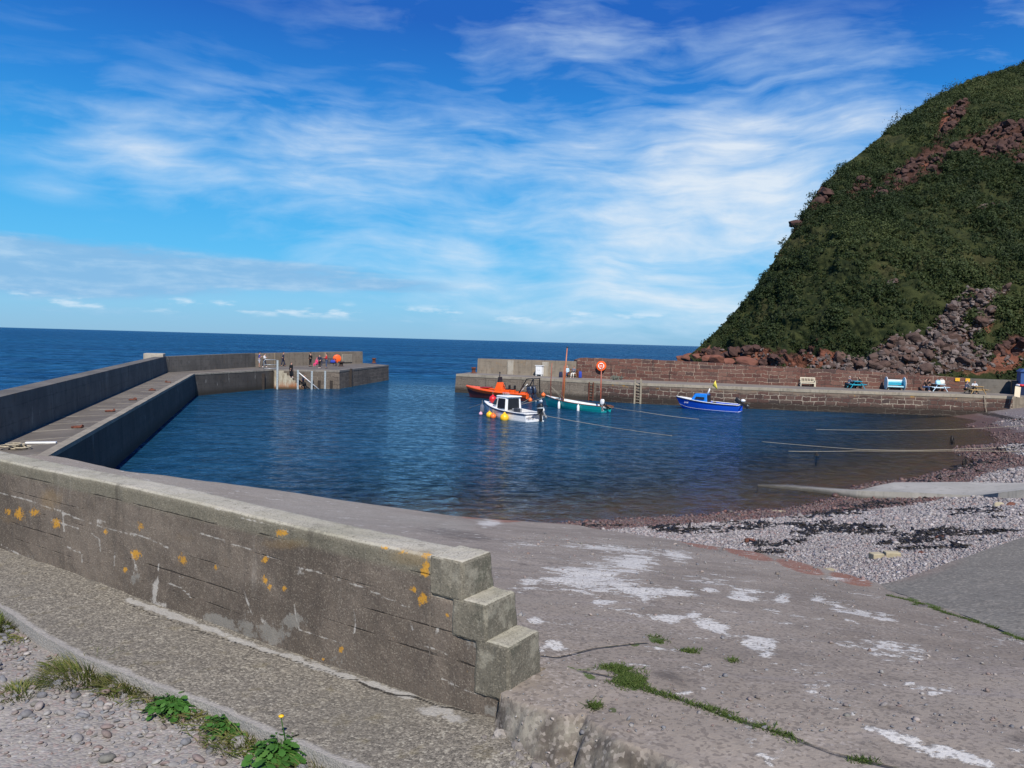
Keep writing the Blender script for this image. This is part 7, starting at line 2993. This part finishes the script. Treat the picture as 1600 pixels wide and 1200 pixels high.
# ---- teal double-ender with two spars
def teal_boat():
    bow, stern = Vector((3.2, 72.4, 0)), Vector((8.3, 67.6, 0))
    L = (bow - stern).length
    bt = boat_frame('sailing_boat', 'slim teal open sailing boat with a tall brown mast and white inside', bow, stern)
    B, S, K = 1.9, (.55, 1.05), -.3
    kw = dict(rake=.45, bow=2.0, full=.22)
    hull_shell('hull', L, B, S, K, C['teal'], bt, floor=.1, planks=5, **kw)
    gunwale('gunwale', L, B, S, K, C['wood'], bt, .032, 1.0, .01, **kw)
    q = MB()
    for s in (-1, 1):                         # white inside planking seen over the near gunwale
        rings = []
        for i in range(22):
            t = .02 + .96 * i / 21
            x, y, z = sec(L, B, S, K, t, 1, **kw)
            rings.append([(x, s * max(.002, y - .062), z - .02), (x, s * max(.001, y - .08), z - .02), (x, s * max(.001, y - .26), max(.2, z - .3)), (x, s * max(.002, y - .24), max(.2, z - .3))])
        q.loft(rings)
    q.build('inner_planking', C['white'], bt, True)
    for t in (.22, .45, .66):
        x, y, z = sec(L, B, S, K, t, 1, **kw)
        q = MB()
        q.box((x, 0, z - .2), (.26, 2 * y - .14, .04))
        q.build('thwart', C['cream'], bt)
    q = MB()
    rings = []
    for i in range(7):
        t = .8 + .2 * i / 6
        x, y, z = sec(L, B, S, K, t, 1, **kw)
        rings.append([(x, -y, z - .02), (x, 0, z + .03), (x, y, z - .02), (x, 0, z - .06)])
    q.loft(rings)
    q.build('foredeck', C['white'], bt, True)
    mx_ = L * .20
    q = MB()
    q.tube([(mx_, 0, .1), (mx_ - .12, .0, 3.0), (mx_ - .30, 0, 5.55)], [.085, .075, .045], 10)
    mast = q.build('mast', C['mast'], bt, True)
    q = MB()
    q.lathe([(.06, 5.52), (.07, 5.55), (.05, 5.64), (.001, 5.66)], (mx_ - .30, 0, 0), n=10)
    q.build('mast_cap', C['black'], mast, True)
    q = MB()
    q.tube([(mx_ + .10, .12, .5), (mx_ - .02, .12, 2.2), (mx_ - .1, .1, 3.9)], [.05, .045, .035], 8)
    q.build('stowed_yard', C['mast_red'], bt, True)
    q = MB()
    q.tube([(-L * .40, -.1, .3), (-L * .40 + .02, -.1, 2.0), (-L * .40 + .04, -.1, 3.95)], [.075, .065, .045], 8)
    q.build('mizzen_mast', C['mast_red'], bt, True)
    q = MB()
    q.tube([(L * .40, .1, .95), (L * .36, .5, 2.2), (L * .30, .9, 4.1)], [.045, .04, .03], 6)
    q.build('bowsprit_spar', C['mast_red'], bt, True)
    q = MB()
    q.tube([(L * .37, .42, 1.95), (mx_ + .1, .2, .95)], .012, 5)
    q.tube([(L * .37, .42, 1.95), (mx_ - .9, .55, .75)], .012, 5)
    q.build('rigging', C['rope'], bt)
    q = MB()
    q.sheet_xz([(-L / 2 - .05, .3), (-L / 2 - .75, .42), (-L / 2 - .80, .62), (-L / 2 + .05, .66)], -.05, .05)
    q.build('rudder', C['wood'], bt, bevel=.02)
    outboard(bt, (-L / 2 + .28, .42, .62), .85, 0, 'white')
    outboard(bt, (-L / 2 - .05, .1, .45), .7, 65, 'black')
    for t, zz, lab in [(.66, .32, 'long white fender hanging on the teal boat, nearer the mast'), (.33, .22, 'long white fender hanging on the teal boat, nearer the stern')]:
        x, y, z = sec(L, B, S, K, t, .9, **kw)
        hang_buoy(world(bt, (x, y + .10, zz)), .12, C['white'], lab, None, True)
    w = world(bt, (L / 2 + .1, .25, 1.05))
    hang_buoy(w, .2, C['orange_dull'], 'orange-red buoy at the bow of the teal boat')
    hang_buoy(world(bt, (L / 2 + .25, .35, .45)), .14, C['c_palegrey'], 'pale grey buoy under the bow of the teal boat')
    return bt


TB = teal_boat()


# ---- blue cuddy boat
def blue_boat():
    bow, stern = Vector((16.1, 74.4, 0)), Vector((21.2, 71.5, 0))
    L = (bow - stern).length
    bt = boat_frame('cuddy_boat', 'bright blue clinker boat with a small cuddy and a yellow flag, beside the stone pier', bow, stern)
    B, S, K = 2.0, (.68, 1.12), -.32
    kw = dict(rake=.7, full=.2)
    hull_shell('hull', L, B, S, K, C['blue'], bt, floor=.12, planks=6, **kw)
    gunwale('rubbing_strake', L, B, S, K, C['navy'], bt, .045, 1.0, -.06, **kw)
    gunwale('gunwale', L, B, S, K, C['white'], bt, .035, 1.0, .02, **kw)
    gunwale('water_line', L, B, S, K, C['white'], bt, .022, .47, .0, **kw)
    q = MB()
    rings = []
    for i in range(10):
        t = .64 + .36 * i / 9
        x, y, z = sec(L, B, S, K, t, 1, **kw)
        rings.append([(x, -y, z - .02), (x, 0, z + .06), (x, y, z - .02), (x, 0, z - .06)])
    q.loft(rings)
    q.build('foredeck', C['white'], bt, True, angle=40)
    cb = cabin_box('cuddy', C['blue_light'], bt, (.0, 1.75, .80, .50), (.08, 1.25, .66, .46), .70, 1.52, .06)
    for s in (-1, 1):
        pane('side_pane', C['glass'], cb, [(.25, s * .775, 1.02), (1.22, s * .635, 1.02), (1.10, s * .575, 1.24), (.27, s * .73, 1.24)], (0, s, .2))
    pane('dark_aft_pane', C['black'], cb, [(-.01, -.6, .75), (-.01, .6, .75), (.05, .55, 1.42), (.05, -.55, 1.42)], (-1, 0, 0))  # the cuddy's inner shade, put in as a black pane
    q = MB()
    q.tube([(.10, .3, 1.5), (-.04, .3, 1.85), (-.10, .3, 2.05)], [.11, .07, .06], 8)
    q.build('white_post', C['white'], bt, True)
    fl = MB()
    fl.tube([(-.08, .3, 1.9), (-.62, .3, 2.85)], .014, 6)
    f = fl.build('flag_pole', C['wood_grey'], bt, True)
    q = MB()
    rows = []
    for i in range(7):
        u = i / 6
        rows.append([(-.34 - .45 * u, .3 + .05 * math.sin(u * 5), 2.36 - .35 * u), (-.62 - .18 * u, .3 + .05 * math.sin(u * 5 + 1), 2.86 - .75 * u), (-.62 - .18 * u, .312 + .05 * math.sin(u * 5 + 1), 2.86 - .75 * u), (-.34 - .45 * u, .312 + .05 * math.sin(u * 5), 2.36 - .35 * u)])
    q.loft(rows)
    q.build('flag', C['flag'], f, True)
    for t in (.14, .32):
        x, y, z = sec(L, B, S, K, t, 1, **kw)
        q = MB()
        q.box((x, 0, z - .16), (.28, 2 * y - .12, .05))
        q.build('thwart', C['cream'], bt)
    for k, (x, y, z, sx, sy, sz, mt) in enumerate([(-.7, .3, .55, .4, .3, .3, 'grey'), (-1.2, -.3, .5, .5, .4, .25, 'white'), (-.4, -.4, .6, .3, .3, .4, 'black')]):
        q = MB()
        q.box((x, y, z), (sx, sy, sz))
        q.build('locker', C[mt], bt, bevel=.03)
    outboard(bt, (-L / 2 - .02, .15, .72), 1.05, 58, 'black', 0)
    q = MB()
    q.ball((-L / 2 - .25, .15, 1.10), (.22, .16, .14))
    q.build('motor_cap', C['white'], bt, True)
    x, y, z = sec(L, B, S, K, .84, .78, **kw)
    text_part('LH18', .20, C['white'], bt, (x, y + .06, z - .08), (R(84), 0, R(180 - 15)))
    return bt


C['flag'] = plain('yellow_flag_cloth', (.80, .66, .10), .9, 0, .1)
BB = blue_boat()


# ------------------------------------------------------------------ mooring lines
def rope(name, pts, r, label, sag=0.0, mat='rope', n=24):
    a = [Vector(p) for p in pts]
    out = []
    for p, q in zip(a[:-1], a[1:]):
        for i in range(n):
            t = i / n
            v = p.lerp(q, t)
            v.z -= sag * 4 * t * (1 - t)
            v.z = max(v.z, .012) if sag else v.z
            out.append(v)
    out.append(a[-1])
    o = MB().tube(out, r, 6).build(name, C[mat], None, True)
    tag(o, label, 'rope')
    return o


rope('mooring_rope', [P(1190, 690, .02), P(1340, 702, .20), P(1440, 703.5, .22), P(1600, 697.5, .55), P(1700, 692, .8)], .013, 'long slack mooring rope low over the water, meeting a second rope near the beach', .02)
rope('mooring_rope', [P(1232, 705, .02), P(1340, 704.5, .16), P(1520, 704.2, .30), P(1600, 705, .5), P(1700, 706, .7)], .013, 'straight pale mooring rope crossing under its neighbour near the beach', .02)
rope('mooring_rope', [P(1275, 671, .02), P(1400, 672.5, .2), P(1500, 670.5, .35), P(1600, 665, .9), P(1680, 660, 1.2)], .013, 'pale mooring rope nearest the stone pier, reaching the far end of the beach', .02)
for px, y0, y1, zt, lab in [(1487, 676, 690, .42, 'dark weed-hung mooring stake in the water nearest the stone pier'), (1507, 702, 726, .34, 'dark weed-hung mooring stake where the two ropes cross'), (1275, 704, 712, .2, 'short dark weed-hung mooring stake at the seaward end of the straight rope')]:
    p = P(px, (y0 + y1) / 2, .1)
    z0 = P(px, y1, 0)
    q = MB()
    g = random.Random(px)
    q.tube([(0, 0, -1.2), (.02, 0, 0), (.04, .02, zt)], [.05, .06, .05], 7)
    for k in range(14):
        a = g.uniform(0, 6.28)
        h = g.uniform(.05, zt)
        q.tube([(.03, 0, h), (.03 + .12 * math.cos(a), .12 * math.sin(a), h - .08), (.03 + .13 * math.cos(a), .13 * math.sin(a), h - .3)], [.02, .025, .01], 5)
    o = q.build('mooring_stake', C['weed'], None, True)
    o.location = (z0.x, z0.y, 0)
    tag(o, lab, 'stake')
w = world(WB, (-2.85, -.3, .55))
rope('mooring_rope', [w, P(930, 663.5, .06), P(985, 672, .03), P(1050, 681, .015)], .014, 'pale mooring rope from the stern of the white cabin boat into the water', .02)
w = world(WB, (2.9, .1, 1.0))
rope('mooring_rope', [w, P(732, 637.5, .02)], .018, 'thin mooring rope from the bow of the white cabin boat into the water', .02)
w = world(TB, (-3.45, 0, .55))
rope('mooring_rope', [w, P(1000, 643, .5), P(1092, 655, .02)], .014, 'pale mooring rope from the teal boat stern into the water before the blue boat', .05)
w = world(TB, (3.4, .2, .9))
w2 = world(WB, (-2.7, .4, .7))
rope('mooring_rope', [w, P(800, 634, .55), world(OB, (-3.9, .9, .35))], .018, 'mooring rope between the bow of the teal boat and the stern of the orange boat', .12, 'rope')
# mooring line hanging down the quay near the beach
x_ = PY(1538, 630, 73.2).x
rope('hanging_rope', [(x_ - .1, front_at(x_) - .12, DECK), (x_, front_at(x_) - .2, 1.2), (x_ + .15, front_at(x_) - .3, .4)], .025, 'pale rope hanging down the stone quay wall close to the beach')
